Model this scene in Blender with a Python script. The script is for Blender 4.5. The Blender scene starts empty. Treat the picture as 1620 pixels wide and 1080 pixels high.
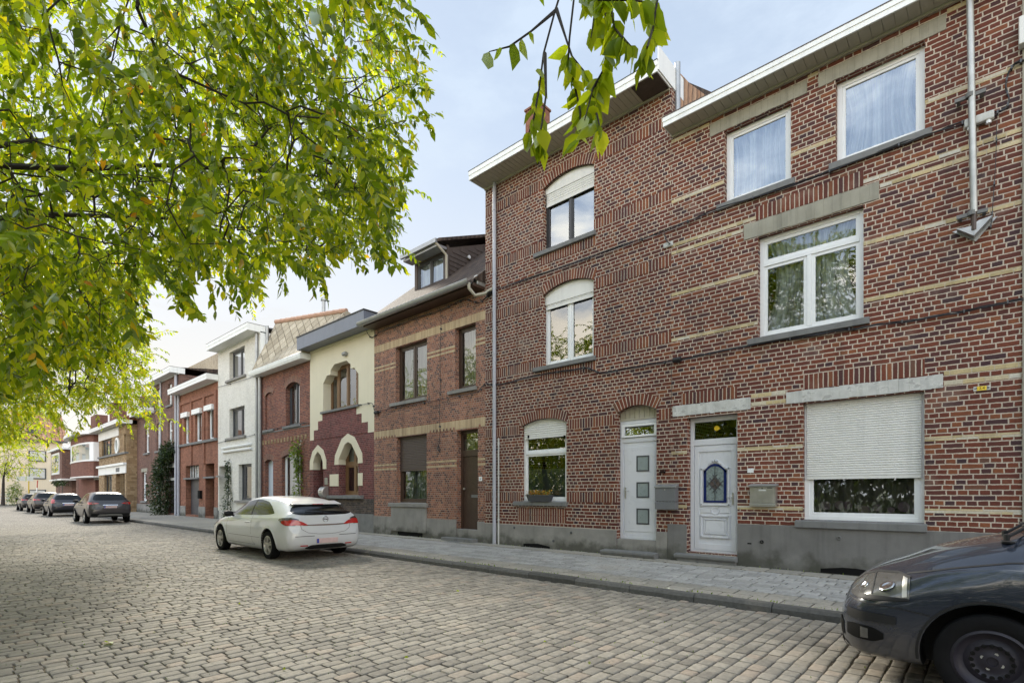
import bpy, bmesh, math, random
import numpy as np
from mathutils import Vector, Matrix
from mathutils.bvhtree import BVHTree
R = math.radians
random.seed(7)
RNG = np.random.default_rng(11)
scene = bpy.context.scene
COL = scene.collection

# Street survey.  X runs along the street (the far end is -X), Y across it towards the terrace, Z up from the road.
# D: distance of the house fronts, H: eye height.  wx / wz give metres on the house fronts from measurements on the photograph.
D, H, F = 10.1, 1.49, 831.0
CA, SA = 0.6704, 0.742
def dirs(px):
    return -557.1 + SA * (px - 810), 616.6 + CA * (px - 810)
def wx(px, y=D):
    a, b = dirs(px); return y * a / b
def wz(px, py, y=D):
    return H + (780 - py) * y / dirs(px)[1]
def W(px, py, y=D):
    return (wx(px, y), wz(px, py, y))

# ------------------------------------------------------------------ objects
def tag(o, label=None, cat=None, group=None, kind=None):
    if label: o['label'] = label
    if cat: o['category'] = cat
    if group: o['group'] = group
    if kind: o['kind'] = kind
    return o
def empty(name, loc=(0, 0, 0), rz=0.0, parent=None):
    o = bpy.data.objects.new(name, None); o.empty_display_size = 0.2
    COL.objects.link(o); o.location = loc; o.rotation_euler = (0, 0, rz)
    if parent: o.parent = parent
    return o
def world_loc(o):
    v = Vector(o.location)
    return v + (world_loc(o.parent) if o.parent else Vector((0, 0, 0)))

class MB:
    """collects faces and links them as one mesh object"""
    def __init__(s): s.v = []; s.f = []; s.m = []; s.uv = []
    def face(s, pts, mi=0, uv=None):
        n = len(s.v); s.v.extend([tuple(p) for p in pts]); s.f.append(list(range(n, n + len(pts)))); s.m.append(mi); s.uv.append(uv); return s
    def box(s, x0, x1, y0, y1, z0, z1, mi=0):
        if x0 > x1: x0, x1 = x1, x0
        if y0 > y1: y0, y1 = y1, y0
        if z0 > z1: z0, z1 = z1, z0
        a = [(x0,y0,z0),(x1,y0,z0),(x1,y1,z0),(x0,y1,z0),(x0,y0,z1),(x1,y0,z1),(x1,y1,z1),(x0,y1,z1)]
        for q in ((3,2,1,0),(4,5,6,7),(0,1,5,4),(1,2,6,5),(2,3,7,6),(3,0,4,7)): s.face([a[i] for i in q], mi)
        return s
    def prism(s, prof, y0, y1, mi=0, axis='y'):
        """closed outline in (x,z) [axis y], (y,z) [axis x] or (x,y) [axis z] pushed from y0 to y1"""
        def P(a, b, t):
            return (a, t, b) if axis == 'y' else (t, a, b) if axis == 'x' else (a, b, t)
        area = sum(prof[i][0]*prof[(i+1) % len(prof)][1] - prof[(i+1) % len(prof)][0]*prof[i][1] for i in range(len(prof)))
        pr = list(prof) if area > 0 else list(reversed(prof))
        flip = axis == 'y'
        A = [P(a, b, y0) for a, b in pr]; B = [P(a, b, y1) for a, b in pr]; n = len(pr)
        f1 = A if flip else list(reversed(A)); f2 = list(reversed(B)) if flip else B
        s.face(f1, mi); s.face(f2, mi)
        for i in range(n):
            j = (i + 1) % n
            q = [A[i], A[j], B[j], B[i]]
            s.face(list(reversed(q)) if flip else q, mi)
        return s
    def tube(s, pts, r, n=8, mi=0, cap=True):
        pts = [Vector(p) for p in pts]; rs = r if isinstance(r, (list, tuple)) else [r]*len(pts)
        rings = []; up = None
        for i, p in enumerate(pts):
            t = (pts[min(i+1, len(pts)-1)] - pts[max(i-1, 0)])
            t = t.normalized() if t.length > 1e-9 else Vector((0,0,1))
            if up is None:
                up = Vector((0,0,1)) if abs(t.z) < .9 else Vector((1,0,0))
            a = t.cross(up); a = a.normalized() if a.length > 1e-6 else Vector((1,0,0)); b = a.cross(t).normalized(); up = b
            rings.append([p + (a*math.cos(k*2*math.pi/n) + b*math.sin(k*2*math.pi/n))*rs[i] for k in range(n)])
        base = len(s.v)
        for rg in rings: s.v.extend([tuple(q) for q in rg])
        for i in range(len(rings)-1):
            for k in range(n):
                k2 = (k+1) % n
                s.f.append([base+i*n+k, base+i*n+k2, base+(i+1)*n+k2, base+(i+1)*n+k]); s.m.append(mi); s.uv.append(None)
        if cap:
            s.f.append([base+k for k in reversed(range(n))]); s.m.append(mi); s.uv.append(None)
            o = base+(len(rings)-1)*n; s.f.append([o+k for k in range(n)]); s.m.append(mi); s.uv.append(None)
        return s
    def lathe(s, prof, c, axis='y', n=32, mi=0, close=False):
        """prof: (radius, along-axis) list turned about an axis through c"""
        base = len(s.v)
        for r, h in prof:
            for k in range(n):
                a = 2*math.pi*k/n; u, w = r*math.cos(a), r*math.sin(a)
                s.v.append((c[0]+u, c[1]+h, c[2]+w) if axis == 'y' else (c[0]+h, c[1]+u, c[2]+w) if axis == 'x' else (c[0]+u, c[1]+w, c[2]+h))
        m = len(prof)
        for i in range(m if close else m-1):
            i2 = (i+1) % m
            for k in range(n):
                k2 = (k+1) % n
                s.f.append([base+i*n+k, base+i2*n+k, base+i2*n+k2, base+i*n+k2]); s.m.append(mi); s.uv.append(None)
        return s
    def grid(s, P, mi=0, uvf=None):
        """P[i][j] -> points"""
        base = len(s.v); n, m = len(P), len(P[0])
        for row in P: s.v.extend([tuple(p) for p in row])
        for i in range(n-1):
            for j in range(m-1):
                s.f.append([base+i*m+j, base+(i+1)*m+j, base+(i+1)*m+j+1, base+i*m+j+1]); s.m.append(mi)
                s.uv.append([uvf(*ij) for ij in ((i,j),(i+1,j),(i+1,j+1),(i,j+1))] if uvf else None)
        return s
    def build(s, name, mats, parent=None, smooth=False, bevel=0.0, weld=False):
        me = bpy.data.meshes.new(name); me.from_pydata(s.v, [], s.f)
        mats = mats if isinstance(mats, (list, tuple)) else [mats]
        for m in mats: me.materials.append(m)
        for p, mi in zip(me.polygons, s.m): p.material_index = min(mi, len(mats)-1)
        uvl = me.uv_layers.new(name='UVMap'); buf = np.zeros((len(me.loops), 2), np.float32)
        for p, uv in zip(me.polygons, s.uv):
            n = p.normal; ax, ay, az = abs(n.x), abs(n.y), abs(n.z)
            for k, li in enumerate(p.loop_indices):
                if uv: buf[li] = uv[k]; continue
                co = me.vertices[me.loops[li].vertex_index].co
                buf[li] = (co.x, co.z) if ay >= ax and ay >= az else (co.y, co.z) if ax >= az else (co.x, co.y)
        uvl.data.foreach_set('uv', buf.ravel())
        if weld or smooth or bevel:
            bm = bmesh.new(); bm.from_mesh(me)
            bmesh.ops.remove_doubles(bm, verts=bm.verts, dist=1e-5)
            if weld: bmesh.ops.recalc_face_normals(bm, faces=bm.faces)
            bm.to_mesh(me); bm.free()
        if smooth:
            me.polygons.foreach_set('use_smooth', [True]*len(me.polygons)); me.set_sharp_from_angle(angle=R(smooth if smooth is not True else 40))
        o = bpy.data.objects.new(name, me); COL.objects.link(o)
        if parent:
            o.parent = parent; o.location = -world_loc(parent)
        if bevel:
            b = o.modifiers.new('edge', 'BEVEL'); b.width = bevel; b.segments = 2; b.limit_method = 'ANGLE'; b.angle_limit = R(40)
        return o

def structure(name, mb, mat, **k):
    return tag(mb.build(name, mat, None, **k), kind='structure')

# ------------------------------------------------------------------ materials
class NT:
    def __init__(s, name):
        s.mat = bpy.data.materials.new(name); s.mat.use_nodes = True
        s.t = s.mat.node_tree; s.b = s.t.nodes['Principled BSDF']; s.out = s.t.nodes['Material Output']
    def n(s, typ, ins=None, **at):
        nd = s.t.nodes.new(typ)
        for k, v in at.items(): setattr(nd, k, v)
        for k, v in (ins or {}).items(): s.put(nd.inputs[k], v)
        return nd
    def put(s, sock, v):
        if isinstance(v, bpy.types.NodeSocket): s.t.links.new(v, sock)
        elif isinstance(v, (tuple, list)) and sock.type == 'RGBA' and len(v) == 3: sock.default_value = (*v, 1)
        else: sock.default_value = v
    def m(s, op, a, b=0.0, c=0.0, clamp=False):
        nd = s.t.nodes.new('ShaderNodeMath'); nd.operation = op; nd.use_clamp = clamp
        for i, v in enumerate((a, b, c)): s.put(nd.inputs[i], v)
        return nd.outputs[0]
    def mix(s, f, a, b, typ='MIX'):
        nd = s.t.nodes.new('ShaderNodeMix'); nd.data_type = 'RGBA'; nd.blend_type = typ
        s.put(nd.inputs[0], f); s.put(nd.inputs[6], a); s.put(nd.inputs[7], b)
        return nd.outputs[2]
    def step(s, x, lo, hi):
        nd = s.t.nodes.new('ShaderNodeMapRange'); nd.interpolation_type = 'SMOOTHSTEP'
        s.put(nd.inputs[0], x); s.put(nd.inputs[1], lo); s.put(nd.inputs[2], hi); return nd.outputs[0]
    def ramp(s, x, stops, const=False):
        nd = s.t.nodes.new('ShaderNodeValToRGB'); e = nd.color_ramp.elements
        if const: nd.color_ramp.interpolation = 'CONSTANT'
        while len(e) < len(stops): e.new(0.5)
        for i, (p, c) in enumerate(stops): e[i].position = p; e[i].color = (*c, 1)
        s.put(nd.inputs[0], x); return nd.outputs[0]
    def pos(s): return s.n('ShaderNodeNewGeometry').outputs['Position']
    def uv(s): return s.n('ShaderNodeUVMap', uv_map='UVMap').outputs[0]
    def noise(s, scale, vec=None, detail=3.0, rough=.55, out=0):
        nd = s.n('ShaderNodeTexNoise', {'Scale': scale, 'Detail': detail, 'Roughness': rough})
        s.put(nd.inputs['Vector'], vec if vec is not None else s.pos()); return nd.outputs[out]
    def wn(s, vec):
        nd = s.n('ShaderNodeTexWhiteNoise', noise_dimensions='3D'); s.put(nd.inputs[0], vec); return nd.outputs
    def xyz(s, x, y=0.0, z=0.0):
        nd = s.n('ShaderNodeCombineXYZ')
        for i, v in enumerate((x, y, z)): s.put(nd.inputs[i], v)
        return nd.outputs[0]
    def bump(s, h, strength=.5, dist=.01):
        nd = s.n('ShaderNodeBump', {'Strength': strength, 'Distance': dist}); s.put(nd.inputs['Height'], h)
        s.put(s.b.inputs['Normal'], nd.outputs[0]); return nd.outputs[0]
    def set(s, **k):
        names = dict(col='Base Color', rough='Roughness', metal='Metallic', spec='Specular IOR Level', coat='Coat Weight', coatr='Coat Roughness', trans='Transmission Weight', ior='IOR', emis='Emission Color', emstr='Emission Strength')
        for a, v in k.items(): s.put(s.b.inputs[names[a]], v)
        return s.mat

def plain(name, col, rough=.5, metal=0.0, var=.12, scale=6.0, spec=.5, bump=0.0, coat=0.0, dirt=.0, grain=0.0, splash=0.0, chips=0.0):
    """painted / metal / stone surface with soft unevenness, streaks and grime"""
    t = NT(name)
    n1 = t.noise(scale, detail=5.0); f = t.m('MULTIPLY_ADD', n1, 2*var, 1 - var)
    c = t.mix(1.0, col, t.xyz(f, f, f), 'MULTIPLY')
    if dirt:
        sep = t.n('ShaderNodeSeparateXYZ', {0: t.pos()}).outputs
        st = t.noise(1.0, t.xyz(t.m('MULTIPLY', sep[0], 9.0), t.m('MULTIPLY', sep[1], 9.0), t.m('MULTIPLY', sep[2], .7)), 5.0)
        c = t.mix(t.m('MULTIPLY', t.step(st, .45, .8), dirt), c, tuple(x*.35 for x in col))
    if splash:
        sz = t.n('ShaderNodeSeparateXYZ', {0: t.pos()}).outputs[2]; sn = t.noise(3.5, detail=6.0); c = t.mix(t.m('MULTIPLY', t.step(t.m('SUBTRACT', sz, t.m('MULTIPLY', sn, .7)), .12, -.16), splash), c, (.055,.055,.042)); c = t.mix(t.m('MULTIPLY', t.step(t.noise(1.3, detail=5.0), .55, .7), splash*.5), c, tuple(x*1.5 for x in col))
    if chips:
        cn = t.noise(5.5, t.n('ShaderNodeVectorMath', {0: t.pos(), 1: (1, 1, 2.2)}, operation='MULTIPLY').outputs[0], 6.0, .62); c = t.mix(t.m('MULTIPLY', t.step(cn, .575, .61), chips), c, (.13,.125,.115)); c = t.mix(t.m('MULTIPLY', t.step(cn, .545, .575), chips*.4), c, (.75,.75,.73))
    if grain:
        g = t.m('MULTIPLY_ADD', t.noise(180.0, detail=2.0), grain, 1 - grain*.5); c = t.mix(1.0, c, t.xyz(g, g, g), 'MULTIPLY')
    if bump: t.bump(t.noise(scale*12, detail=4.0), bump, .004)
    r = t.m('MULTIPLY_ADD', t.noise(scale*2.3, detail=3.0), .25, rough - .12, clamp=True)
    return t.set(col=c, rough=r, metal=metal, spec=spec, coat=coat, coatr=.04)

def brick(name, pitch, L, mortar, stops, mcol, soldier=False, bump=.9, split=.22, wob=.006, stain=.35, rough=.85, headers=.9, streak=.38):
    """brickwork on metre UVs: rows of stretchers between rows of headers, every brick its own colour"""
    t = NT(name)
    uv = t.uv(); s = t.n('ShaderNodeSeparateXYZ', {0: uv}).outputs
    nz = t.n('ShaderNodeTexNoise', {'Scale': 9.0, 'Detail': 2.0}); t.put(nz.inputs['Vector'], uv)
    nz2 = t.n('ShaderNodeTexNoise', {'Scale': 60.0, 'Detail': 2.0}); t.put(nz2.inputs['Vector'], uv)
    c1 = t.n('ShaderNodeSeparateColor', {0: nz.outputs[1]}).outputs; c2 = t.n('ShaderNodeSeparateColor', {0: nz2.outputs[1]}).outputs
    def wobble(x, a, b):
        return t.m('ADD', t.m('ADD', x, t.m('MULTIPLY', t.m('SUBTRACT', a, .5), wob*2)), t.m('MULTIPLY', t.m('SUBTRACT', b, .5), wob*1.2))
    u = wobble(s[0], c1[0], c2[0]); v = wobble(s[1], c1[1], c2[1])
    if soldier: u, v = v, u
    rv = t.m('DIVIDE', v, pitch); row = t.m('FLOOR', rv); fv = t.m('SUBTRACT', rv, row)
    rr = t.wn(t.xyz(row, 3.7, 1.0))[0]
    if soldier:
        x = t.m('DIVIDE', u, L); ci = t.m('FLOOR', x); f2 = t.m('SUBTRACT', x, ci); wid = L; idn = ci
    else:
        par = t.m('FLOORED_MODULO', row, 2.0)
        x = t.m('ADD', t.m('DIVIDE', u, L), t.m('ADD', t.m('MULTIPLY', row, .25), t.m('MULTIPLY', rr, .16)))
        ci = t.m('FLOOR', x); fu = t.m('SUBTRACT', x, ci)
        rnd = t.wn(t.xyz(ci, row, 5.0))[0]
        thr = t.m('MULTIPLY_ADD', par, headers - split, split)
        sp = t.m('LESS_THAN', rnd, thr)
        half = t.m('GREATER_THAN', fu, .5)
        fh = t.m('FRACT', t.m('MULTIPLY', fu, 2.0))
        f2 = t.m('ADD', t.m('MULTIPLY', sp, fh), t.m('MULTIPLY', t.m('SUBTRACT', 1.0, sp), fu))
        wid = t.m('MULTIPLY_ADD', sp, -.5*L, L)
        idn = t.m('ADD', t.m('MULTIPLY', ci, 2.0), t.m('MULTIPLY', sp, half))
    du = t.m('MULTIPLY', t.m('MINIMUM', f2, t.m('SUBTRACT', 1.0, f2)), wid)
    dv = t.m('MULTIPLY', t.m('MINIMUM', fv, t.m('SUBTRACT', 1.0, fv)), pitch)
    d = t.m('ADD', t.m('MINIMUM', du, dv), t.m('MULTIPLY', t.m('SUBTRACT', c2[2], .5), .006))
    mask = t.step(d, mortar*.5 - .0015, mortar*.5 + .0025)
    wv = t.wn(t.xyz(idn, row, 2.0)); col = t.ramp(wv[0], stops)
    gr = t.noise(45.0, detail=4.0); g = t.m('MULTIPLY_ADD', gr, .7, .64); col = t.mix(1.0, col, t.xyz(g, g, g), 'MULTIPLY')
    blot = t.noise(150.0, detail=2.0); col = t.mix(t.m('MULTIPLY', t.step(blot, .62, .72), .35), col, (.035, .03, .035))
    mg = t.m('MULTIPLY_ADD', t.noise(30.0, detail=4.0), .5, .72); mc = t.mix(1.0, mcol, t.xyz(mg, mg, mg), 'MULTIPLY')
    c = t.mix(mask, mc, col)
    big = t.noise(.55, detail=4.0); b = t.m('MULTIPLY_ADD', big, stain*2, 1 - stain); c = t.mix(1.0, c, t.xyz(b, b, b), 'MULTIPLY')
    ps = t.n('ShaderNodeSeparateXYZ', {0: t.pos()}).outputs; sk = t.noise(1.0, t.xyz(t.m('MULTIPLY', ps[0], 5.0), t.m('MULTIPLY', ps[1], 5.0), t.m('MULTIPLY', ps[2], .45)), 5.0, .65); c = t.mix(t.m('MULTIPLY', t.step(sk, .48, .78), streak), c, (.035,.026,.022))
    pl = t.noise(1.6, t.n('ShaderNodeVectorMath', {0: t.pos(), 1: (3, 9, 5)}, operation='ADD').outputs[0], 5.0); c = t.mix(t.m('MULTIPLY', t.step(pl, .58, .8), .25), c, mcol)
    hgt = t.m('ADD', t.m('MULTIPLY', t.step(d, mortar*.35, mortar*.5 + .006), 1.0), t.m('ADD', t.m('MULTIPLY', gr, .25), t.m('MULTIPLY', wv[0], .15)))
    t.bump(hgt, bump, .007)
    return t.set(col=c, rough=rough, spec=.25)

RED = [(0, (.052,.031,.036)), (.09, (.078,.034,.033)), (.22, (.102,.036,.028)), (.48, (.124,.038,.026)), (.70, (.145,.044,.027)), (.86, (.166,.053,.030)), (.95, (.21,.076,.036)), (1, (.125,.064,.046))]
M = {}
M['brick_a'] = brick('brick_dark_red', .0769, .245, .0150, RED, (.50,.42,.345), wob=.0075)
M['brick_b'] = brick('brick_dark_red_fine', .0769, .235, .0150, [(p, (c[0]*.92, c[1]*.92, c[2]*.95)) for p, c in RED], (.49,.41,.335), headers=.95, split=.3, wob=.007)
M['soldier_b'] = brick('brick_on_end', .073, .5, .015, RED, (.49,.41,.335), soldier=True, wob=.004)
M['yellow'] = brick('brick_yellow_band', .0769, .245, .009, [(0,(.36,.29,.16)),(.3,(.46,.37,.20)),(.6,(.52,.42,.25)),(.8,(.50,.45,.35)),(1,(.56,.53,.46))], (.46,.40,.31), split=.1, headers=.1, bump=.4)
M['brick_c'] = brick('brick_light_red', .0625, .2, .012, [(0,(.10,.05,.045)),(.2,(.16,.07,.052)),(.5,(.26,.105,.066)),(.8,(.32,.13,.08)),(1,(.36,.17,.10))], (.34,.27,.22), headers=.97, split=.85)
M['buff'] = brick('brick_buff', .055, .5, .006, [(0,(.36,.26,.16)),(.5,(.46,.34,.21)),(1,(.50,.39,.25))], (.40,.32,.22), soldier=True, bump=.4)
M['brick_e'] = brick('brick_oxblood', .065, .21, .010, [(0,(.09,.03,.032)),(.5,(.14,.042,.042)),(1,(.19,.06,.055))], (.24,.16,.14), bump=.5)
M['brick_dark'] = brick('brick_brown_black', .065, .21, .012, [(0,(.04,.035,.034)),(.5,(.075,.058,.05)),(1,(.12,.09,.07))], (.12,.10,.09))
M['brick_f'] = brick('brick_red_plain', .065, .21, .011, [(0,(.11,.045,.036)),(.5,(.19,.065,.045)),(1,(.27,.10,.062))], (.26,.19,.16))
M['brick_h'] = brick('brick_painted_white', .065, .21, .009, [(0,(.62,.60,.55)),(1,(.72,.70,.65))], (.57,.55,.50), bump=.8, stain=.12, streak=.10)
M['brick_i'] = brick('brick_orange_red', .065, .21, .008, [(0,(.17,.072,.047)),(.5,(.235,.10,.063)),(1,(.29,.13,.083))], (.25,.14,.10), bump=.4)
M['brick_j'] = brick('brick_brown', .065, .21, .011, [(0,(.09,.05,.044)),(.5,(.15,.078,.06)),(1,(.21,.11,.08))], (.22,.16,.14))
M['brick_k'] = brick('brick_ochre', .14, .4, .012, [(0,(.20,.13,.07)),(.5,(.29,.20,.11)),(1,(.34,.25,.15))], (.2,.15,.1), headers=.2)
M['brick_l'] = brick('brick_rust', .065, .21, .008, [(0,(.12,.055,.043)),(.5,(.16,.072,.055)),(1,(.20,.092,.068))], (.2,.11,.09), bump=.4)
M['brick_pale'] = brick('brick_pale_beige', .07, .22, .012, [(0,(.30,.24,.17)),(.5,(.40,.33,.24)),(1,(.46,.38,.28))], (.42,.37,.3))
M['concrete'] = plain('concrete_grey', (.235,.225,.21), .85, var=.35, scale=2.2, bump=.5, dirt=.3, grain=.35, spec=.25, splash=.8)
M['plinth_a'] = plain('render_dark_grey', (.16,.155,.15), .85, var=.33, scale=2.4, bump=.4, dirt=.28, grain=.3, spec=.25, splash=.8)
M['bluestone'] = plain('bluestone', (.17,.17,.168), .75, var=.3, scale=5, bump=.35, dirt=.35, grain=.25, spec=.3)
M['lintel_white'] = plain('flaked_white_concrete', (.50,.50,.48), .8, chips=.85, var=.3, scale=7, bump=.6, dirt=.35, grain=.3, spec=.3)
M['lintel'] = plain('concrete_lintel', (.30,.285,.235), .85, var=.28, scale=4, bump=.6, dirt=.45, grain=.3, spec=.25)
M['white'] = plain('white_plastic', (.74,.75,.76), .32, var=.05, scale=3, dirt=.10)
M['white_board'] = plain('white_board', (.76,.77,.76), .4, var=.08, scale=2, dirt=.22)
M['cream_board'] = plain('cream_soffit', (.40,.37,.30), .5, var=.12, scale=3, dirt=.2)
M['cream'] = plain('cream_render', (.66,.60,.46), .8, var=.08, scale=1.5, bump=.3, dirt=.06, spec=.2)
M['shutter'] = plain('white_shutter', (.64,.635,.61), .38, var=.05, scale=3, dirt=.15)
M['brown_wood'] = plain('brown_wood', (.055,.032,.022), .4, var=.3, scale=12, dirt=.2)
M['oak'] = plain('oak_frame', (.17,.09,.04), .45, var=.3, scale=10)
M['shutter_brown'] = plain('brown_shutter', (.075,.052,.045), .4, var=.12)
M['dark_frame'] = plain('dark_frame', (.03,.03,.032), .4, var=.2)
M['zinc'] = plain('zinc', (.33,.34,.35), .42, .6, var=.22, scale=6, dirt=.3)
M['pipe_grey'] = plain('grey_plastic_pipe', (.36,.37,.42), .45, var=.12, scale=4, dirt=.3)
M['steel'] = plain('galvanised_steel', (.40,.40,.38), .45, .65, var=.25, scale=8, dirt=.35)
M['inox'] = plain('brushed_steel', (.52,.51,.49), .33, .85, var=.2, scale=9, dirt=.2)
M['black'] = plain('black_rubber', (.008,.008,.008), .8, var=.3, spec=.1)
M['cable'] = plain('cable_black', (.014,.014,.016), .5, var=.3)
M['slate_blue'] = plain('blue_grey_panel', (.15,.165,.205), .42, var=.1, scale=2, dirt=.15)
M['anthracite'] = plain('anthracite_paint', (.06,.063,.07), .4, var=.15)
M['mail_grey'] = plain('grey_mailbox_paint', (.14,.145,.155), .4, var=.12, scale=3, dirt=.15)
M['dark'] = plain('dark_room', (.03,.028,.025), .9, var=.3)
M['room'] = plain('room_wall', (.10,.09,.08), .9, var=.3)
M['dark_board'] = plain('weathered_boards', (.075,.055,.045), .7, var=.35, scale=9, dirt=.3)
M['door_white'] = plain('white_door', (.60,.61,.65), .3, var=.04, scale=2, dirt=.10)
M['pink'] = plain('pink_print', (.24,.15,.20), .8); M['soil'] = plain('soil', (.05,.035,.025), .95, var=.4, scale=30)
M['render_pale'] = plain('pale_render', (.80,.68,.52), .85, var=.1, scale=.8, dirt=.12)
M['yellow_paint'] = plain('yellow_enamel', (.72,.50,.03), .35, var=.06)
M['blue_glass'] = plain('blue_glass', (.012,.02,.10), .12, var=.2)
M['frost'] = plain('frosted_glass', (.24,.28,.28), .3, var=.15)
M['leaded'] = plain('obscure_glass', (.20,.24,.24), .15, var=.8, scale=24)
M['red_paint'] = plain('red_paint', (.45,.05,.03), .5)

def tiles(name, cols, w, h, diamond=False, bump=1.0):
    """pantiles or diamond slates on metre UVs"""
    t = NT(name); s = t.n('ShaderNodeSeparateXYZ', {0: t.uv()}).outputs
    if diamond:
        a = t.m('ADD', t.m('DIVIDE', s[0], w), t.m('DIVIDE', s[1], h)); b = t.m('SUBTRACT', t.m('DIVIDE', s[0], w), t.m('DIVIDE', s[1], h))
        fa, fb = t.m('FRACT', a), t.m('FRACT', b); ia, ib = t.m('FLOOR', a), t.m('FLOOR', b)
        d = t.m('MINIMUM', fa, t.m('SUBTRACT', 1.0, fb)); hh = t.step(d, 0.0, .10); edge = t.step(d, .0, .07)
    else:
        a, b = t.m('DIVIDE', s[0], w), t.m('DIVIDE', s[1], h); fa, fb = t.m('FRACT', a), t.m('FRACT', b); ia, ib = t.m('FLOOR', a), t.m('FLOOR', b)
        wave = t.m('SINE', t.m('MULTIPLY', fa, math.pi)); hh = t.m('ADD', wave, t.m('MULTIPLY', t.m('SUBTRACT', 1.0, fb), .8))
        edge = t.m('MULTIPLY', t.step(fb, .0, .12), t.step(wave, .05, .4))
    wv = t.wn(t.xyz(ia, ib, 1.0))[0]; c = t.ramp(wv, [(i/(len(cols)-1), q) for i, q in enumerate(cols)])
    g = t.m('MULTIPLY_ADD', t.noise(12.0, detail=5.0), .8, .6); c = t.mix(1.0, c, t.xyz(g, g, g), 'MULTIPLY')
    c = t.mix(t.m('MULTIPLY', t.m('SUBTRACT', 1.0, edge), .75), c, (.02,.018,.016))
    t.bump(hh, bump, .03); return t.set(col=c, rough=.8, spec=.25)
M['tile_brown'] = tiles('roof_tiles_brown', [(.050,.036,.030), (.07,.050,.040), (.09,.064,.05)], .2, .3)
M['tile_red'] = tiles('roof_tiles_red', [(.20,.085,.05), (.26,.11,.065), (.30,.14,.085)], .22, .32)
M['tile_orange'] = tiles('roof_tiles_orange', [(.36,.17,.10), (.44,.23,.14), (.5,.29,.19)], .45, .7)
M['tile_diamond'] = tiles('roof_slates_diamond', [(.30,.255,.19), (.38,.325,.245), (.46,.40,.31)], .5, .5, True); M['ridge'] = plain('ridge_tile', (.40,.24,.17), .8, var=.3, scale=6)
M['tile_grey'] = tiles('roof_slates_grey', [(.09,.09,.095), (.12,.12,.125)], .3, .25)

def glass(name, refl=.26, tint=(.75,.8,.8), wav=.0012, sc=1.2):
    t = NT(name); t.t.nodes.remove(t.b)
    gl = t.n('ShaderNodeBsdfGlossy', {'Roughness': 0.0, 'Color': (.95,.97,1.0,1)})
    tr = t.n('ShaderNodeBsdfTransparent', {'Color': (*tint, 1)})
    fr = t.n('ShaderNodeFresnel', {'IOR': 1.5}); f = t.m('MULTIPLY_ADD', fr.outputs[0], 1.5, refl - .06, clamp=True)
    mx = t.n('ShaderNodeMixShader'); t.put(mx.inputs[0], f); t.put(mx.inputs[1], tr.outputs[0]); t.put(mx.inputs[2], gl.outputs[0])
    t.t.links.new(mx.outputs[0], t.out.inputs[0]); return t.mat
M['glass'] = glass('window_glass', .15)
M['glass_top'] = glass('window_glass_sky', .25)
M['glass_dim'] = glass('window_glass_dim', .10)
def cloth(name, col, stripes=0.0):
    t = NT(name)
    tr = t.n('ShaderNodeBsdfTranslucent'); df = t.n('ShaderNodeBsdfDiffuse'); c = t.mix(t.noise(14.0, detail=3.0), tuple(x*.8 for x in col), col)
    if stripes:
        s = t.n('ShaderNodeSeparateXYZ', {0: t.uv()}).outputs
        w = t.m('SINE', t.m('MULTIPLY', s[0], stripes)); c = t.mix(t.step(w, -.2, .9), c, tuple(x*.55 for x in col))
    t.put(tr.inputs[0], c); t.put(df.inputs[0], c)
    mx = t.n('ShaderNodeMixShader', {0: .4}); t.put(mx.inputs[1], df.outputs[0]); t.put(mx.inputs[2], tr.outputs[0]); t.t.nodes.remove(t.b)
    t.t.links.new(mx.outputs[0], t.out.inputs[0]); return t.mat

def sheer():
    t = NT('sheer_curtain'); s = t.n('ShaderNodeSeparateXYZ', {0: t.uv()}).outputs
    f = t.noise(1.0, t.xyz(t.m('MULTIPLY', s[0], 15.0), 3.0, t.m('MULTIPLY', s[1], .3)), 3.0); tr = t.n('ShaderNodeBsdfTranslucent'); df = t.n('ShaderNodeBsdfDiffuse'); cc = (.88,.89,.92,1); tr.inputs[0].default_value = cc; df.inputs[0].default_value = cc
    m1 = t.n('ShaderNodeMixShader', {0: .25}); t.put(m1.inputs[1], df.outputs[0]); t.put(m1.inputs[2], tr.outputs[0]); cl = t.n('ShaderNodeBsdfTransparent'); m2 = t.n('ShaderNodeMixShader'); t.put(m2.inputs[0], t.step(f, .36, .60)); t.put(m2.inputs[1], t_mix(t, m1, cl)); t.put(m2.inputs[2], m1.outputs[0])
    t.t.nodes.remove(t.b); t.t.links.new(m2.outputs[0], t.out.inputs[0]); return t.mat
def t_mix(t, a, b):
    m = t.n('ShaderNodeMixShader', {0: .55}); t.put(m.inputs[1], a.outputs[0]); t.put(m.inputs[2], b.outputs[0]); return m.outputs[0]
M['sheer'] = sheer(); M['lace'] = cloth('net_curtain', (.72,.74,.70), 60.0); M['drape'] = cloth('patterned_drape', (.34,.29,.26), 30.0)
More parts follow.
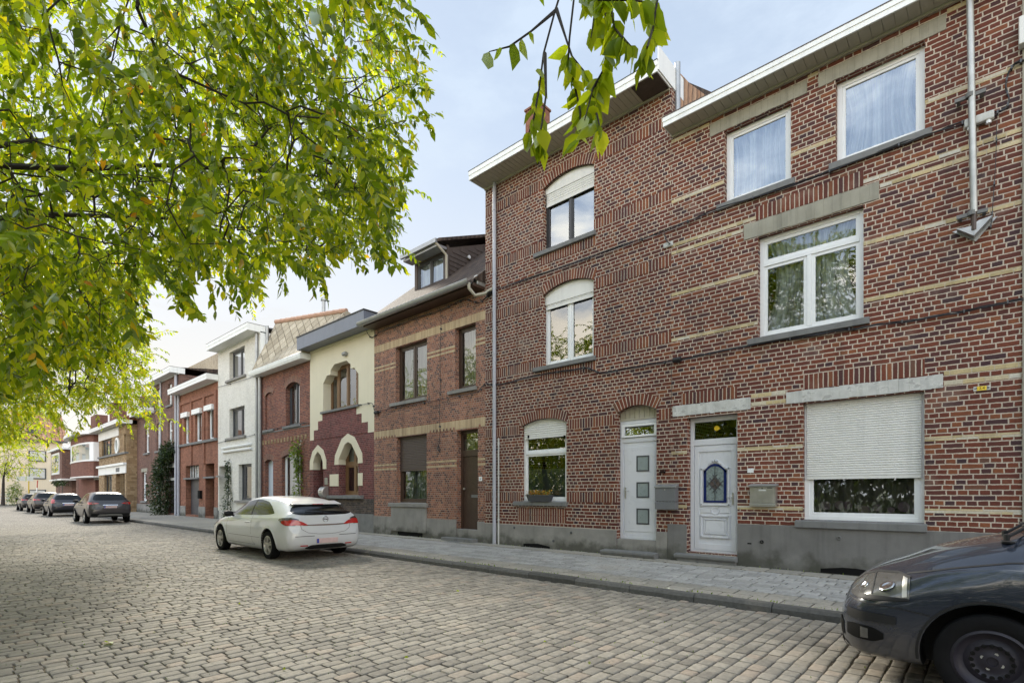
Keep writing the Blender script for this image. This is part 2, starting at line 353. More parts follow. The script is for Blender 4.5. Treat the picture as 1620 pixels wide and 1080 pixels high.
# ------------------------------------------------------------------ camera, sky, sun
def setup_view():
    cam = bpy.data.cameras.new('camera'); o = bpy.data.objects.new('camera', cam); COL.objects.link(o)
    cam.lens = F/1620*36; cam.sensor_width = 36; cam.sensor_fit = 'HORIZONTAL'; cam.shift_y = 240/1620; cam.clip_end = 2000; cam.clip_start = .05
    o.location = (0, 0, H); fwd = Vector((-CA, SA, 0)); o.rotation_euler = fwd.to_track_quat('-Z', 'Y').to_euler()
    scene.camera = o
    w = bpy.data.worlds.new('World'); scene.world = w; w.use_nodes = True; t = w.node_tree; n = t.nodes; L = t.links
    sky = n.new('ShaderNodeTexSky'); sky.sky_type = 'NISHITA'; sky.sun_disc = False
    sky.sun_elevation = SUN_EL; sky.sun_rotation = SUN_ROT; sky.air_density = 1.0; sky.dust_density = .5; sky.ozone_density = 1.5
    tc = n.new('ShaderNodeTexCoord'); sp = n.new('ShaderNodeSeparateXYZ'); L.new(tc.outputs['Generated'], sp.inputs[0])
    def mr(x, a, b, c, d):
        q = n.new('ShaderNodeMapRange'); q.interpolation_type = 'SMOOTHSTEP'
        for k, v in enumerate((a, b, c, d)): q.inputs[k+1].default_value = v
        L.new(x, q.inputs[0]); return q.outputs[0]
    def ma(op, a, b):
        q = n.new('ShaderNodeMath'); q.operation = op
        for k, v in enumerate((a, b)):
            if isinstance(v, float): q.inputs[k].default_value = v
            else: L.new(v, q.inputs[k])
        return q.outputs[0]
    mp = n.new('ShaderNodeMapping'); mp.inputs['Scale'].default_value = (1.0, 1.0, 2.6); L.new(tc.outputs['Generated'], mp.inputs[0])
    nz = n.new('ShaderNodeTexNoise'); nz.inputs['Scale'].default_value = 2.1; nz.inputs['Detail'].default_value = 7; nz.inputs['Roughness'].default_value = .6; L.new(mp.outputs[0], nz.inputs[0])
    # thin haze, thicker towards the horizon, and extra brightness in the unseen sky behind the viewer, added to light the house fronts
    cloud = mr(nz.outputs[0], .46, .74, 0.0, .55); low = mr(sp.outputs[2], .8, .0, .72, 1.0); f = ma('MINIMUM', ma('ADD', low, cloud), 1.0)
    ramp = n.new('ShaderNodeMix'); ramp.data_type = 'RGBA'; L.new(mr(sp.outputs[2], .02, .65, 0.0, 1.0), ramp.inputs[0]); ramp.inputs[6].default_value = (*HAZE_LOW, 1); ramp.inputs[7].default_value = (*HAZE, 1)
    mx = n.new('ShaderNodeMix'); mx.data_type = 'RGBA'; L.new(f, mx.inputs[0]); L.new(sky.outputs[0], mx.inputs[6]); L.new(ramp.outputs[2], mx.inputs[7])
    back_fill = ma('MULTIPLY', mr(ma('SUBTRACT', ma('MULTIPLY', sp.outputs[0], .5), ma('MULTIPLY', sp.outputs[1], .85)), -.15, .55, 0.0, BACK_FILL), mr(nz.outputs[0], .40, .62, .38, 1.6)); vm = n.new('ShaderNodeVectorMath'); vm.operation = 'SCALE'; L.new(mx.outputs[2], vm.inputs[0]); L.new(ma('ADD', back_fill, 1.0), vm.inputs[3])
    side = mr(ma('SUBTRACT', ma('MULTIPLY', sp.outputs[0], .5), ma('MULTIPLY', sp.outputs[1], .85)), -.1, .35, 0.0, 1.0); blue = n.new('ShaderNodeMix'); blue.data_type = 'RGBA'; L.new(side, blue.inputs[0]); blue.inputs[6].default_value = (1, 1, 1, 1); blue.inputs[7].default_value = (.84, .95, 1.10, 1)
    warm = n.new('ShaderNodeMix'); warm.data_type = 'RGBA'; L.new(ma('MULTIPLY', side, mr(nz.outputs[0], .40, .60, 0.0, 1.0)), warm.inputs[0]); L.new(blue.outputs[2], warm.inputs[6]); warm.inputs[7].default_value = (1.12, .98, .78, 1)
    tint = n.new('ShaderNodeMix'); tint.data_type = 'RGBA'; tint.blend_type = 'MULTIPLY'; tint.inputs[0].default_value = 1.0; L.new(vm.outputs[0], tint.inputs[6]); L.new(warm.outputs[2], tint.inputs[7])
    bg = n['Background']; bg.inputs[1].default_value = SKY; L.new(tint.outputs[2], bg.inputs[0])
    s = bpy.data.lights.new('sun', 'SUN'); s.energy = SUN; s.angle = R(SUN_ANG); s.color = (1.0, .93, .80)
    so = bpy.data.objects.new('sun', s); COL.objects.link(so)
    so.rotation_euler = (-SUN_DIR).to_track_quat('-Z', 'Y').to_euler(); so.location = SUN_DIR*50
    scene.view_settings.view_transform = 'Standard'; scene.view_settings.look = 'None'; scene.view_settings.exposure = 0
    scene.render.engine = 'CYCLES'; scene.cycles.max_bounces = 8; scene.cycles.transparent_max_bounces = 12
    scene.render.resolution_x = 1024; scene.render.resolution_y = 682
SUN_EL = R(33); _az = Vector((-1, .30)).normalized()
SUN_DIR = Vector((_az.x*math.cos(SUN_EL), _az.y*math.cos(SUN_EL), math.sin(SUN_EL)))
SUN_ROT = math.atan2(_az.x, _az.y); SKY = .143; SUN = 6.5; SUN_ANG = 13.0; HAZE = (4.9, 5.8, 7.0); HAZE_LOW = (7.4, 7.1, 6.6); BACK_FILL = 2.5
setup_view()

# ------------------------------------------------------------------ house pieces
def arc(x0, x1, zs, zc, n=12):
    w = (x1-x0)/2; r = ((zc-zs)**2 + w*w)/(2*(zc-zs)); cz = zc - r; a0 = math.asin(min(1, w/r))
    return [((x0+x1)/2 + r*math.sin(-a0 + 2*a0*i/n), cz + r*math.cos(-a0 + 2*a0*i/n)) for i in range(n+1)]

class Op:
    def __init__(s, x0, x1, z0, z1, prof=None, depth=.12, rev=0):
        s.x0, s.x1, s.z0, s.z1, s.prof, s.depth, s.rev = min(x0,x1), max(x0,x1), z0, z1, prof, depth, rev

def wall(name, parent, x0, x1, z0, z1, ops, mats, y=D, deep=8.0, hull=True):
    mb = MB(); xs = sorted({x0, x1, *[o.x0 for o in ops], *[o.x1 for o in ops]}); zs = sorted({z0, z1, *[o.z0 for o in ops], *[o.z1 for o in ops]})
    for i in range(len(xs)-1):
        for j in range(len(zs)-1):
            cx, cz = (xs[i]+xs[i+1])/2, (zs[j]+zs[j+1])/2
            if any(o.x0 < cx < o.x1 and o.z0 < cz < o.z1 for o in ops): continue
            mb.face([(xs[i],y,zs[j]),(xs[i+1],y,zs[j]),(xs[i+1],y,zs[j+1]),(xs[i],y,zs[j+1])])
    for o in ops:
        yb = y + o.depth; top = o.prof or [(o.x0, o.z1), (o.x1, o.z1)]; r = o.rev
        mb.face([(o.x0,y,o.z0),(o.x0,yb,o.z0),(o.x0,yb,top[0][1]),(o.x0,y,top[0][1])], r)
        mb.face([(o.x1,yb,o.z0),(o.x1,y,o.z0),(o.x1,y,top[-1][1]),(o.x1,yb,top[-1][1])], r)
        mb.face([(o.x0,y,o.z0),(o.x1,y,o.z0),(o.x1,yb,o.z0),(o.x0,yb,o.z0)], r)
        for (a, b), (c, d) in zip(top[:-1], top[1:]):
            mb.face([(a,yb,b),(c,yb,d),(c,y,d),(a,y,b)], r)
            if o.prof and max(b, d) <= o.z1 + 1e-6 and abs(c - a) > 1e-6:
                if min(b, d) < o.z1 - 1e-6: mb.face([(a,y,b),(c,y,d),(c,y,o.z1),(a,y,o.z1)])
    if hull:
        e = .004
        mb.face([(x0+e,y,z0),(x0+e,y+deep,z0),(x0+e,y+deep,z1),(x0+e,y,z1)]); mb.face([(x1-e,y,z0),(x1-e,y+deep,z0),(x1-e,y+deep,z1),(x1-e,y,z1)])
        mb.face([(x0,y+deep,z0),(x1,y+deep,z0),(x1,y+deep,z1),(x0,y+deep,z1)])
    return mb.build(name, mats, parent)

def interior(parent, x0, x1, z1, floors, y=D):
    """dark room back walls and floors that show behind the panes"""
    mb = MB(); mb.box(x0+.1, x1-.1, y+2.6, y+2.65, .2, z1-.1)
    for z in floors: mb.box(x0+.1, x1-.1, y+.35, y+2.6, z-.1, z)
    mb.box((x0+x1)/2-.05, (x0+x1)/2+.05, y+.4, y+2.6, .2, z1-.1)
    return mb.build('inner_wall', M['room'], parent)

def slats(x0, x1, z0, z1, y, pitch=.05, dep=.011):
    mb = MB(); n = max(2, int((z1-z0)/pitch)); p = (z1-z0)/n; rows = []
    for i in range(n):
        b = z0 + i*p
        for u, q in ((0, dep), (.10, .3*dep), (.3, 0), (.65, 0), (.88, .35*dep), (.97, dep)):
            rows.append([(x0, y+q, b+u*p), (x1, y+q, b+u*p)])
    mb.grid([[r[0] for r in rows], [r[1] for r in rows]]); mb.box(x0, x1, y-.006, y+.014, z0-.05, z0-.001)
    return mb

def wavy(x0, x1, z0, z1, y, amp=.03, waves=9, gather=0.0, n=60, rows=6, seed=0):
    r = random.Random(seed); ph = r.random()*6; P = []
    for i in range(n+1):
        u = i/n; col = []
        for j in range(rows+1):
            v = j/rows; x = x0 + (x1-x0)*u
            if gather: x = x0 + (x1-x0)*(u*(1-gather*(math.sin(math.pi*v*.9))) + gather*.5*math.sin(math.pi*v*.9))
            col.append((x, y + amp*math.sin(u*waves*6.283+ph + .6*math.sin(v*3)) + .5*amp*math.sin(u*waves*2.7*6.28+2*ph), z0+(z1-z0)*v))
        P.append(col)
    mb = MB(); mb.grid(P, uvf=lambda i, j: (x0+(x1-x0)*i/n, z0+(z1-z0)*j/rows)); return mb

def window(parent, x0, x1, z0, z1, fm='white', fw=.06, mull=(), trans=(), y=D+.12, sash=.05, shut=None, shm='shutter', panel=None, curtain=None, glass='glass', clip=None, cz0=None, label=None, gather=0.0, seed=1, waves=9, top_only=None, pitch=.05, amp=.022):
    """frame with sashes; its panes, curtain and roller shutter are sub-parts.  mull: fractions, trans: heights, shut: height of the shutter's lower edge"""
    x0, x1 = min(x0,x1), max(x0,x1); mb = MB(); yb = y + .07
    mb.box(x0, x0+fw, y, yb, z0, z1); mb.box(x1-fw, x1, y, yb, z0, z1)
    mb.box(x0+fw, x1-fw, y+.001, yb, z0, z0+fw); mb.box(x0+fw, x1-fw, y+.001, yb, z1-fw, z1)
    zs = [z0+fw*.5] + sorted(trans) + [z1-fw*.5]
    for tz in trans: mb.box(x0+fw, x1-fw, y-.004, yb-.002, tz-fw*.5, tz+fw*.5)
    for i in range(len(zs)-1):
        ms = list(mull)
        if top_only is not None and i == len(zs)-2 and len(zs) > 2: ms = list(top_only)
        xs = [x0+fw*.5] + [x0+(x1-x0)*m for m in ms] + [x1-fw*.5]
        for mx in xs[1:-1]: mb.box(mx-fw*.5, mx+fw*.5, y-.002, yb-.004, zs[i]+fw*.5, zs[i+1]-fw*.5)
        if sash:
            for k in range(len(xs)-1):
                a, b, c, d = xs[k]+fw*.5, xs[k+1]-fw*.5, zs[i]+fw*.5, zs[i+1]-fw*.5
                if d-c < .1 or b-a < .1: continue
                ya, yc = y+.014, yb-.008; s = sash
                mb.box(a, a+s, ya, yc, c, d); mb.box(b-s, b, ya, yc, c, d); mb.box(a+s, b-s, ya, yc, c, c+s); mb.box(a+s, b-s, ya, yc, d-s, d)
    w = mb.build('window', M[fm], parent, bevel=.004 if fm in ('white',) else 0)
    if label: w['label'] = label
    rt = random.Random(int(abs(x0*97+z0*31))); cy = y+.036; nx, nz, P = 14, 10, []
    ta, tb, pa, pb = (rt.random()-.5)*.006, (rt.random()-.5)*.006, rt.random()*6, rt.random()*6
    for i in range(nx+1):                          # panes are never quite flat
        P.append([(x0+fw*.5+(x1-x0-fw)*i/nx, cy+ta*(i/nx-.5)+tb*(j/nz-.5)+.0011*math.sin(i/nx*5+pa)*math.cos(j/nz*4+pb), z0+fw*.5+(z1-z0-fw)*j/nz) for j in range(nz+1)])
    g = MB(); g.grid(P); g.build('pane', M[glass], w, smooth=80)
    if curtain:
        wavy(x0+.03, x1-.03, (cz0 if cz0 is not None else z0+.02), z1-.02, y+.15, amp=amp, waves=waves, gather=gather, seed=seed).build('curtain', M[curtain], w, smooth=80)
    if shut is not None:
        slats(x0+fw*.55, x1-fw*.55, shut+.05, (panel if panel else z1), y-.028, pitch=pitch).build('roller_shutter', M[shm], w)
    if panel: MB().box(x0+.012, x1-.012, y-.04, y-.006, panel, z1+.02).build('shutter_box', M[shm], w)
    return w

def sill(parent, x0, x1, z0, z1, y=D, out=.07, mat='bluestone', back=.12):
    x0, x1 = min(x0,x1), max(x0,x1); mb = MB(); mb.prism([(y-out, z0), (y-out, z1-.015), (y-out+.01, z1-.008), (y+back, z1+.012), (y+back, z0)], x0, x1, axis='x')
    return mb.build('sill', M[mat], parent, bevel=.006)

def slab(parent, name, x0, x1, z0, z1, mat, out=.004, y=D, bevel=0, deep=.02, uvz=False):
    x0, x1 = min(x0,x1), max(x0,x1); mb = MB()
    if uvz:
        mb.face([(x0,y-out,z0),(x1,y-out,z0),(x1,y-out,z1),(x0,y-out,z1)], 0, [(x0,.012),(x1,.012),(x1,z1-z0+.012),(x0,z1-z0+.012)])
        for a, b in ((x0, x0), (x1, x1)): mb.face([(a,y-out,z0),(a,y+deep,z0),(a,y+deep,z1),(a,y-out,z1)])
        for zz in (z0, z1): mb.face([(x0,y-out,zz),(x1,y-out,zz),(x1,y+deep,zz),(x0,y+deep,zz)])
    else: mb.box(x0, x1, y-out, y+deep, z0, z1)
    return mb.build(name, M[mat], parent, bevel=bevel)

def arch_ring(parent, prof, h, mat, out=.005, y=D):
    """course of bricks set on end round an arch"""
    mb = MB(); n = len(prof); outer = []
    for i in range(n):
        a = Vector((prof[max(i-1,0)][0], prof[max(i-1,0)][1])); b = Vector((prof[min(i+1,n-1)][0], prof[min(i+1,n-1)][1])); t = (b-a).normalized(); nn = Vector((-t.y, t.x))
        outer.append((prof[i][0]+nn.x*h, prof[i][1]+nn.y*h))
    s = 0.0
    for i in range(n-1):
        l = math.dist(prof[i], prof[i+1])
        a, b, c, d = prof[i], prof[i+1], outer[i+1], outer[i]
        mb.face([(a[0],y-out,a[1]),(b[0],y-out,b[1]),(c[0],y-out,c[1]),(d[0],y-out,d[1])], 0, [(s,.012),(s+l,.012),(s+l,h+.012),(s,h+.012)])
        mb.face([(a[0],y+.10,a[1]),(b[0],y+.10,b[1]),(b[0],y-out,b[1]),(a[0],y-out,a[1])], 0, [(s,.2),(s+l,.2),(s+l,.012),(s,.012)])
        mb.face([(d[0],y-out,d[1]),(c[0],y-out,c[1]),(c[0],y+.01,c[1]),(d[0],y+.01,d[1])]); s += l
    for i in (0, n-1):
        a, d = prof[i], outer[i]; mb.face([(a[0],y-out,a[1]),(d[0],y-out,d[1]),(d[0],y+.01,d[1]),(a[0],y+.01,a[1])])
    return mb.build('arch_course', M[mat], parent)

def minus(spans, cuts):
    """interval differences"""
    for a, b in cuts:
        out = []
        for p, q in spans:
            if b <= p or a >= q: out.append((p, q)); continue
            if a > p: out.append((p, a))
            if b < q: out.append((b, q))
        spans = out
    return [(p, q) for p, q in spans if q - p > .03]
def bands(parent, zs, x0, x1, ops, h, mat, name, out=.004, uvz=False, extra=()):
    """brick courses of another colour or laid on end, one part, broken by the openings"""
    mb = MB()
    for z in zs:
        cuts = [(o.x0-.002, o.x1+.002) for o in ops if o.z0 < z+h-.001 and o.z1 > z+.001] + [(a, b) for a, b, c, d in extra if c < z+h-.001 and d > z+.001]
        for p, q in minus([(x0, x1)], cuts):
            if uvz:
                y = D
                mb.face([(p,y-out,z),(q,y-out,z),(q,y-out,z+h),(p,y-out,z+h)], 0, [(p,.012),(q,.012),(q,h+.012),(p,h+.012)])
                for zz in (z, z+h): mb.face([(p,y-out,zz),(q,y-out,zz),(q,y+.01,zz),(p,y+.01,zz)])
                for xx in (p, q): mb.face([(xx,y-out,z),(xx,y+.01,z),(xx,y+.01,z+h),(xx,y-out,z+h)])
            else: mb.box(p, q, D-out, D+.01, z, z+h)
    return mb.build(name, M[mat], parent)

def eaves(parent, x0, x1, z, over, h, face='white_board', soffit='cream_board', y=D, edge='dark_frame', board=.14, ends=True):
    """boxed gutter: fascia, boarded soffit and capping"""
    f = MB(); f.box(x0, x1, y-over, y-over+.03, z, z+h); f.box(x0, x0+.02, y-over+.03, y+.3, z+.004, z+h); f.box(x1-.02, x1, y-over+.03, y+.3, z+.004, z+h)
    f.box(x0-.004, x1+.004, y-over-.012, y-over, z+h*.52, z+h)
    fo = f.build('fascia', M[face], parent)
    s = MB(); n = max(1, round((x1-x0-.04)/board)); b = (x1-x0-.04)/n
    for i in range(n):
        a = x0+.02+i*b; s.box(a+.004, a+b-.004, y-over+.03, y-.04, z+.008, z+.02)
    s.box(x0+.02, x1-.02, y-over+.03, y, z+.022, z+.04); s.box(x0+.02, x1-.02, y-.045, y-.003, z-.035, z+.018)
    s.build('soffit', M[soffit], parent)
    c = MB(); c.box(x0-.008, x1+.008, y-over-.018, y+.3, z+h+.001, z+h+.018); c.build('gutter_edge', M[edge], parent)
    return fo

def roof(parent, x0, x1, y0, z0, y1, z1, mat, deep=8.0, name='roof', thick=.08, y=D):
    """front slope from the eaves (y0,z0) up to the ridge (y1,z1) and the back slope down again"""
    mb = MB(); L = math.dist((y0,z0),(y1,z1))
    def pl(a, b, c, d, l0):
        mb.face([(x0,a,b),(x1,a,b),(x1,c,d),(x0,c,d)], 0, [(x0,0),(x1,0),(x1,l0),(x0,l0)])
    pl(y0, z0, y1, z1, L); yb = y + deep + .1
    mb.face([(x1,yb,z0),(x0,yb,z0),(x0,y1,z1),(x1,y1,z1)], 0, [(0,0),(x1-x0,0),(x1-x0,L),(0,L)])
    for x in (x0, x1): mb.face([(x,y0,z0),(x,y1,z1),(x,yb,z0)])
    mb.face([(x0,y0,z0-thick),(x1,y0,z0-thick),(x1,y0,z0-.001),(x0,y0,z0-.001)])
    mb.tube([(x0,y1,z1+.03),(x1,y1,z1+.03)], .09, 8)
    return mb.build(name, mat, parent)

def downpipe(parent, x, z0, z1, mat='pipe_grey', r=.05, y=D, clips=(), name='downpipe'):
    mb = MB(); mb.tube([(x,y-r-.02,z0),(x,y-r-.02,z1)], r, 12)
    for c in clips: mb.tube([(x,y-r-.02,c-.02),(x,y-r-.02,c+.02)], r+.008, 12); mb.box(x-.012, x+.012, y-.03, y+.01, c-.015, c+.015)
    return mb.build(name, M[mat], parent, smooth=40)

def house(name, x0, x1, label, cat='house', y=D, z=.15):
    return tag(empty(name, ((x0+x1)/2, y, z)), label, cat, 'terraced houses along the street')
# ================================================================== the terrace, right to left
XA0, XA1 = wx(1062), wx(1617); XB0 = wx(768); XC0 = wx(592); XE0 = wx(490.5); XF0 = wx(411); XH0 = wx(345); XI0 = wx(283); XJ0 = -46.0

def dark_red_house_right():
    h = house('brick_house', XA0, XA1, 'dark red brick house with thin yellow brick bands and a half lowered white shutter')
    door = Op(wx(1087), wx(1166.5), .33, 2.99, depth=.16)
    win0 = Op(wx(1270), wx(1462.5), 1.03, 3.04, depth=.12)
    win1 = Op(wx(1199), wx(1366), 4.32, 6.15, depth=.12)
    win2 = Op(wx(1146), wx(1251), 6.99, 8.35, depth=.12); win3 = Op(wx(1322), wx(1463), 6.99, 8.35, depth=.12)
    ops = [door, win0, win1, win2, win3]
    wall('wall', h, XA0, XA1, .1, 8.78, ops, [M['brick_a']])
    interior(h, XA0, XA1, 8.7, [3.5, 6.65])
    lint = [(wx(1064.5), wx(1187.5), 3.03, 3.26, 'lintel_white'), (wx(1244), wx(1492), 3.05, 3.27, 'lintel_white'), (wx(1177), wx(1391), 6.155, 6.45, 'lintel'), (wx(1123), wx(1277), 8.355, 8.60, 'lintel'), (wx(1295), wx(1497), 8.355, 8.60, 'lintel')]
    for i, (a, b, c, d, m) in enumerate(lint):
        mb = MB(); n = 16; rr = random.Random(i)
        for k in range(n):
            p, q = a+(b-a)*k/n, a+(b-a)*(k+1)/n
            mb.box(p, q, D-.012-rr.random()*.004, D+.1, c+rr.random()*.012, d-rr.random()*.012)
        o = mb.build('lintel', M[m], h, bevel=.004)
        if m == 'lintel_white': o['label'] = 'concrete lintel with flaking white paint'
    ex = [(a-.01, b+.01, c, d) for a, b, c, d, _ in lint]
    bands(h, [1.195, 2.275, 3.09, 3.24, 4.565, 5.485, 6.33, 6.485, 7.365, 8.59], XA0+.005, XA1-.005, ops, .066, 'yellow', 'brick_band', extra=ex)
    sol = MB
    for a, b, z, hh in ((wx(1078), wx(1166), 3.265, .22), (wx(1271), wx(1463), 3.275, .25), (wx(1196), wx(1366), 6.455, .25)):
        bands(h, [z], a, b, [], hh, 'soldier_b', 'soldier_course', out=.007, uvz=True)
    mb = MB(); mb.box(wx(1057), door.x0-.004, D-.035, D+.02, .1, .87); mb.box(door.x1+.004, XA1, D-.03, D+.02, .1, .925)
    mb.box(door.x0-.02, door.x0-.004, D+.02, D+.15, .1, .87)
    pl = mb.build('plinth', M['plinth_a'], h, bevel=.006)
    vx = wx(1345); v = MB(); v.prism([(vx-.42,.16),(vx+.42,.16),(vx+.42,.235),(vx+.1,.27),(vx-.1,.27),(vx-.42,.225)], D-.034, D-.0305); v.build('cellar_vent', M['black'], pl)
    for px, py, r in ((1206, 856.5, .03), (1328, 850, .035)):
        x, z = W(px, py); a = MB(); a.lathe([(r,0),(r,-.012),(r*.7,-.018),(r*.62,-.008)], (x, D-.03, z), 'y', 20); a.build('wall_anchor', M['bluestone'] if px > 1300 else M['black'], pl, smooth=True)
    x, z = W(1186.5, 859); MB().box(x-.035, x+.035, D-.033, D-.029, z-.012, z+.012).build('air_slot', M['black'], pl)
    # front door with leaded light
    y = D+.16; x0, x1 = door.x0, door.x1; d = MB()
    for a, b, c, e in ((x0, x0+.07, .33, 2.99), (x1-.07, x1, .33, 2.99), (x0+.07, x1-.07, 2.90, 2.99), (x0+.07, x1-.07, 2.44, 2.56), (x0+.07, x1-.07, .33, .37)): d.box(a, b, y, y+.08, c, e)
    d.box(x0+.07, x1-.07, y+.03, y+.075, .37, 2.44)
    s0, s1 = x0+.08, x1-.08; d.box(s0, s0+.09, y+.012, y+.05, .38, 2.43); d.box(s1-.09, s1, y+.012, y+.05, .38, 2.43); d.box(s0+.09, s1-.09, y+.012, y+.05, .38, .50); d.box(s0+.09, s1-.09, y+.012, y+.05, 2.31, 2.43)
    cx = (s0+s1)/2; hw = .285
    def ring(pts, wd, dep, yy):                     # raised moulding following an outline
        n = len(pts)
        for i in range(n):
            a, b = Vector(pts[i]), Vector(pts[(i+1) % n]); t = (b-a).normalized(); nn = Vector((-t.y, t.x))*wd
            d.prism([tuple(a-t*wd*.3), tuple(b+t*wd*.3), tuple(b+t*wd*.3+nn), tuple(a-t*wd*.3+nn)], yy-dep, yy+.01)
    def rect(a, b, c, e): return [(a,c),(b,c),(b,e),(a,e)]
    top = [(cx+hw, 1.98), (cx+hw*.72, 2.0), (cx+hw*.45, 2.07), (cx+hw*.2, 2.13), (cx, 2.145), (cx-hw*.2, 2.13), (cx-hw*.45, 2.07), (cx-hw*.72, 2.0), (cx-hw, 1.98)]
    ring([(cx-hw, 1.25), (cx+hw, 1.25)] + top, .035, .03, y+.03); 
    ring(rect(cx-hw, cx+hw, .62, 1.06), .03, .03, y+.03); ring(rect(cx-hw+.07, cx+hw-.07, .69, .99), .022, .022, y+.03); d.box(cx-hw+.1, cx+hw-.1, y+.018, y+.03, .72, .96)
    d.box(cx-hw, cx-.09, y+.016, y+.03, 1.11, 1.2); d.box(cx+.09, cx+hw, y+.016, y+.03, 1.11, 1.2); d.lathe([(.085,0),(.085,-.014),(.06,-.014),(.06,0)], (cx, y+.03, 1.155), 'y', 20)
    dr = d.build('front_door', M['door_white'], h, bevel=.004)
    g = MB(); iw = hw-.06
    gt = [(cx+iw*a, b) for a, b in ((1,1.93),(.85,1.955),(.6,2.015),(.3,2.06),(0,2.075),(-.3,2.06),(-.6,2.015),(-.85,1.955),(-1,1.93))]
    g.face([(cx-iw, y+.022, 1.31), (cx+iw, y+.022, 1.31)] + [(a, y+.022, b) for a, b in gt]); gl = g.build('door_light', M['leaded'], dr)
    e = MB()
    for a, b in ((cx-iw, cx-iw+.055), (cx+iw-.055, cx+iw)): e.box(a, b, y+.014, y+.02, 1.31, 1.94)
    e.box(cx-iw+.055, cx+iw-.055, y+.014, y+.02, 1.31, 1.35)
    for i in range(len(gt)-1):
        (a, b), (c, f) = gt[i], gt[i+1]; e.face([(a,y+.014,b),(c,y+.014,f),(c,y+.014,f-.05),(a,y+.014,b-.05)])
    e.build('blue_border', M['blue_glass'], dr)
    l = MB(); l.box(cx-.006, cx+.006, y+.010, y+.016, 1.35, 2.03)
    for k in (-1, 0, 1):
        for sg in (1, -1):
            c0 = Vector((cx, 0, 1.68)) + Vector((k*.055, 0, -sg*k*.062)); dv = Vector((.105, 0, sg*.12)); l.tube([c0-dv+Vector((0,y+.012,0)), c0+dv+Vector((0,y+.012,0))], .006, 4)
    l.build('lead_lines', M['anthracite'], dr)
    q = MB(); q.prism([(cx-.13,1.68),(cx,1.53),(cx+.13,1.68),(cx,1.83)], y+.016, y+.019); q.build('diamond_pane', M['dark_board'], dr)
    MB().face([(x0+.05,y+.04,2.55),(x1-.05,y+.04,2.55),(x1-.05,y+.04,2.93),(x0+.05,y+.04,2.93)]).build('transom_pane', M['glass_dim'], dr)
    mm = MB(); mm.lathe([(.05,0),(.05,.006),(0,.006)], (cx+.03, y+.03, 2.76), 'y', 20); mm.prism([(cx+.03,2.72),(cx+.10,2.74),(cx+.07,2.79),(cx+.03,2.8)], y+.024, y+.031); mm.build('yellow_sticker', M['yellow_paint'], dr)
    hd = MB(); hd.box(x1-.15, x1-.12, y-.01, y+.02, 1.28, 1.5); hd.tube([(x1-.135,y-.02,1.42),(x1-.24,y-.03,1.42)], .011, 8); hd.build('handle', M['inox'], dr)
    st = MB(); st.prism([(D-.16,.235),(D-.16,.285),(D+.22,.335),(D+.22,.2),(D-.13,.2)], wx(1071), wx(1168), axis='x'); st.box(wx(1074), wx(1166), D-.12, D+.2, .1, .235); st.build('doorstep', M['bluestone'], h, bevel=.008)
    # windows
    w = window(h, win0.x0, win0.x1, 1.03, 3.04, mull=(), trans=(), fw=.075, sash=.06, shut=1.73, curtain='drape', waves=14, glass='glass', seed=3, pitch=.039)
    fl = MB(); rr = random.Random(5)
    for k in range(9): fx_, fr = win0.x0+.25+k*.185+rr.random()*.08, .05+.035*rr.random(); fl.lathe([(0,0),(fr,0)], (fx_, D+.222, 1.20+.1*rr.random()), 'y', 18)
    fl.build('curtain_flower_print', M['pink'], w)
    w['label'] = 'wide white window with roller shutter two thirds down'
    sill(h, wx(1259), wx(1467), .905, 1.03)
    w = window(h, win1.x0, win1.x1, 4.32, 6.15, mull=(.5,), trans=(5.66,), top_only=(), fw=.07, sash=.055, curtain='sheer', gather=.28, seed=5, cz0=4.4, amp=.04, waves=6)
    w['label'] = 'three part white window with its lower sash tilted open'
    sill(h, wx(1184), wx(1376), 4.205, 4.32)
    for i, (wn, p, q) in enumerate(((win2, 1135, 1258), (win3, 1312, 1475))):
        window(h, wn.x0, wn.x1, 6.99, 8.35, fw=.075, sash=.045, curtain='sheer', gather=.15+.12*i, glass='glass_top', seed=8+i, waves=4, amp=.05)
        sill(h, wx(p), wx(q), 6.875, 6.99, out=.06)
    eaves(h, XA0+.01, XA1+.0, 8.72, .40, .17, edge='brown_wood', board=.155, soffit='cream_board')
    roof(h, XA0, XA1, D-.2, 8.9, D+4, 9.75, M['tile_brown'])
dark_red_house_right()

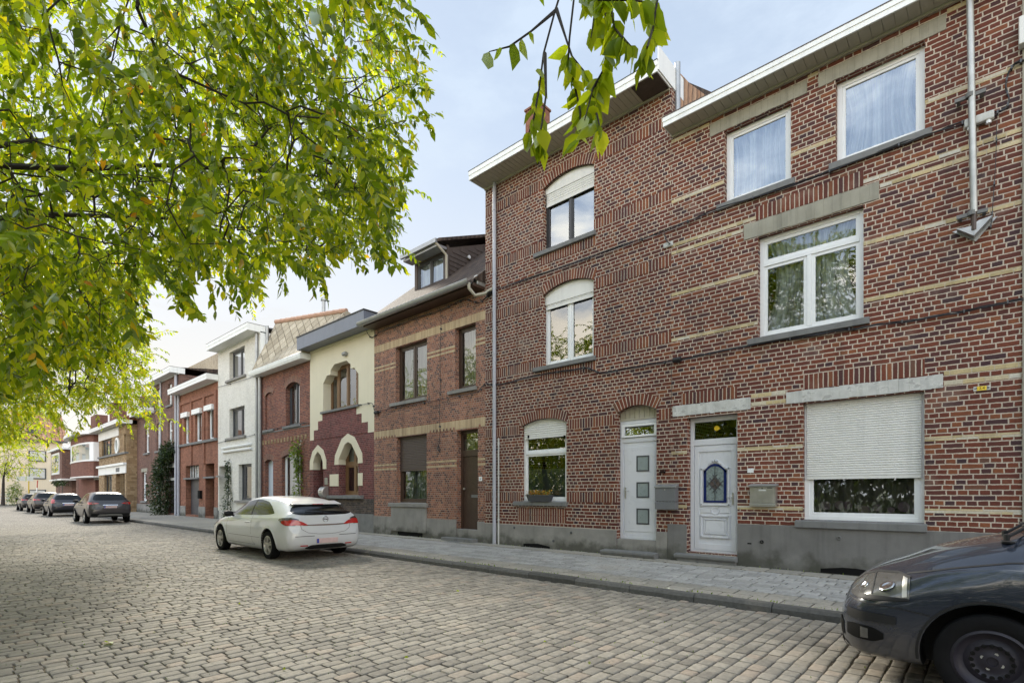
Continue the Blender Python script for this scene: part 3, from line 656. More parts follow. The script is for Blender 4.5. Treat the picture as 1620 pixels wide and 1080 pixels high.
def dark_red_house_arched():
    h = house('brick_house', XB0, XA0, 'tall dark red brick house with arched windows and courses of bricks on end')
    ps = {}
    g0 = (wx(825), wx(896)); g1 = (wx(976), wx(1038.5)); f1 = (wx(859), wx(939)); f2 = (wx(859.5), wx(940))
    ps['g'] = arc(*g0, 3.19, 3.33); ps['d'] = arc(*g1, 3.24, 3.375); ps['1'] = arc(*f1, 6.35, 6.52); ps['2'] = arc(*f2, 8.96, 9.13)
    ops = [Op(*g0, 1.29, 3.33, ps['g'], .10), Op(*g1, .2, 3.375, ps['d'], .14), Op(*f1, 4.61, 6.52, ps['1'], .12), Op(*f2, 7.44, 9.13, ps['2'], .12)]
    wall('wall', h, XB0, XA0, .1, 9.74, ops, [M['brick_b']]); interior(h, XB0, XA0, 9.6, [3.6, 6.9])
    ex = []
    for k, w_ in (('g', .22), ('d', .23), ('1', .23), ('2', .23)):
        p = ps[k]; arch_ring(h, p, w_, 'soldier_b', out=.007); ex.append((p[0][0]-.06, p[-1][0]+.06, p[0][1]-.02, max(z for _, z in p)+w_+.02))
    bands(h, [1.29, 3.0, 4.56, 6.12, 7.47, 8.98], XB0+.005, XA0-.005, ops, .225, 'soldier_b', 'soldier_course', out=.005, uvz=True, extra=ex)
    bands(h, [.78, .955], wx(819), wx(896), [], .165, 'soldier_b', 'soldier_course', out=.005, uvz=True)
    bands(h, [7.11, 4.27], wx(856), wx(943), [], .22, 'soldier_b', 'soldier_course', out=.005, uvz=True)
    mb = MB(); mb.box(XB0-.02, g1[0]-.004, D-.035, D+.02, .1, .685); mb.box(g1[1]+.004, wx(1057)-.004, D-.03, D+.02, .1, .70); mb.box(g1[0]+.002, g1[1]-.002, D-.01, D+.2, .1, .50)
    pl = mb.build('plinth', M['concrete'], h, bevel=.006)
    vx = wx(850); v = MB(); v.prism([(vx-.42,.15),(vx+.42,.15),(vx+.42,.2),(vx+.05,.25),(vx-.42,.22)], D-.039, D-.0355); v.build('cellar_vent', M['black'], pl)
    for px, py in ((815, 834), (877, 855), (905, 842)):
        x, z = W(px, py); a = MB(); a.lathe([(.03,0),(.03,-.01),(.02,-.014),(.0,-.006)], (x, D-.035, z), 'y', 14); a.build('wall_anchor', M['anthracite'], pl, smooth=True)
    st = MB(); st.prism([(D-.24,.21),(D-.24,.25),(D+.05,.27),(D+.05,.13),(D-.2,.13)], wx(958), wx(1043), axis='x'); st.build('doorstep', M['bluestone'], h, bevel=.008)
    # door with three square lights
    y = D+.14; x0, x1 = g1; d = MB()
    for a, b, c, e in ((x0, x0+.075, .5, 3.08), (x1-.075, x1, .5, 3.08), (x0+.075, x1-.075, 3.0, 3.08), (x0+.075, x1-.075, 2.6, 2.7), (x0+.075, x1-.075, .5, .55)): d.box(a, b, y, y+.08, c, e)
    d.box(x0+.075, x1-.075, y+.018, y+.07, .55, 2.6); d.box(x0+.1, x1-.1, y+.010, y+.02, .66, 2.5)
    dr = d.build('front_door', M['door_white'], h, bevel=.005); cx = x0+(x1-x0)*.585
    for py0, py1 in ((719.6, 745), (762, 787), (804, 829.5)):
        z0, z1 = wz(1012, py1), wz(1012, py0); f = MB()
        for a, b, c, e in ((cx-.15, cx+.15, z0, z0+.03), (cx-.15, cx+.15, z1-.03, z1), (cx-.15, cx-.12, z0+.03, z1-.03), (cx+.12, cx+.15, z0+.03, z1-.03)): f.box(a, b, y, y+.018, c, e)
        q = f.build('light_frame', M['anthracite'], dr); MB().face([(cx-.12,y+.006,z0+.03),(cx+.12,y+.006,z0+.03),(cx+.12,y+.006,z1-.03),(cx-.12,y+.006,z1-.03)]).build('pane', M['frost'], q)
    hd = MB(); hd.box(x0+.115, x0+.145, y-.006, y+.012, 1.38, 1.62); hd.tube([(x0+.13,y-.0,1.55),(x0+.13,y-.045,1.55),(x0+.24,y-.05,1.55)], .011, 8); hd.build('handle', M['inox'], dr)
    f = MB()
    for a, b, c, e in ((x0+.05, x0+.11, 2.71, 2.99), (x1-.11, x1-.05, 2.71, 2.99), (x0+.11, x1-.11, 2.71, 2.75), (x0+.11, x1-.11, 2.94, 2.99)): f.box(a, b, y-.03, y+.02, c, e)
    tf = f.build('transom_frame', M['white'], dr); tf['label'] = 'small top light tilted open'
    MB().face([(x0+.09,y-.012,2.74),(x1-.09,y-.012,2.74),(x1-.09,y+.03,2.95),(x0+.09,y+.03,2.95)]).build('pane', M['glass_top'], tf)
    b = MB(); n = 8
    for i in range(n): b.box(x0+(x1-x0)*i/n+.004, x0+(x1-x0)*(i+1)/n-.004, y+.01, y+.03, 3.08, 3.40)
    b.box(x0, x1, y-.02, y+.02, 3.08, 3.11); b.build('boarded_panel', M['cream_board'], h)
    # windows
    w = window(h, *g0, 1.29, 3.34, fw=.07, trans=(2.5,), sash=.045, shut=2.86, panel=None, glass='glass', y=D+.10, curtain=None)
    w['label'] = 'white window with frosted lower pane'
    MB().face([(g0[0]+.06,D+.145,1.35),(g0[1]-.06,D+.145,1.35),(g0[1]-.06,D+.145,2.1),(g0[0]+.06,D+.145,2.1)]).build('frosted_film', plain('frosted_film', (.13,.15,.155), .6, var=.1), w)
    for px in (833.5, 890.5):
        x, z = W(px, 690); MB().box(x-.02, x+.02, D+.05, D+.08, z-.04, z+.03).build('shutter_stop', M['black'], w)
    sill(h, wx(814), wx(898), 1.185, 1.29)
    window(h, *f1, 4.61, 6.55, fw=.065, mull=(.5,), sash=.05, shut=6.0, panel=6.12, glass='glass', curtain=None)
    sill(h, wx(845), wx(943), 4.50, 4.61)
    w = window(h, *f2, 7.44, 9.16, fm='dark_frame', fw=.06, mull=(.5,), sash=.035, shut=8.52, panel=8.84, glass='glass_top')
    w['label'] = 'brown framed window under a half lowered white shutter'
    sill(h, wx(846), wx(943), 7.33, 7.44)
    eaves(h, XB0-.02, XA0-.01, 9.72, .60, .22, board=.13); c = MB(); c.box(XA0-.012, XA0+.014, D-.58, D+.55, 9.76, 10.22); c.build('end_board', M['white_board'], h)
    MB().box(XA0-.6, XA0-.03, D-.56, D-.05, 9.712, 9.726).build('soffit_patch', M['dark_board'], h)
    roof(h, XB0, XA0, D-.1, 9.95, D+4, 11.6, M['tile_brown'])
    MB().face([(XA0+.012,D+.35,9.3),(XA0+.012,D+.35,10.25),(XA0+.012,D+.9,10.32),(XA0+.012,D+3,10.9),(XA0+.012,D+5,11.2),(XA0+.012,D+5,9.3)], 0, [(0,0),(0,1),(.5,1.1),(2.6,1.6),(4.6,1.9),(4.6,0)]).build('tiled_cheek', tiles('cheek_tiles', [(.30,.17,.10), (.36,.22,.14), (.40,.26,.17)], .21, 3.0), h)
    mb = MB(); mb.tube([(XA0-.0+.03, D+.22, 8.9), (XA0+.03, D+.22, 10.35)], .06, 12); mb.build('vent_pipe', M['zinc'], h, smooth=40)
    x = wx(849, 12.5); z = wz(849, 176, 12.5); mb = MB(); mb.box(x-.28, x+.28, 12.3, 12.8, 9.9, z); mb.box(x-.31, x+.31, 12.27, 12.83, z, z+.06); mb.build('chimney', M['brick_i'], h)
    downpipe(h, wx(785), .15, 9.74, clips=(1.4, 3.2, 5.2, 7.3, 9.0)); downpipe(h, wx(790.5), .15, 2.95, mat='lintel_white', r=.022, clips=(.8, 2.0, 2.8), name='thin_pipe')
dark_red_house_arched()

def light_brick_house():
    h = house('brick_house', XC0, XB0, 'light red brick house with buff bands, brown diagonal boarded door and roof dormer')
    u1 = Op(wx(626), wx(675.5), 4.42, 6.2, depth=.16); u2 = Op(wx(720), wx(752.6), 4.45, 6.22, depth=.16); l1 = Op(wx(627.5), wx(675), 1.19, 3.30, depth=.16); dr = Op(wx(722.5), wx(756), .47, 3.28, depth=.18)
    ops = [u1, u2, l1, dr]; wall('wall', h, XC0, XB0, .1, 7.1, ops, [M['brick_c']]); interior(h, XC0, XB0, 7.0, [3.6])
    for z, hh in ((6.22, .235), (3.32, .25)): bands(h, [z], XC0+.003, XB0-.003, ops, hh, 'buff', 'buff_band', out=.006, uvz=True)
    bands(h, [5.56, 5.68, 2.26, 2.40], XC0+.003, XB0-.003, ops, .06, 'buff', 'buff_course', out=.004, uvz=True)
    mb = MB(); n = 34
    for i in range(n):
        x = XC0+.1+(XB0-XC0-.2)*i/n
        if not any(o.x0-.02 < x < o.x1 and o.z1 > 3.30 for o in ops): mb.box(x, x+.07, D-.012, D+.01, 3.318, 3.39)
    mb.build('dentil_course', M['brick_c'], h)
    mb = MB(); mb.box(XC0, wx(620), D-.03, D+.02, .1, .73); mb.box(wx(620)+.002, wx(676)-.002, D-.012, D+.02, .1, .3); mb.box(wx(676), dr.x0-.004, D-.03, D+.02, .1, .73); mb.box(dr.x1+.004, XB0-.024, D-.03, D+.02, .1, .72); mb.box(dr.x0+.002, dr.x1-.002, D-.012, D+.22, .1, .475)
    pl = mb.build('plinth', M['concrete'], h, bevel=.006)
    mb = MB(); mb.box(wx(620.5), wx(675.5), D-.055, D+.02, .28, 1.06); mb.build('sill_panel', M['concrete'], h, bevel=.006)
    MB().box(wx(630), wx(669), D-.02, D-.0, .13, .279).build('cellar_vent', M['black'], h)
    sill(h, wx(617), wx(677.5), 1.065, 1.19, out=.09, mat='concrete', back=.16); sill(h, wx(618.5), wx(675), 4.31, 4.42, mat='concrete', back=.16); sill(h, wx(710), wx(755), 4.34, 4.45, mat='concrete', back=.16)
    window(h, u1.x0, u1.x1, 4.42, 6.2, fm='brown_wood', fw=.07, mull=(.5,), y=D+.15, curtain='lace', glass='glass_dim', seed=2, waves=12)
    window(h, u2.x0, u2.x1, 4.45, 6.22, fm='brown_wood', fw=.07, y=D+.15, curtain='lace', glass='glass_dim', seed=4, waves=9)
    w = window(h, l1.x0, l1.x1, 1.19, 3.30, fm='brown_wood', fw=.08, y=D+.15, shut=2.2, shm='shutter_brown', curtain='lace', glass='glass_dim', seed=6, waves=13)
    w['label'] = 'window under a half closed brown roller shutter'
    y = D+.17; x0, x1 = dr.x0, dr.x1; d = MB()
    for a, b, c, e in ((x0, x0+.08, .47, 3.28), (x1-.08, x1, .47, 3.28), (x0+.08, x1-.08, 2.55, 2.72), (x0+.08, x1-.08, 3.2, 3.28)): d.box(a, b, y, y+.08, c, e)
    xa, xb, za, zb = x0+.085, x1-.085, .48, 2.545; d.box(xa, xb, y+.045, y+.07, za, zb)
    wd = .11; k = -30
    for k in range(-24, 30):                       # boards at forty five degrees, cut to the leaf
        c0 = k*wd*1.414; poly = [(xa, xa-xa+c0+za), (xb, (xb-xa)*-1+c0+za), (xb, (xb-xa)*-1+c0+za+wd*1.38), (xa, c0+za+wd*1.38)]
        def clip(p, side, lim):
            out = []
            for i in range(len(p)):
                a, b = p[i], p[(i+1) % len(p)]; ia, ib = side(a[1], lim), side(b[1], lim)
                if ia: out.append(a)
                if ia != ib: t = (lim-a[1])/(b[1]-a[1]); out.append((a[0]+t*(b[0]-a[0]), lim))
            return out
        poly = clip(poly, lambda v, l: v >= l, za); poly = clip(poly, lambda v, l: v <= l, zb) if poly else poly
        if poly and len(poly) > 2: d.prism(poly, y+.03, y+.046)
    o = d.build('front_door', M['brown_wood'], h); o['label'] = 'brown door of diagonal boards'
    MB().face([(xa,y+.03,2.7),(xb,y+.03,2.7),(xb,y+.03,3.22),(xa,y+.03,3.22)]).build('transom_pane', M['glass'], o)
    wavy(xa, xb, 2.72, 3.05, y+.1, waves=8).build('curtain', M['lace'], o)
    f = MB(); f.box(xa+.32, xa+.6, y+.018, y+.03, 1.37, 1.45); f.build('letter_slot', M['bluestone'], o)
    f = MB(); f.lathe([(.0,-.06),(.03,-.055),(.035,-.03),(.012,-.02),(.012,.0)], (xa+.05, y+.03, 1.62), 'y', 16); f.build('door_knob', M['inox'], o, smooth=60)
    st = MB(); st.box(wx(708), wx(757), D-.25, D+.05, .13, .235); st.build('doorstep', M['bluestone'], h, bevel=.01)
    # gutter, roof, dormer
    g = MB(); n = 10; P = []
    for i in range(n+1):
        a = math.pi*i/n; P.append([(XC0-.1, D-.52-.1*math.cos(a), 7.14-.1*math.sin(a)), (XB0-.08, D-.52-.1*math.cos(a), 7.14-.1*math.sin(a))])
    g.grid(P); g.box(XC0-.1, XB0-.08, D-.63, D-.62, 7.14, 7.16); g.box(XC0-.105, XC0-.1, D-.62, D-.42, 7.05, 7.14); g.build('gutter', M['zinc'], h, smooth=50)
    s = MB(); s.box(XC0, XB0-.03, D-.42, D, 7.02, 7.10); s.build('soffit', M['brown_wood'], h)
    roof(h, XC0, XB0, D-.45, 7.18, D+4.3, 11.2, M['tile_brown'])
    p = MB(); x = XB0-.12; p.tube([(x,D-.5,7.08),(x,D-.5,6.95),(x+.02,D-.3,6.8),(x+.22,D-.1,6.86),(wx(783),D-.1,6.92)], .045, 10); p.build('swan_neck_pipe', M['cream_board'], h, smooth=50)
    p = MB(); p.box(XB0-.16, XB0-.01, D-.3, D+.05, 7.08, 7.34); p.build('lead_hopper', M['steel'], h, bevel=.02)
    dy = D+.95; x0, x1, z0, z1 = -14.45, -12.78, 7.75, 9.42
    d = MB(); d.box(x0, x1, dy, dy+.1, z0, 8.28); d.box(x0, x0+.14, dy, dy+.1, 8.28, z1); d.box(x1-.14, x1, dy, dy+.1, 8.28, z1); d.box(x0+.14, x1-.14, dy, dy+.1, 9.22, z1)
    for xx, sg in ((x0, -1), (x1, 1)):             # lapped boards on both cheeks
        e = .05; d.prism([(dy+.1,z0),(dy+3.3,z0),(dy+3.3,9.36+3.2*.42),(dy+.1,9.36)], min(xx, xx-sg*e), max(xx, xx-sg*e), axis='x')
        a = z0
        while a < 10.4:
            b = a+.15; ys = dy+.1 if b < 9.36 else dy+.12+(b-9.36)/.42
            if ys < dy+3.2: d.face([(xx+sg*.018,ys,a),(xx+sg*.018,dy+3.3,a),(xx+sg*.004,dy+3.3,b),(xx+sg*.004,ys,b)]); d.face([(xx+sg*.018,ys,a),(xx+sg*.018,dy+3.3,a),(xx,dy+3.3,a),(xx,ys,a)])
            a = b
    o = d.build('dormer', M['dark_board'], h)
    r = MB(); r.prism([(dy-.42,9.36),(dy+3.4,9.36+3.82*.42),(dy+3.4,9.46+3.82*.42),(dy-.42,9.46)], x0-.12, x1+.10, axis='x'); r.build('dormer_roof', M['tile_brown'], o)
    f = MB(); f.box(x0-.16, x1+.02, dy-.5, dy-.42, 9.33, 9.46); f.box(x0-.10, x1-.0, dy-.40, dy-.02, 9.25, 9.33); f.build('dormer_gutter', M['zinc'], o)
    f = MB(); f.tube([(x1-.03,dy-.44,9.35),(x1+.03,dy-.3,9.2),(x1+.05,dy-.06,9.05),(x1+.05,dy-.05,8.1)], .04, 10); f.build('dormer_pipe', M['cream_board'], o, smooth=50)
    window(h, x0+.14, x1-.14, 8.28, 9.22, fm='dark_frame', fw=.06, mull=(.5,), y=dy+.03, sash=.04, curtain='sheer', glass='glass_top', waves=7)
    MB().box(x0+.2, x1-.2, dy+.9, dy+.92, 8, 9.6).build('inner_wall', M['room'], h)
    f = MB(); f.lathe([(.0,-.05),(.05,-.03),(.06,.03),(.0,.05)], (x1+.06, dy+.9, 9.3), 'x', 12); f.build('alarm_lamp', M['white'], o, smooth=60)
light_brick_house()

def cream_red_house():
    h = house('rendered_house', XE0, XC0, 'house with cream upper front stepping down into oxblood red brick and pointed openings')
    def prof(x0, x1, zs, zt, c): return [(x0, zs), (x0+c, zt), (x1-c, zt), (x1, zs)]
    xl, xa, xb, xr = wx(511.4), wx(522.8), wx(554.5), wx(567)
    p1 = [(xl,5.70),(xl+.28,5.96),(xa,5.96),(xa,6.12),(xa+.28,6.30),(xb-.28,6.30),(xb,6.12),(xb,5.96),(xr-.28,5.96),(xr,5.70)]
    w1 = Op(xl, xr, 4.62, 6.30, p1, .34)
    gx0, gx1 = wx(536), wx(567); p2 = [(gx0,2.75),(gx0+.42,3.27),((gx0+gx1)/2,3.36),(gx1-.42,3.27),(gx1,2.75)]; w0 = Op(gx0, gx1, 1.42, 3.36, p2, .3)
    dx0, dx1 = wx(495.5), wx(511.5); p3 = [(dx0,2.7),(dx0+.16,2.98),((dx0+dx1)/2,3.12),(dx1-.16,2.98),(dx1,2.7)]; d0 = Op(dx0, dx1, .2, 3.12, p3, .9)
    ops = [w1, w0, d0]
    w1.rev = 0
    wall('upper_wall', h, XE0, XC0, 3.58, 7.1, [w1], [M['cream']], deep=8); interior(h, XE0, XC0, 7.0, [3.6])
    # stepped oxblood brick up to the sill of the upper window
    wall('lower_wall', h, XE0, XC0, .1, 3.58, [w0, d0], [M['brick_e']])
    st = MB(); m = (XE0+XC0)/2
    for z0, z1, a, b in ((3.58, 3.95, XE0+.33, XC0-.38), (3.95, 4.28, XE0+.66, XC0-.78), (4.28, 4.53, XE0+1.0, XC0-1.12)): st.box(a, b, D-.012, D+.0, z0, z1)
    st.build('stepped_gable_brickwork', M['brick_e'], h)
    c = MB()
    def surround(p, wd, zb, out=.02):
        n = len(p); pts = [(p[0][0], zb)] + p + [(p[-1][0], zb)]; o = []
        for i in range(len(pts)):
            a, b = Vector(pts[max(i-1,0)]), Vector(pts[min(i+1,len(pts)-1)]); t = (b-a).normalized(); o.append((pts[i][0]-t.y*wd, pts[i][1]+t.x*wd))
        for i in range(len(pts)-1):
            a, b, cc, dd = pts[i], pts[i+1], o[i+1], o[i]; c.face([(a[0],D-out,a[1]),(b[0],D-out,b[1]),(cc[0],D-out,cc[1]),(dd[0],D-out,dd[1])])
            c.face([(a[0],D-out,a[1]),(a[0],D+.295,a[1]),(b[0],D+.295,b[1]),(b[0],D-out,b[1])]); c.face([(dd[0],D-out,dd[1]),(dd[0],D+.01,dd[1]),(cc[0],D+.01,cc[1]),(cc[0],D-out,cc[1])])
        for k in (0, -1): a, dd = pts[k], o[k]; c.face([(a[0],D-out,a[1]),(dd[0],D-out,dd[1]),(dd[0],D+.29,dd[1]),(a[0],D+.29,a[1])])
    e = .012
    surround([(x+(e if x < (gx0+gx1)/2 else -e), z-e) for x, z in p2], .30, 2.55); surround([(x+(e if x < (dx0+dx1)/2 else -e), z-e) for x, z in p3], .26, 2.42)
    c.build('arch_surround', M['cream'], h)
    for a, b, z0, z1 in ((gx0-.62, gx0-.004, 1.76, 2.2), (gx1+.004, gx1+.28, 1.76, 2.2)): MB().box(a, b, D-.025, D+.01, z0, z1).build('cream_block', M['cream'], h)
    bl = MB(); bl.box(wx(513), XC0-.003, D-.015, D, .78, 1.30); bl.build('dark_brick_apron', M['brick_dark'], h)
    MB().box(XE0, XC0-.002, D-.03, D+.0, .1, .78).build('plinth', M['bluestone'], h)
    sill(h, wx(520.5), wx(575.6), 1.30, 1.42, out=.12, back=.3); sill(h, wx(509), wx(569), 4.53, 4.62, out=.08, back=.3)
    w = window(h, gx0, gx1, 1.42, 3.36, fm='oak', fw=.11, mull=(.5,), trans=(2.55,), y=D+.28, sash=.05, glass='glass', curtain='sheer', cz0=2.6)
    w = window(h, xl, xa, 4.62, 5.98, fm='oak', fw=.08, y=D+.32, glass='glass', sash=.04); window(h, xa, xb, 4.62, 6.30, fm='oak', fw=.09, mull=(.5,), y=D+.30, glass='glass', sash=.05); window(h, xb, xr, 4.62, 5.98, fm='oak', fw=.08, y=D+.32, glass='glass', sash=.04)
    MB().box(dx0, dx1, D+.9, D+.95, .2, 3.1).build('front_door', M['oak'], h)
    f = MB(); f.box(-20.02, -15.28, D-.5, D-.46, 7.08, 7.56); f.box(-20.02, -19.98, D-.46, D+.4, 7.08, 7.555); f.box(-15.32, -15.28, D-.46, D+.4, 7.08, 7.555); f.box(-19.98, -15.32, D-.46, D, 7.085, 7.10); f.build('fascia', M['slate_blue'], h)
    MB().box(-20.05, -15.25, D-.53, D+.45, 7.561, 7.59).build('gutter_edge', M['dark_frame'], h)
    MB().box(XE0+.1, XC0-.1, D-.06, D-.001, 7.0, 7.08).build('moulding', M['cream'], h)
    roof(h, XE0, XC0, D+.3, 7.3, D+4, 7.6, M['tile_grey'])
cream_red_house()

def plain_red_house():
    h = house('brick_house', XF0, XE0, 'plain red brick house with diamond slate mansard and pale blue door')
    x0, x1 = wx(452), wx(474); pu = arc(x0, x1, 5.93, 6.12); bx0, bx1 = wx(419.5), wx(432); pb = arc(bx0, bx1, 5.85, 5.98); gx0, gx1 = wx(446), wx(475); pg = arc(gx0, gx1, 3.02, 3.14); dx0, dx1 = wx(418.7), wx(432); pd = arc(dx0, dx1, 2.88, 3.0)
    U, B, G, Dr = Op(x0, x1, 4.33, 6.12, pu, .2), Op(bx0, bx1, 4.33, 5.98, pb, .07), Op(gx0, gx1, .95, 3.14, pg, .16), Op(dx0, dx1, .25, 3.0, pd, .22)
    wall('wall', h, XF0, XE0, .1, 6.77, [U, B, G, Dr], [M['brick_f']]); interior(h, XF0, XE0, 6.7, [3.6])
    MB().face([(bx0,D+.07,4.33),(bx1,D+.07,4.33),(bx1,D+.07,5.98),(bx0,D+.07,5.98)]).build('blind_window', M['brick_f'], h)
    for p in (pu, pb, pg, pd): arch_ring(h, p, .24, 'soldier_b', out=.006)
    MB().box(XF0, XE0-.003, D-.02, D+.01, 4.17, 4.21).build('string_course', M['bluestone'], h)
    sill(h, x0-.2, x1+.15, 4.22, 4.33, back=.2); sill(h, bx0-.15, bx1+.12, 4.22, 4.33, back=.06)
    mb = MB()
    for i in range(14):
        x = XF0+.3+i*.31; mb.box(x, x+.16, D-.02, D+.01, 3.68, 3.86)
    mb.build('patterned_course', M['brick_k'], h)
    window(h, x0, x1, 4.33, 6.14, fm='anthracite', fw=.07, mull=(.5,), y=D+.18, glass='glass_top', sash=.04, curtain='sheer')
    window(h, gx0, gx1, .95, 3.16, fm='white', fw=.09, y=D+.14, glass='glass', sash=.06, curtain='lace', waves=11)
    d = MB(); d.box(dx0, dx0+.08, D+.18, D+.24, .25, 3.0); d.box(dx1-.08, dx1, D+.18, D+.24, .25, 3.0); d.box(dx0+.08, dx1-.08, D+.2, D+.24, .25, 3.0); d.box(dx0+.12, dx1-.12, D+.185, D+.2, 2.45, 2.55); d.box(dx0+.16, dx1-.16, D+.19, D+.2, .5, 1.2)
    o = d.build('front_door', plain('pale_blue_door', (.50,.55,.62), .35, var=.05), h); MB().box(dx1-.2, dx1-.17, D+.13, D+.18, 1.3, 1.5).build('handle', M['anthracite'], o)
    MB().box(XF0, dx0-.003, D-.02, D+.0, .1, .7).build('plinth', M['bluestone'], h); MB().box(dx1+.003, XE0-.002, D-.02, D+.0, .1, .7).build('plinth', M['bluestone'], h)
    f = MB(); f.prism([(D-.44,6.86),(D-.46,6.98),(D-.44,7.0),(D+.1,7.0),(D+.1,6.77),(D-.40,6.77)], XF0-.12, XE0+.05, axis='x'); f.build('cornice', M['white_board'], h)
    a = [(XF0,D-.38,7.01),(XE0+.02,D-.38,7.01),(XE0+.02,D+1.6,9.15),(XF0,D+.75,9.5)]; L = 2.7
    r = MB(); r.face(a, 0, [(0,0),(XE0-XF0,0),(XE0-XF0,L),(0,L)]); r.face([a[1],(XE0+.02,D+8,7),a[2]]); r.face([a[3],a[2],(XE0,D+8,7),(XF0,D+8,7)]); r.build('roof', M['tile_diamond'], h)
    t = MB(); n = 12
    for i in range(n):
        p, q = Vector(a[3])+(Vector(a[2])-Vector(a[3]))*(i/n), Vector(a[3])+(Vector(a[2])-Vector(a[3]))*((i+.96)/n); t.tube([p, q], [.12, .10], 8)
    t.build('ridge_tiles', M['ridge'], h)
    x, z = wx(512, 13.5), wz(512, 472, 13.5); t = MB(); t.tube([(x,13.5,8.6),(x,13.5,z-.15)], .09, 12); t.tube([(x,13.5,z-.12),(x,13.5,z)], .14, 12); t.build('flue', M['zinc'], h, smooth=40)
    downpipe(h, wx(414.5), .15, 6.8, mat='zinc', r=.075, clips=(2, 4, 6))
plain_red_house()

def white_house():
    h = house('painted_brick_house', XH0, XF0, 'white painted brick house of three storeys with a white cornice')
    ops = [Op(wx(363), wx(387), 7.18, 8.58, depth=.2), Op(wx(363), wx(387), 4.27, 5.72, depth=.2), Op(wx(377.5), wx(398), 1.15, 2.9, depth=.2), Op(wx(346.5), wx(360.5), .2, 2.9, depth=.45)]
    wall('wall', h, XH0, XF0, .1, 8.85, ops, [M['brick_h']]); interior(h, XH0, XF0, 8.7, [3.6, 6.6])
    for o, g, mu in ((ops[0], 'glass_top', (.55,)), (ops[1], 'glass', (.6,)), (ops[2], 'glass', (.22,))):
        window(h, o.x0, o.x1, o.z0, o.z1, fm='anthracite', fw=.07, mull=mu, y=D+.17, glass=g, sash=.05); sill(h, o.x0-.35, o.x1+.2, o.z0-.12, o.z0, out=.1, back=.18, mat='concrete')
    mb = MB()
    for z in (3.55, 3.75): mb.prism([(D-.09,z),(D-.11,z+.06),(D-.09,z+.09),(D+.0,z+.09),(D+.0,z)], wx(353.5), wx(399), axis='x')
    mb.build('rib_moulding', M['white_board'], h)
    mb = MB(); mb.box(wx(345)+.15, wx(362), D-.16, D+.02, 2.33, 2.42); mb.build('door_canopy', M['concrete'], h)
    d = MB(); x0, x1 = ops[3].x0, ops[3].x1; d.box(x0, x1, D+.42, D+.46, .2, 2.3); d.box(x0+.12, x1-.12, D+.41, D+.42, .5, 1.1); d.box(x0+.12, x1-.12, D+.41, D+.42, 1.3, 2.1); o = d.build('front_door', M['white_board'], h)
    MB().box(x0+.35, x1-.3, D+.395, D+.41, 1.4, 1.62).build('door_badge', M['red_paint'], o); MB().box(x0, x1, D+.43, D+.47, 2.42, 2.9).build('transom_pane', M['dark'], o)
    MB().box(XH0+.003, x0-.002, D-.02, D+.0, .1, .6).build('plinth', M['bluestone'], h); MB().box(x1+.003, XF0-.003, D-.02, D+.0, .1, .6).build('plinth', M['bluestone'], h)
    eaves(h, XH0-.05, XF0+.02, 8.85, .55, .32, soffit='white_board', board=.3)
    roof(h, XH0, XF0, D-.2, 9.1, D+4, 9.5, M['tile_grey'])
    downpipe(h, XF0-.16, .15, 8.9, mat='zinc', r=.06, clips=(2, 4, 6, 8)); p = MB(); p.tube([(XF0+.08,D+.3,6.9),(XF0+.08,D+.3,9.2)], .07, 10); p.build('side_pipe', M['zinc'], h, smooth=40)
    MB().box(XF0+.0, XF0+.02, D+.02, D+.7, 6.9, 8.9).build('side_render', M['white_board'], h)
white_house()

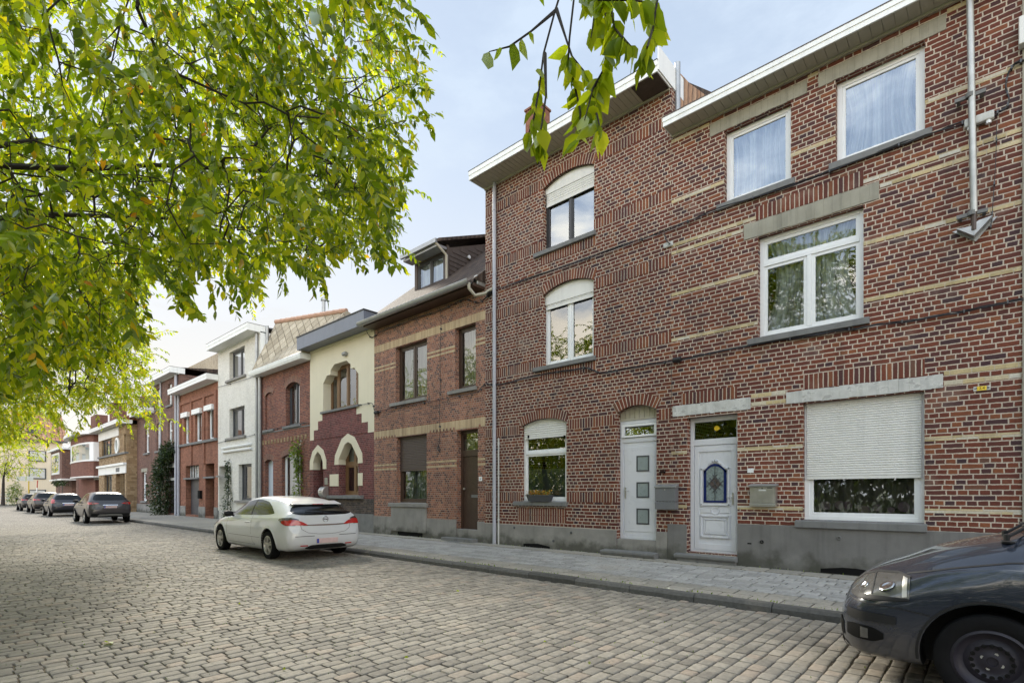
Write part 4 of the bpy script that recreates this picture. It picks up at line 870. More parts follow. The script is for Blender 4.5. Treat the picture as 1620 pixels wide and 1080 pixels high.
def orange_house():
    h = house('brick_house', XI0, XH0, 'orange red brick house with three narrow windows under white shutter boxes')
    ws = [Op(wx(a), wx(b), 4.4, 6.15, depth=.14) for a, b in ((291.4, 299), (308.8, 319), (328.5, 338))]
    g = Op(wx(293.8), wx(314.6), .25, 3.1, depth=.3); dr = Op(wx(325), wx(339), .25, 3.1, depth=.7); ops = ws+[g, dr]
    wall('wall', h, XI0, XH0, .1, 7.4, ops, [M['brick_i']]); interior(h, XI0, XH0, 7.3, [3.6])
    for i, o in enumerate(ws):
        window(h, o.x0, o.x1, 4.4, 6.15, fm='white', fw=.11, y=D+.12, glass='glass_top', sash=0, curtain='sheer', waves=4, seed=i)
        MB().box(o.x0-.14, o.x1+.14, D-.16, D+.02, 5.95, 6.22).build('shutter_box', M['white_board'], h)
    p = MB()
    for px in (286, 303.5, 323.5, 342): p.box(wx(px)-.13, wx(px)+.13, D-.07, D+.01, 4.3 if px != 303.5 and px != 323.5 else 3.1, 6.75)
    p.box(XI0+.1, XH0-.1, D-.071, D+.01, 6.75, 6.95); p.build('pilaster', M['brick_i'], h)
    sill(h, XI0+.05, XH0-.05, 4.26, 4.4, out=.12); sill(h, g.x0-.1, g.x1+.1, 2.30, 2.40, out=.1, back=.25); sill(h, dr.x0-.1, dr.x1+.1, 2.30, 2.40, out=.1, back=.25)
    d = MB(); d.box(g.x0, g.x1, D+.28, D+.32, .25, 2.3)
    for k in range(4): d.box(g.x0+.1, g.x1-.1, D+.265, D+.28, .35+k*.48, .75+k*.48)
    d.build('garage_door', M['anthracite'], h)
    w = MB(); n = 5
    for k in range(n+1): w.box(g.x0+(g.x1-g.x0)*k/n-.03, g.x0+(g.x1-g.x0)*k/n+.03, D+.24, D+.28, 2.42, 3.1)
    w.build('transom_bars', M['white'], h); MB().box(g.x0, g.x1, D+.27, D+.29, 2.42, 3.1).build('transom_pane', M['glass'], h)
    dd = MB(); dd.box(dr.x0, dr.x1, D+.68, D+.72, .25, 3.1); dd.build('front_door', M['brown_wood'], h)
    MB().box(wx(317), wx(320), D-.14, D-.002, 1.2, 1.65).build('letterbox', M['black'], h)
    m = MB(); m.box(XI0, g.x0-.003, D-.03, D, .1, .75); m.box(g.x1+.003, dr.x0-.003, D-.03, D, .1, .75); m.box(dr.x1+.003, XH0-.003, D-.03, D, .1, .75); m.build('plinth', M['concrete'], h)
    eaves(h, XI0-.15, XH0+.02, 7.4, .55, .30, soffit='white_board', board=.3)
    roof(h, XI0, XH0, D-.2, 7.72, D+3.0, 9.3, M['tile_grey'])
    b = MB(); b.box(wx(286, 13.5), wx(345, 13.5), 13.5, 17.5, 7, wz(343, 559, 13.5)); b.build('rear_wing', M['brick_pale'], h)
    downpipe(h, XI0+.25, .15, 7.5, mat='pipe_grey', r=.07, clips=(2, 4, 6))
orange_house()

def brown_house():
    h = house('brick_house', XJ0, XI0, 'brown brick house with a taller end bay and creeper beside its garage door')
    xm = wx(243.5)
    ws = [Op(wx(229.4), wx(236), 4.3, 6.1, depth=.14), Op(wx(247.5), wx(253), 4.3, 6.1, depth=.14), Op(wx(265.5), wx(272.5), 4.25, 6.1, depth=.14), Op(wx(225), wx(232), .95, 3.0, depth=.14)]
    up = [Op(wx(247.5), wx(253), 7.05, 8.4, depth=.14), Op(wx(265.5), wx(272), 7.05, 8.4, depth=.14)]; g = Op(wx(262), wx(276), .25, 3.1, depth=.3)
    wall('wall', h, XJ0, xm, .1, 6.95, [ws[0], ws[3]], [M['brick_j']]); wall('wall', h, xm, XI0, .1, 8.75, [ws[1], ws[2], up[0], up[1], g], [M['brick_j']]); interior(h, XJ0, XI0, 6.9, [3.6])
    for o in ws+up: window(h, o.x0, o.x1, o.z0, o.z1, fm='white', fw=.12, trans=(o.z0+1.2,), y=D+.12, glass='glass_top', sash=0, curtain='sheer', waves=4); sill(h, o.x0-.15, o.x1+.15, o.z0-.13, o.z0, out=.1)
    d = MB(); d.box(g.x0, g.x1, D+.28, D+.32, .25, 2.3); d.box(g.x0+.2, g.x0+.5, D+.26, D+.28, .5, 2.1); d.box(g.x1-.5, g.x1-.2, D+.26, D+.28, .5, 2.1); d.build('garage_door', M['dark_frame'], h)
    MB().box(g.x0, g.x1, D+.27, D+.29, 2.45, 3.1).build('transom_pane', M['glass'], h); MB().box(g.x0-.2, g.x1+.15, D-.03, D+.28, 3.1, 3.35).build('lintel', M['lintel_white'], h); MB().box(g.x0-.2, g.x1+.15, D-.02, D+.25, 2.3, 2.45).build('transom_bar', M['lintel_white'], h)
    for o in (ws[0], ws[3]): MB().box(o.x0-.2, o.x1+.2, D-.02, D+.02, o.z1, o.z1+.25).build('lintel', M['lintel'], h)
    MB().box(XJ0, g.x0-.003, D-.03, D, .1, .75).build('plinth', M['concrete'], h)
    eaves(h, XJ0-.2, xm-.01, 6.95, .5, .35, soffit='white_board', board=.4); eaves(h, xm-.4, XI0+.1, 8.75, .5, .35, soffit='white_board', board=.4)
    roof(h, XJ0, xm, D-.1, 7.32, D+1.4, 9.5, M['tile_brown']); roof(h, xm, XI0, D-.1, 9.12, D+4, 9.6, M['tile_brown'])
    c = MB(); x = wx(224, 12.2); c.box(x-.7, x+.7, 12.2, 13, 8, wz(224, 626, 12.2)); c.build('chimney', M['brick_l'], h)
    downpipe(h, XI0-.22, .15, 8.9, mat='pipe_grey', r=.08, clips=(2, 4, 6, 8)); downpipe(h, wx(256), 4.0, 8.9, mat='pipe_grey', r=.05)
brown_house()

def ochre_house():
    y = 9.46; x0, x1 = -55.2, XJ0
    h = house('brick_house', x0, x1, 'ochre brick house with a round window and white panel bands', y=y)
    A = lambda px: wx(px, y)
    w1 = Op(A(161), A(176.6), 4.5, 5.8, depth=.15); w3 = Op(A(196), A(200)-.1, 4.5, 5.8, depth=.15); g1 = Op(A(165), A(177), .8, 2.95, depth=.2); dd = Op(A(183), A(192), .25, 2.95, depth=.3); g2 = Op(x1-1.9, x1-.5, .8, 2.95, depth=.2)
    wall('wall', h, x0, x1, .1, 6.5, [w1, w3, g1, dd, g2], [M['brick_k']], y=y, deep=8.6); interior(h, x0, x1, 6.4, [3.5], y=y)
    window(h, w1.x0, w1.x1, 4.5, 5.8, fm='dark_frame', fw=.12, mull=(.33, .67), y=y+.12, sash=0, curtain='sheer', glass='glass_top'); window(h, w3.x0, w3.x1, 4.5, 5.8, fm='dark_frame', fw=.1, y=y+.12, sash=0)
    window(h, g1.x0, g1.x1, .8, 2.95, fm='dark_frame', fw=.1, mull=(.5,), y=y+.15, sash=0, curtain='lace'); window(h, g2.x0, g2.x1, .8, 2.95, fm='dark_frame', fw=.1, mull=(.5,), y=y+.15, sash=0)
    MB().box(dd.x0, dd.x1, y+.28, y+.32, .25, 2.95).build('front_door', M['oak'], h)
    cx, cz = A(186), 5.08; r = MB(); r.lathe([(.62,0),(.62,-.08),(.46,-.1),(.44,0)], (cx, y, cz), 'y', 28); o = r.build('round_window', M['white_board'], h, smooth=40); o.scale = (1, 1, 1)
    MB().lathe([(.0,-.02),(.45,-.02)], (cx, y, cz), 'y', 28).build('pane', M['leaded'], o)
    MB().box(x0+.02, x1-2.2, y-.04, y, 5.82, 6.5).build('white_panel', M['white_board'], h); m = MB(); m.box(x0+.1, x1-.02, y-.06, y, 2.97, 3.55); m.build('white_panel', M['white_board'], h); MB().box(x0-.05, x1+.02, y-.2, y, 3.56, 3.72).build('ledge', M['white_board'], h)
    MB().box(cx-.2, cx+.9, y-.075, y-.061, 3.1, 3.4).build('fascia_vent', M['bluestone'], h)
    sill(h, x0-.02, x1+.02, 4.36, 4.5, y=y, out=.12); MB().box(x0, x1, y-.03, y, .1, .75).build('plinth', M['concrete'], h)
    eaves(h, x0-.6, x1+.3, 6.5, .6, .28, face='white_board', soffit='cream_board', y=y, board=.4)
    roof(h, x0-.4, x1+.1, y-.4, 6.8, y+4.2, 9.6, M['tile_red'], y=y)
    x = wx(185, 13); c = MB(); c.box(x-1.2, x+1.2, 12.6, 13.6, 8.2, wz(185, 642, 13)); c.box(x-1.26, x+1.26, 12.54, 13.66, wz(185, 642, 13), wz(185, 638, 13)); c.build('chimney', M['brick_l'], h)
ochre_house()

def rust_house():
    x0, x1 = -68.6, -55.3; y = D
    h = house('brick_house', x0, x1, 'rust red brick house with a rounded bay and wide white corner window')
    wall('wall', h, x0, x1, .1, 6.6, [Op(-60.5, -59, .25, 2.7, depth=.3), Op(-58.2, -57, .25, 2.7, depth=.3)], [M['brick_l']], y=y); interior(h, x0, x1, 6.5, [3.4], y=y)
    MB().box(-60.5, -59, y+.3, y+.33, .25, 2.7).build('garage_door', M['dark_frame'], h); MB().box(-58.2, -57, y+.3, y+.33, .25, 2.7).build('front_door', M['brown_wood'], h)
    bx0, bx1, by = -67.2, -57.4, 8.9
    def bay(z0, z1, e=0.0, n=14):
        return [(bx0-e, y)] + [((bx0+bx1)/2 + (bx0-bx1-2*e)/2*math.cos(math.pi*k/n)*1.0, y - (y-by+e)*math.sin(math.pi*k/n)**.45) for k in range(1, n)] + [(bx1+e, y)]
    def ring(name, z0, z1, mat, e=0.0, **k):
        p = bay(z0, z1, e); mb = MB(); mb.prism(p, z0, z1, axis='z'); return mb.build(name, M[mat], h, **k)
    ring('bay', 3.0, 6.6, 'brick_l'); ring('bay_ledge', 2.9, 3.0, 'white_board', .06); ring('window_surround', 4.3, 5.95, 'white', .05)
    p = bay(0, 0, .07); g = MB()
    for k in (2, 3, 4, 6, 7, 8, 9, 10, 11):
        (a, b), (c, d) = p[k], p[k+1]; g.face([(a,b,4.45),(c,d,4.45),(c,d,5.8),(a,b,5.8)])
    g.build('pane', M['glass_top'], h)
    mb = MB(); mb.prism(bay(0,0,.55), 6.6, 6.85, axis='z'); mb.build('eaves', M['white_board'], h); MB().box(x0-.3, x1, y-.5, y+.3, 6.605, 6.845).build('gutter', M['white_board'], h)
    roof(h, x0, x1, y-.4, 6.87, y+4.0, 9.4, M['tile_brown'], y=y)
    MB().box(-60.8, -56.8, y-.06, y, 2.72, 2.95).build('lintel', M['lintel'], h)
rust_house()

def far_bay_house():
    x0, x1 = -83, -68.7; y = D
    h = house('brick_house', x0, x1, 'far brown brick house with a boxed bay window and ivy over its porch')
    wall('wall', h, x0, x1, .1, 6.3, [Op(-82, -79.6, 3.9, 5.9, depth=.2), Op(-72.5, -70, .25, 2.9, depth=.4)], [M['brick_j']], y=y); interior(h, x0, x1, 6.2, [3.3], y=y)
    window(h, -82, -79.6, 3.9, 5.9, fm='white', fw=.1, y=y+.15, sash=0, shut=4.3)
    MB().box(-72.5, -70, y+.38, y+.42, .25, 2.9).build('porch_door', M['white_board'], h)
    by = 9.0; b = MB(); b.box(-77.5, -70.2, by, y, 3.0, 6.0); o = b.build('bay', M['brick_j'], h)
    f = MB(); f.box(-76.6, -71.6, by-.06, by, 3.5, 5.75); w = f.build('bay_window', M['white'], h)
    for k in range(3): MB().box(-76.3+k*1.58, -74.95+k*1.58, by-.075, by-.061, 3.7, 5.55).build('pane', M['glass_top'], w)
    MB().box(-77.8, -69.9, by-.3, y, 6.0, 6.22).build('bay_eaves', M['white_board'], h); MB().box(-77.8, -69.9, by-.1, y, 2.85, 3.0).build('bay_ledge', M['white_board'], h)
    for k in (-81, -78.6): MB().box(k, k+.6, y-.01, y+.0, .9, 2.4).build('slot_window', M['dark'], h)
    MB().box(x0-.4, x1, y-.5, y+.2, 6.3, 6.6).build('eaves', M['white_board'], h)
    roof(h, x0, x1, y-.4, 6.62, y+4, 9.2, M['tile_brown'], y=y)
    x = -76; MB().box(x-1.4, x+1.4, 12.5, 13.6, 7.5, 10.4).build('chimney', M['brick_l'], h)
far_bay_house()

def end_block():
    X = -97.0
    h = house('apartment_block', X, X, 'cream apartment block with orange tiled roof closing off the street')
    h.location = (X, 4, .15)
    mb = MB(); mb.box(X-9, X, -22, 12.5, .1, 8.7); mb.build('wall', M['render_pale'], h)
    for y0 in (9.85, 5.2, .6, -4, -8.6, -13.2):
        for z0, z1 in ((5.85, 7.35), (3.45, 4.95), (.8, 2.0)):
            f = MB(); f.box(X, X+.08, y0-.9, y0+.9, z0, z1); w = f.build('window', M['anthracite'], h)
            MB().box(X+.081, X+.1, y0-.76, y0+.76, z0+.14, z1-.12).build('roller_shutter', M['shutter'], w)
    r = MB(); r.face([(X+.6,-22.5,8.8),(X+.6,13,8.8),(X-5,13,13.2),(X-5,-22.5,13.2)], 0, [(0,0),(35,0),(35,7),(0,7)]); r.face([(X-9.6,13,8.8),(X-9.6,-22.5,8.8),(X-5,-22.5,13.2),(X-5,13,13.2)], 0, [(0,0),(35,0),(35,7),(0,7)]); r.face([(X+.6,13,8.8),(X-9.6,13,8.8),(X-5,13,13.2)]); r.face([(X+.6,-22.5,8.8),(X-9.6,-22.5,8.8),(X-5,-22.5,13.2)]); r.build('roof', M['tile_orange'], h)
    MB().box(X, X+.65, -22.5, 13, 8.6, 8.8).build('gutter', M['anthracite'], h)
    for y0 in (9.5, 4.0): MB().box(X-1.6, X-.6, y0-.5, y0+.5, 9.5, 10.4).build('skylight', M['anthracite'], h)
end_block()

def right_neighbour():
    x0, x1 = XA1, XA1+5.5
    h = house('brick_house', x0, x1, 'next brick house, only its pale pilaster edge and white shutter box showing')
    zt = wz(1612, 69, 9.92)+.02; zb = wz(1616, 198); o = Op(x0+.26, x0+1.5, zb, zt, depth=.06); wall('wall', h, x0, x1, .1, 9.3, [o], [M['brick_a']]); interior(h, x0, x1, 9.2, [3.5, 6.6])
    MB().box(x0+.003, x0+.24, D-.025, D+.01, .1, 9.3).build('pilaster', M['lintel'], h)
    window(h, o.x0, o.x1, zb, zt, glass='glass_top', y=D+.05); x, z = wx(1611, 9.9), wz(1611, 68, 9.9)
    MB().box(wx(1612, 9.92), x0+1.6, D-.16, D-.028, wz(1612, 69, 9.92), wz(1612, 25, 9.92)).build('shutter_box', M['shutter'], h, bevel=.01)
    eaves(h, x0, x1, 9.3, .4, .2); roof(h, x0, x1, D-.1, 9.55, D+4, 11.5, M['tile_brown'])
right_neighbour()
# ================================================================== road, kerb, pavement
KY = 7.05
def stones(x0, x1, y0, y1, w, l, gap, z, hj, along='x', stagger=.5, seed=0, skip=None, dome=.006, tilt=.012, xf=None):
    """paving stones with worn rounded tops; w: size along X (one row), l: size along Y, or the other way round"""
    r = np.random.default_rng(seed); V = []; Fc = []; nb = 0
    rows = int((x1-x0)/w) if along == 'x' else int((y1-y0)/w)
    octo = [(-1,-.86),(-.86,-1),(.86,-1),(1,-.86),(1,.86),(.86,1),(-.86,1),(-1,.86)]
    for i in range(rows):
        p = (x0 if along == 'x' else y0) + i*w; q = (y0 if along == 'x' else x0) - r.random()*l; end = y1 if along == 'x' else x1
        ww = w
        while q < end:
            ll = l*(.80 + .42*r.random()); q0 = max(q, y0 if along == 'x' else x0); q1 = min(q+ll, end); q += ll
            if q1-q0 < .05: continue
            if along == 'x': cx, cy, hx, hy = p+w/2+(r.random()-.5)*gap*.9, (q0+q1)/2, ww/2*(1+(r.random()-.5)*.04)-gap*.5, (q1-q0)/2-gap*.62
            else: cx, cy, hx, hy = (q0+q1)/2, p+w/2, (q1-q0)/2-gap*.5, ww/2-gap*.5
            if skip and skip(cx, cy): continue
            cz = z + (r.random()-.5)*hj; tx, ty = (r.random()-.5)*tilt, (r.random()-.5)*tilt; jx = (r.random()-.5)*gap*.4; jy = (r.random()-.5)*gap*.4
            co = [(r.random()*.07) for _ in range(8)]
            def ring(k, dz):
                for m, (a, b) in enumerate(octo):
                    s = k - co[m]*.6; X = a*hx*s; Y = b*hy*s; V.append((cx+X+jx, cy+Y+jy, cz+dz+X*tx*4+Y*ty*4))
            ring(1.0, -.05); ring(1.0, -.005); ring(.92, 0.0); ring(.55, dome)
            for a in range(3):
                for k in range(8):
                    k2 = (k+1) % 8; Fc.append((nb+a*8+k, nb+a*8+k2, nb+(a+1)*8+k2, nb+(a+1)*8+k))
            Fc.append(tuple(nb+24+k for k in range(8))); nb += 32
    return V, Fc
def mesh_from(name, V, Fc, mat, smooth=True, kind=None, ang=50):
    me = bpy.data.meshes.new(name); me.from_pydata(V, [], Fc); me.materials.append(mat)
    if smooth: me.polygons.foreach_set('use_smooth', [True]*len(me.polygons)); me.set_sharp_from_angle(angle=R(ang))
    o = bpy.data.objects.new(name, me); COL.objects.link(o)
    if kind: o['kind'] = kind
    return o
def stone_mat(name, stops, big=.35, bump=.5, moss=0.0):
    t = NT(name); ri = t.n('ShaderNodeNewGeometry').outputs['Random Per Island']; c = t.ramp(ri, stops)
    n1 = t.m('MULTIPLY_ADD', t.noise(22.0, detail=6.0), .9, .55); c = t.mix(1.0, c, t.xyz(n1, n1, n1), 'MULTIPLY')
    sp = t.noise(170.0, detail=2.0); c = t.mix(t.m('MULTIPLY', t.step(sp, .6, .75), .3), c, (.05,.045,.04))
    b = t.noise(.45, detail=4.0); k = t.m('MULTIPLY_ADD', b, 2*big, 1-big); c = t.mix(1.0, c, t.xyz(k, k, k), 'MULTIPLY')
    pale = t.noise(.9, t.n('ShaderNodeVectorMath', {0: t.pos(), 1: (7, 3, 1)}, operation='ADD').outputs[0], 4.0); c = t.mix(t.m('MULTIPLY', t.step(pale, .55, .75), .35), c, (.36,.31,.25))
    t.bump(t.m('ADD', t.noise(35.0, detail=5.0), t.m('MULTIPLY', t.noise(140.0), .3)), bump, .01)
    r = t.m('MULTIPLY_ADD', t.noise(12.0), .2, .72); return t.set(col=c, rough=r, spec=.18)
M['cobble'] = stone_mat('cobble_stone', [(0,(.145,.133,.117)),(.3,(.18,.166,.145)),(.6,(.21,.193,.168)),(.85,(.24,.22,.19)),(1,(.24,.20,.165))], big=.25)
M['paver'] = stone_mat('pavement_tile', [(0,(.28,.27,.255)),(.5,(.34,.328,.31)),(1,(.39,.375,.355))], big=.15, bump=.25)
M['paver_tan'] = stone_mat('pavement_edge_tile', [(0,(.26,.242,.21)),(1,(.33,.303,.26))], big=.2, bump=.3)
M['kerb'] = stone_mat('kerb_bluestone', [(0,(.07,.069,.067)),(1,(.12,.116,.11))], big=.35)
M['sand'] = plain('joint_sand', (.14,.112,.08), .95, var=.5, scale=7, bump=.8, grain=.5)

def far_cobble():
    t = NT('cobble_far'); s = t.n('ShaderNodeSeparateXYZ', {0: t.pos()}).outputs
    rx = t.m('DIVIDE', s[0], .145); row = t.m('FLOOR', rx); fx = t.m('FRACT', rx); yy = t.m('ADD', t.m('DIVIDE', s[1], .21), t.wn(t.xyz(row, 1.0, 1.0))[0]); fy = t.m('FRACT', yy); iy = t.m('FLOOR', yy)
    d = t.m('MINIMUM', t.m('MINIMUM', fx, t.m('SUBTRACT', 1.0, fx)), t.m('MULTIPLY', t.m('MINIMUM', fy, t.m('SUBTRACT', 1.0, fy)), 1.4)); mask = t.step(d, .04, .11)
    c = t.ramp(t.wn(t.xyz(row, iy, 2.0))[0], [(0,(.155,.143,.124)),(.5,(.21,.194,.167)),(1,(.24,.22,.188))]); n1 = t.m('MULTIPLY_ADD', t.noise(9.0, detail=5.0), .8, .6); c = t.mix(1.0, c, t.xyz(n1, n1, n1), 'MULTIPLY')
    b = t.noise(.3, detail=4.0); k = t.m('MULTIPLY_ADD', b, .6, .7); c = t.mix(1.0, c, t.xyz(k, k, k), 'MULTIPLY')
    c = t.mix(mask, (.07,.055,.04), c); t.bump(t.m('ADD', mask, t.m('MULTIPLY', t.noise(20.0), .4)), .8, .02); return t.set(col=c, rough=.85, spec=.15)
M['cobble_far'] = far_cobble()

g = MB(); g.face([(-600,-600,-.12),(600,-600,-.12),(600,600,-.12),(-600,600,-.12)]); structure('ground', g, plain('earth_and_grass', (.06,.075,.03), .95, var=.4, scale=.4))
g = MB(); g.face([(-25.9,-3.0,-.020),(14,-3.0,-.020),(14,KY,-.020),(-25.9,KY,-.020)]); structure('road_bed', g, M['sand'])
g = MB(); g.face([(-95,-3.0,-.008),(-25.85,-3.0,-.008),(-25.85,KY,-.008),(-95,KY,-.008)]); structure('road', g, M['cobble_far'])
def vis(cx, cy):      # leave out stones behind the viewer
    z = -CA*cx + SA*cy; x = SA*cx + CA*cy
    return z < 1.2 or abs(x) > z*1.15 + 1.0
V, Fc = stones(-25.9, 3.2, -.5, KY-.02, .127, .172, .009, .0, .009, 'x', seed=3, skip=vis, dome=.002, tilt=.005); mesh_from('road', V, Fc, M['cobble'], kind='structure')
# plain stones behind the viewer's back keep the surface whole
g = MB(); g.face([(-25.9,-3,-.006),(-7,-3,-.006),(-7,-.5,-.006),(-25.9,-.5,-.006)]); g.face([(3.2,-3,-.006),(14,-3,-.006),(14,KY,-.006),(3.2,KY,-.006)]); g.face([(-7,-3,-.007),(3.2,-3,-.007),(3.2,-.5,-.007),(-7,-.5,-.007)]); structure('road', g, M['cobble_far'])
k = MB(); x = -95.0; rr = random.Random(4)
while x < 14:
    l = 1.0 if x > -40 else 3.0; dz = (rr.random()-.5)*.012; dy = (rr.random()-.5)*.012
    k.prism([(KY+dy-.0,-.06),(KY+dy+.012,.06+dz),(KY+dy+.045,.102+dz),(KY+.15,.106+dz),(KY+.15,-.06)], x+.004, x+l-.004, axis='x'); x += l
structure('kerb', k, M['kerb'], bevel=.008)
def pz(y): return .098 + (y-KY-.15)*.018
g = MB(); g.face([(-95,KY+.15,.07),(14,KY+.15,.07),(14,D,.115),(-95,D,.115)]); structure('pavement_bed', g, M['sand'])
def pave(y0, y1, w, l, mat, seed, gap=.008):
    V, Fc = stones(-24, 6, y0, y1, w, l, gap, 0, .004, 'y', seed=seed, dome=.001, tilt=.003); V = [(a, b, c+pz(b)) for a, b, c in V]; mesh_from('pavement', V, Fc, mat, kind='structure')
pave(KY+.155, KY+.76, .30, .42, M['paver_tan'], 5); pave(KY+.76, D-.42, .20, .30, M['paver'], 6); pave(D-.42, D-.02, .40, .5, M['paver_tan'], 7)
g = MB(); g.face([(-95,KY+.15,.105),(-24,KY+.15,.105),(-24,D,.15),(-95,D,.15)]); structure('pavement', g, M['paver_tan'])
g = MB(); g.box(-96, 20, -5.5, -3.0, -.1, .1); structure('pavement', g, M['paver_tan'])
# ================================================================== cars
def paint(name, col, metal=.0, rough=.3, fl=.06, coat=.9):
    t = NT(name); n = t.noise(2.0, detail=3.0); f = t.m('MULTIPLY_ADD', n, fl*2, 1-fl); c = t.mix(1.0, col, t.xyz(f, f, f), 'MULTIPLY')
    s = t.n('ShaderNodeSeparateXYZ', {0: t.pos()}).outputs; low = t.m('MULTIPLY', t.step(s[2], .6, .12), t.m('MULTIPLY_ADD', t.noise(7.0, detail=5.0), .5, -.08), clamp=True); c = t.mix(low, c, (.20,.17,.13))
    return t.set(col=c, rough=t.m('ADD', t.m('MULTIPLY', low, .5), rough), metal=metal, coat=coat, coatr=.05, spec=.4)
M['paint_white'] = paint('car_paint_white', (.57,.585,.61)); M['paint_grey'] = paint('car_paint_grey', (.035,.031,.034), .15, coat=.6); M['paint_dark'] = paint('car_paint_dark', (.012,.012,.02), .1, coat=.55); M['paint_blue'] = paint('car_paint_blue_grey', (.016,.021,.034), .15, .25, .2)
M['paint_brown'] = paint('car_paint_dark_brown', (.026,.019,.017), .1, coat=.55); M['paint_black'] = paint('car_paint_black', (.010,.010,.011), .1, coat=.55)
M['car_glass'] = plain('car_glass_tinted', (.006,.008,.009), .10, var=.1, spec=.4); M['tyre'] = plain('tyre_rubber', (.008,.008,.009), .9, var=.4, scale=14, bump=.3, spec=.12)
M['alloy'] = plain('alloy_wheel', (.42,.41,.39), .35, .7, var=.25, scale=14); M['steel_wheel'] = plain('steel_wheel_dark', (.024,.022,.032), .5, .2, var=.4, scale=10, dirt=.3, spec=.35)
M['tail_red'] = plain('red_lamp', (.42,.015,.012), .12, coat=.8); M['lamp_clear'] = plain('clear_lamp', (.10,.10,.098), .18, .3, coat=.7, var=.5, scale=9); M['lamp_dark'] = plain('smoked_lamp', (.05,.04,.04), .15, coat=.8)
M['trim'] = plain('black_car_trim', (.014,.014,.015), .6, var=.2, spec=.25); M['plate'] = plain('number_plate', (.60,.44,.43), .4, var=.2, scale=16); M['plate_blue'] = plain('plate_band_blue', (.03,.06,.35), .4); M['chrome'] = plain('chrome', (.62,.62,.62), .12, 1.0)

def pchip(xs, ys, x):
    xs, ys = np.asarray(xs, float), np.asarray(ys, float); h = np.diff(xs); d = np.diff(ys)/h; m = np.zeros(len(xs)); m[0], m[-1] = d[0], d[-1]
    for i in range(1, len(xs)-1):
        if d[i-1]*d[i] > 0: a, b = 2*h[i]+h[i-1], h[i]+2*h[i-1]; m[i] = (a+b)/(a/d[i-1]+b/d[i])
    i = np.clip(np.searchsorted(xs, x)-1, 0, len(xs)-2); t = (x-xs[i])/h[i]
    return (2*t**3-3*t**2+1)*ys[i] + (t**3-2*t**2+t)*h[i]*m[i] + (-2*t**3+3*t**2)*ys[i+1] + (t**3-t**2)*h[i]*m[i+1]

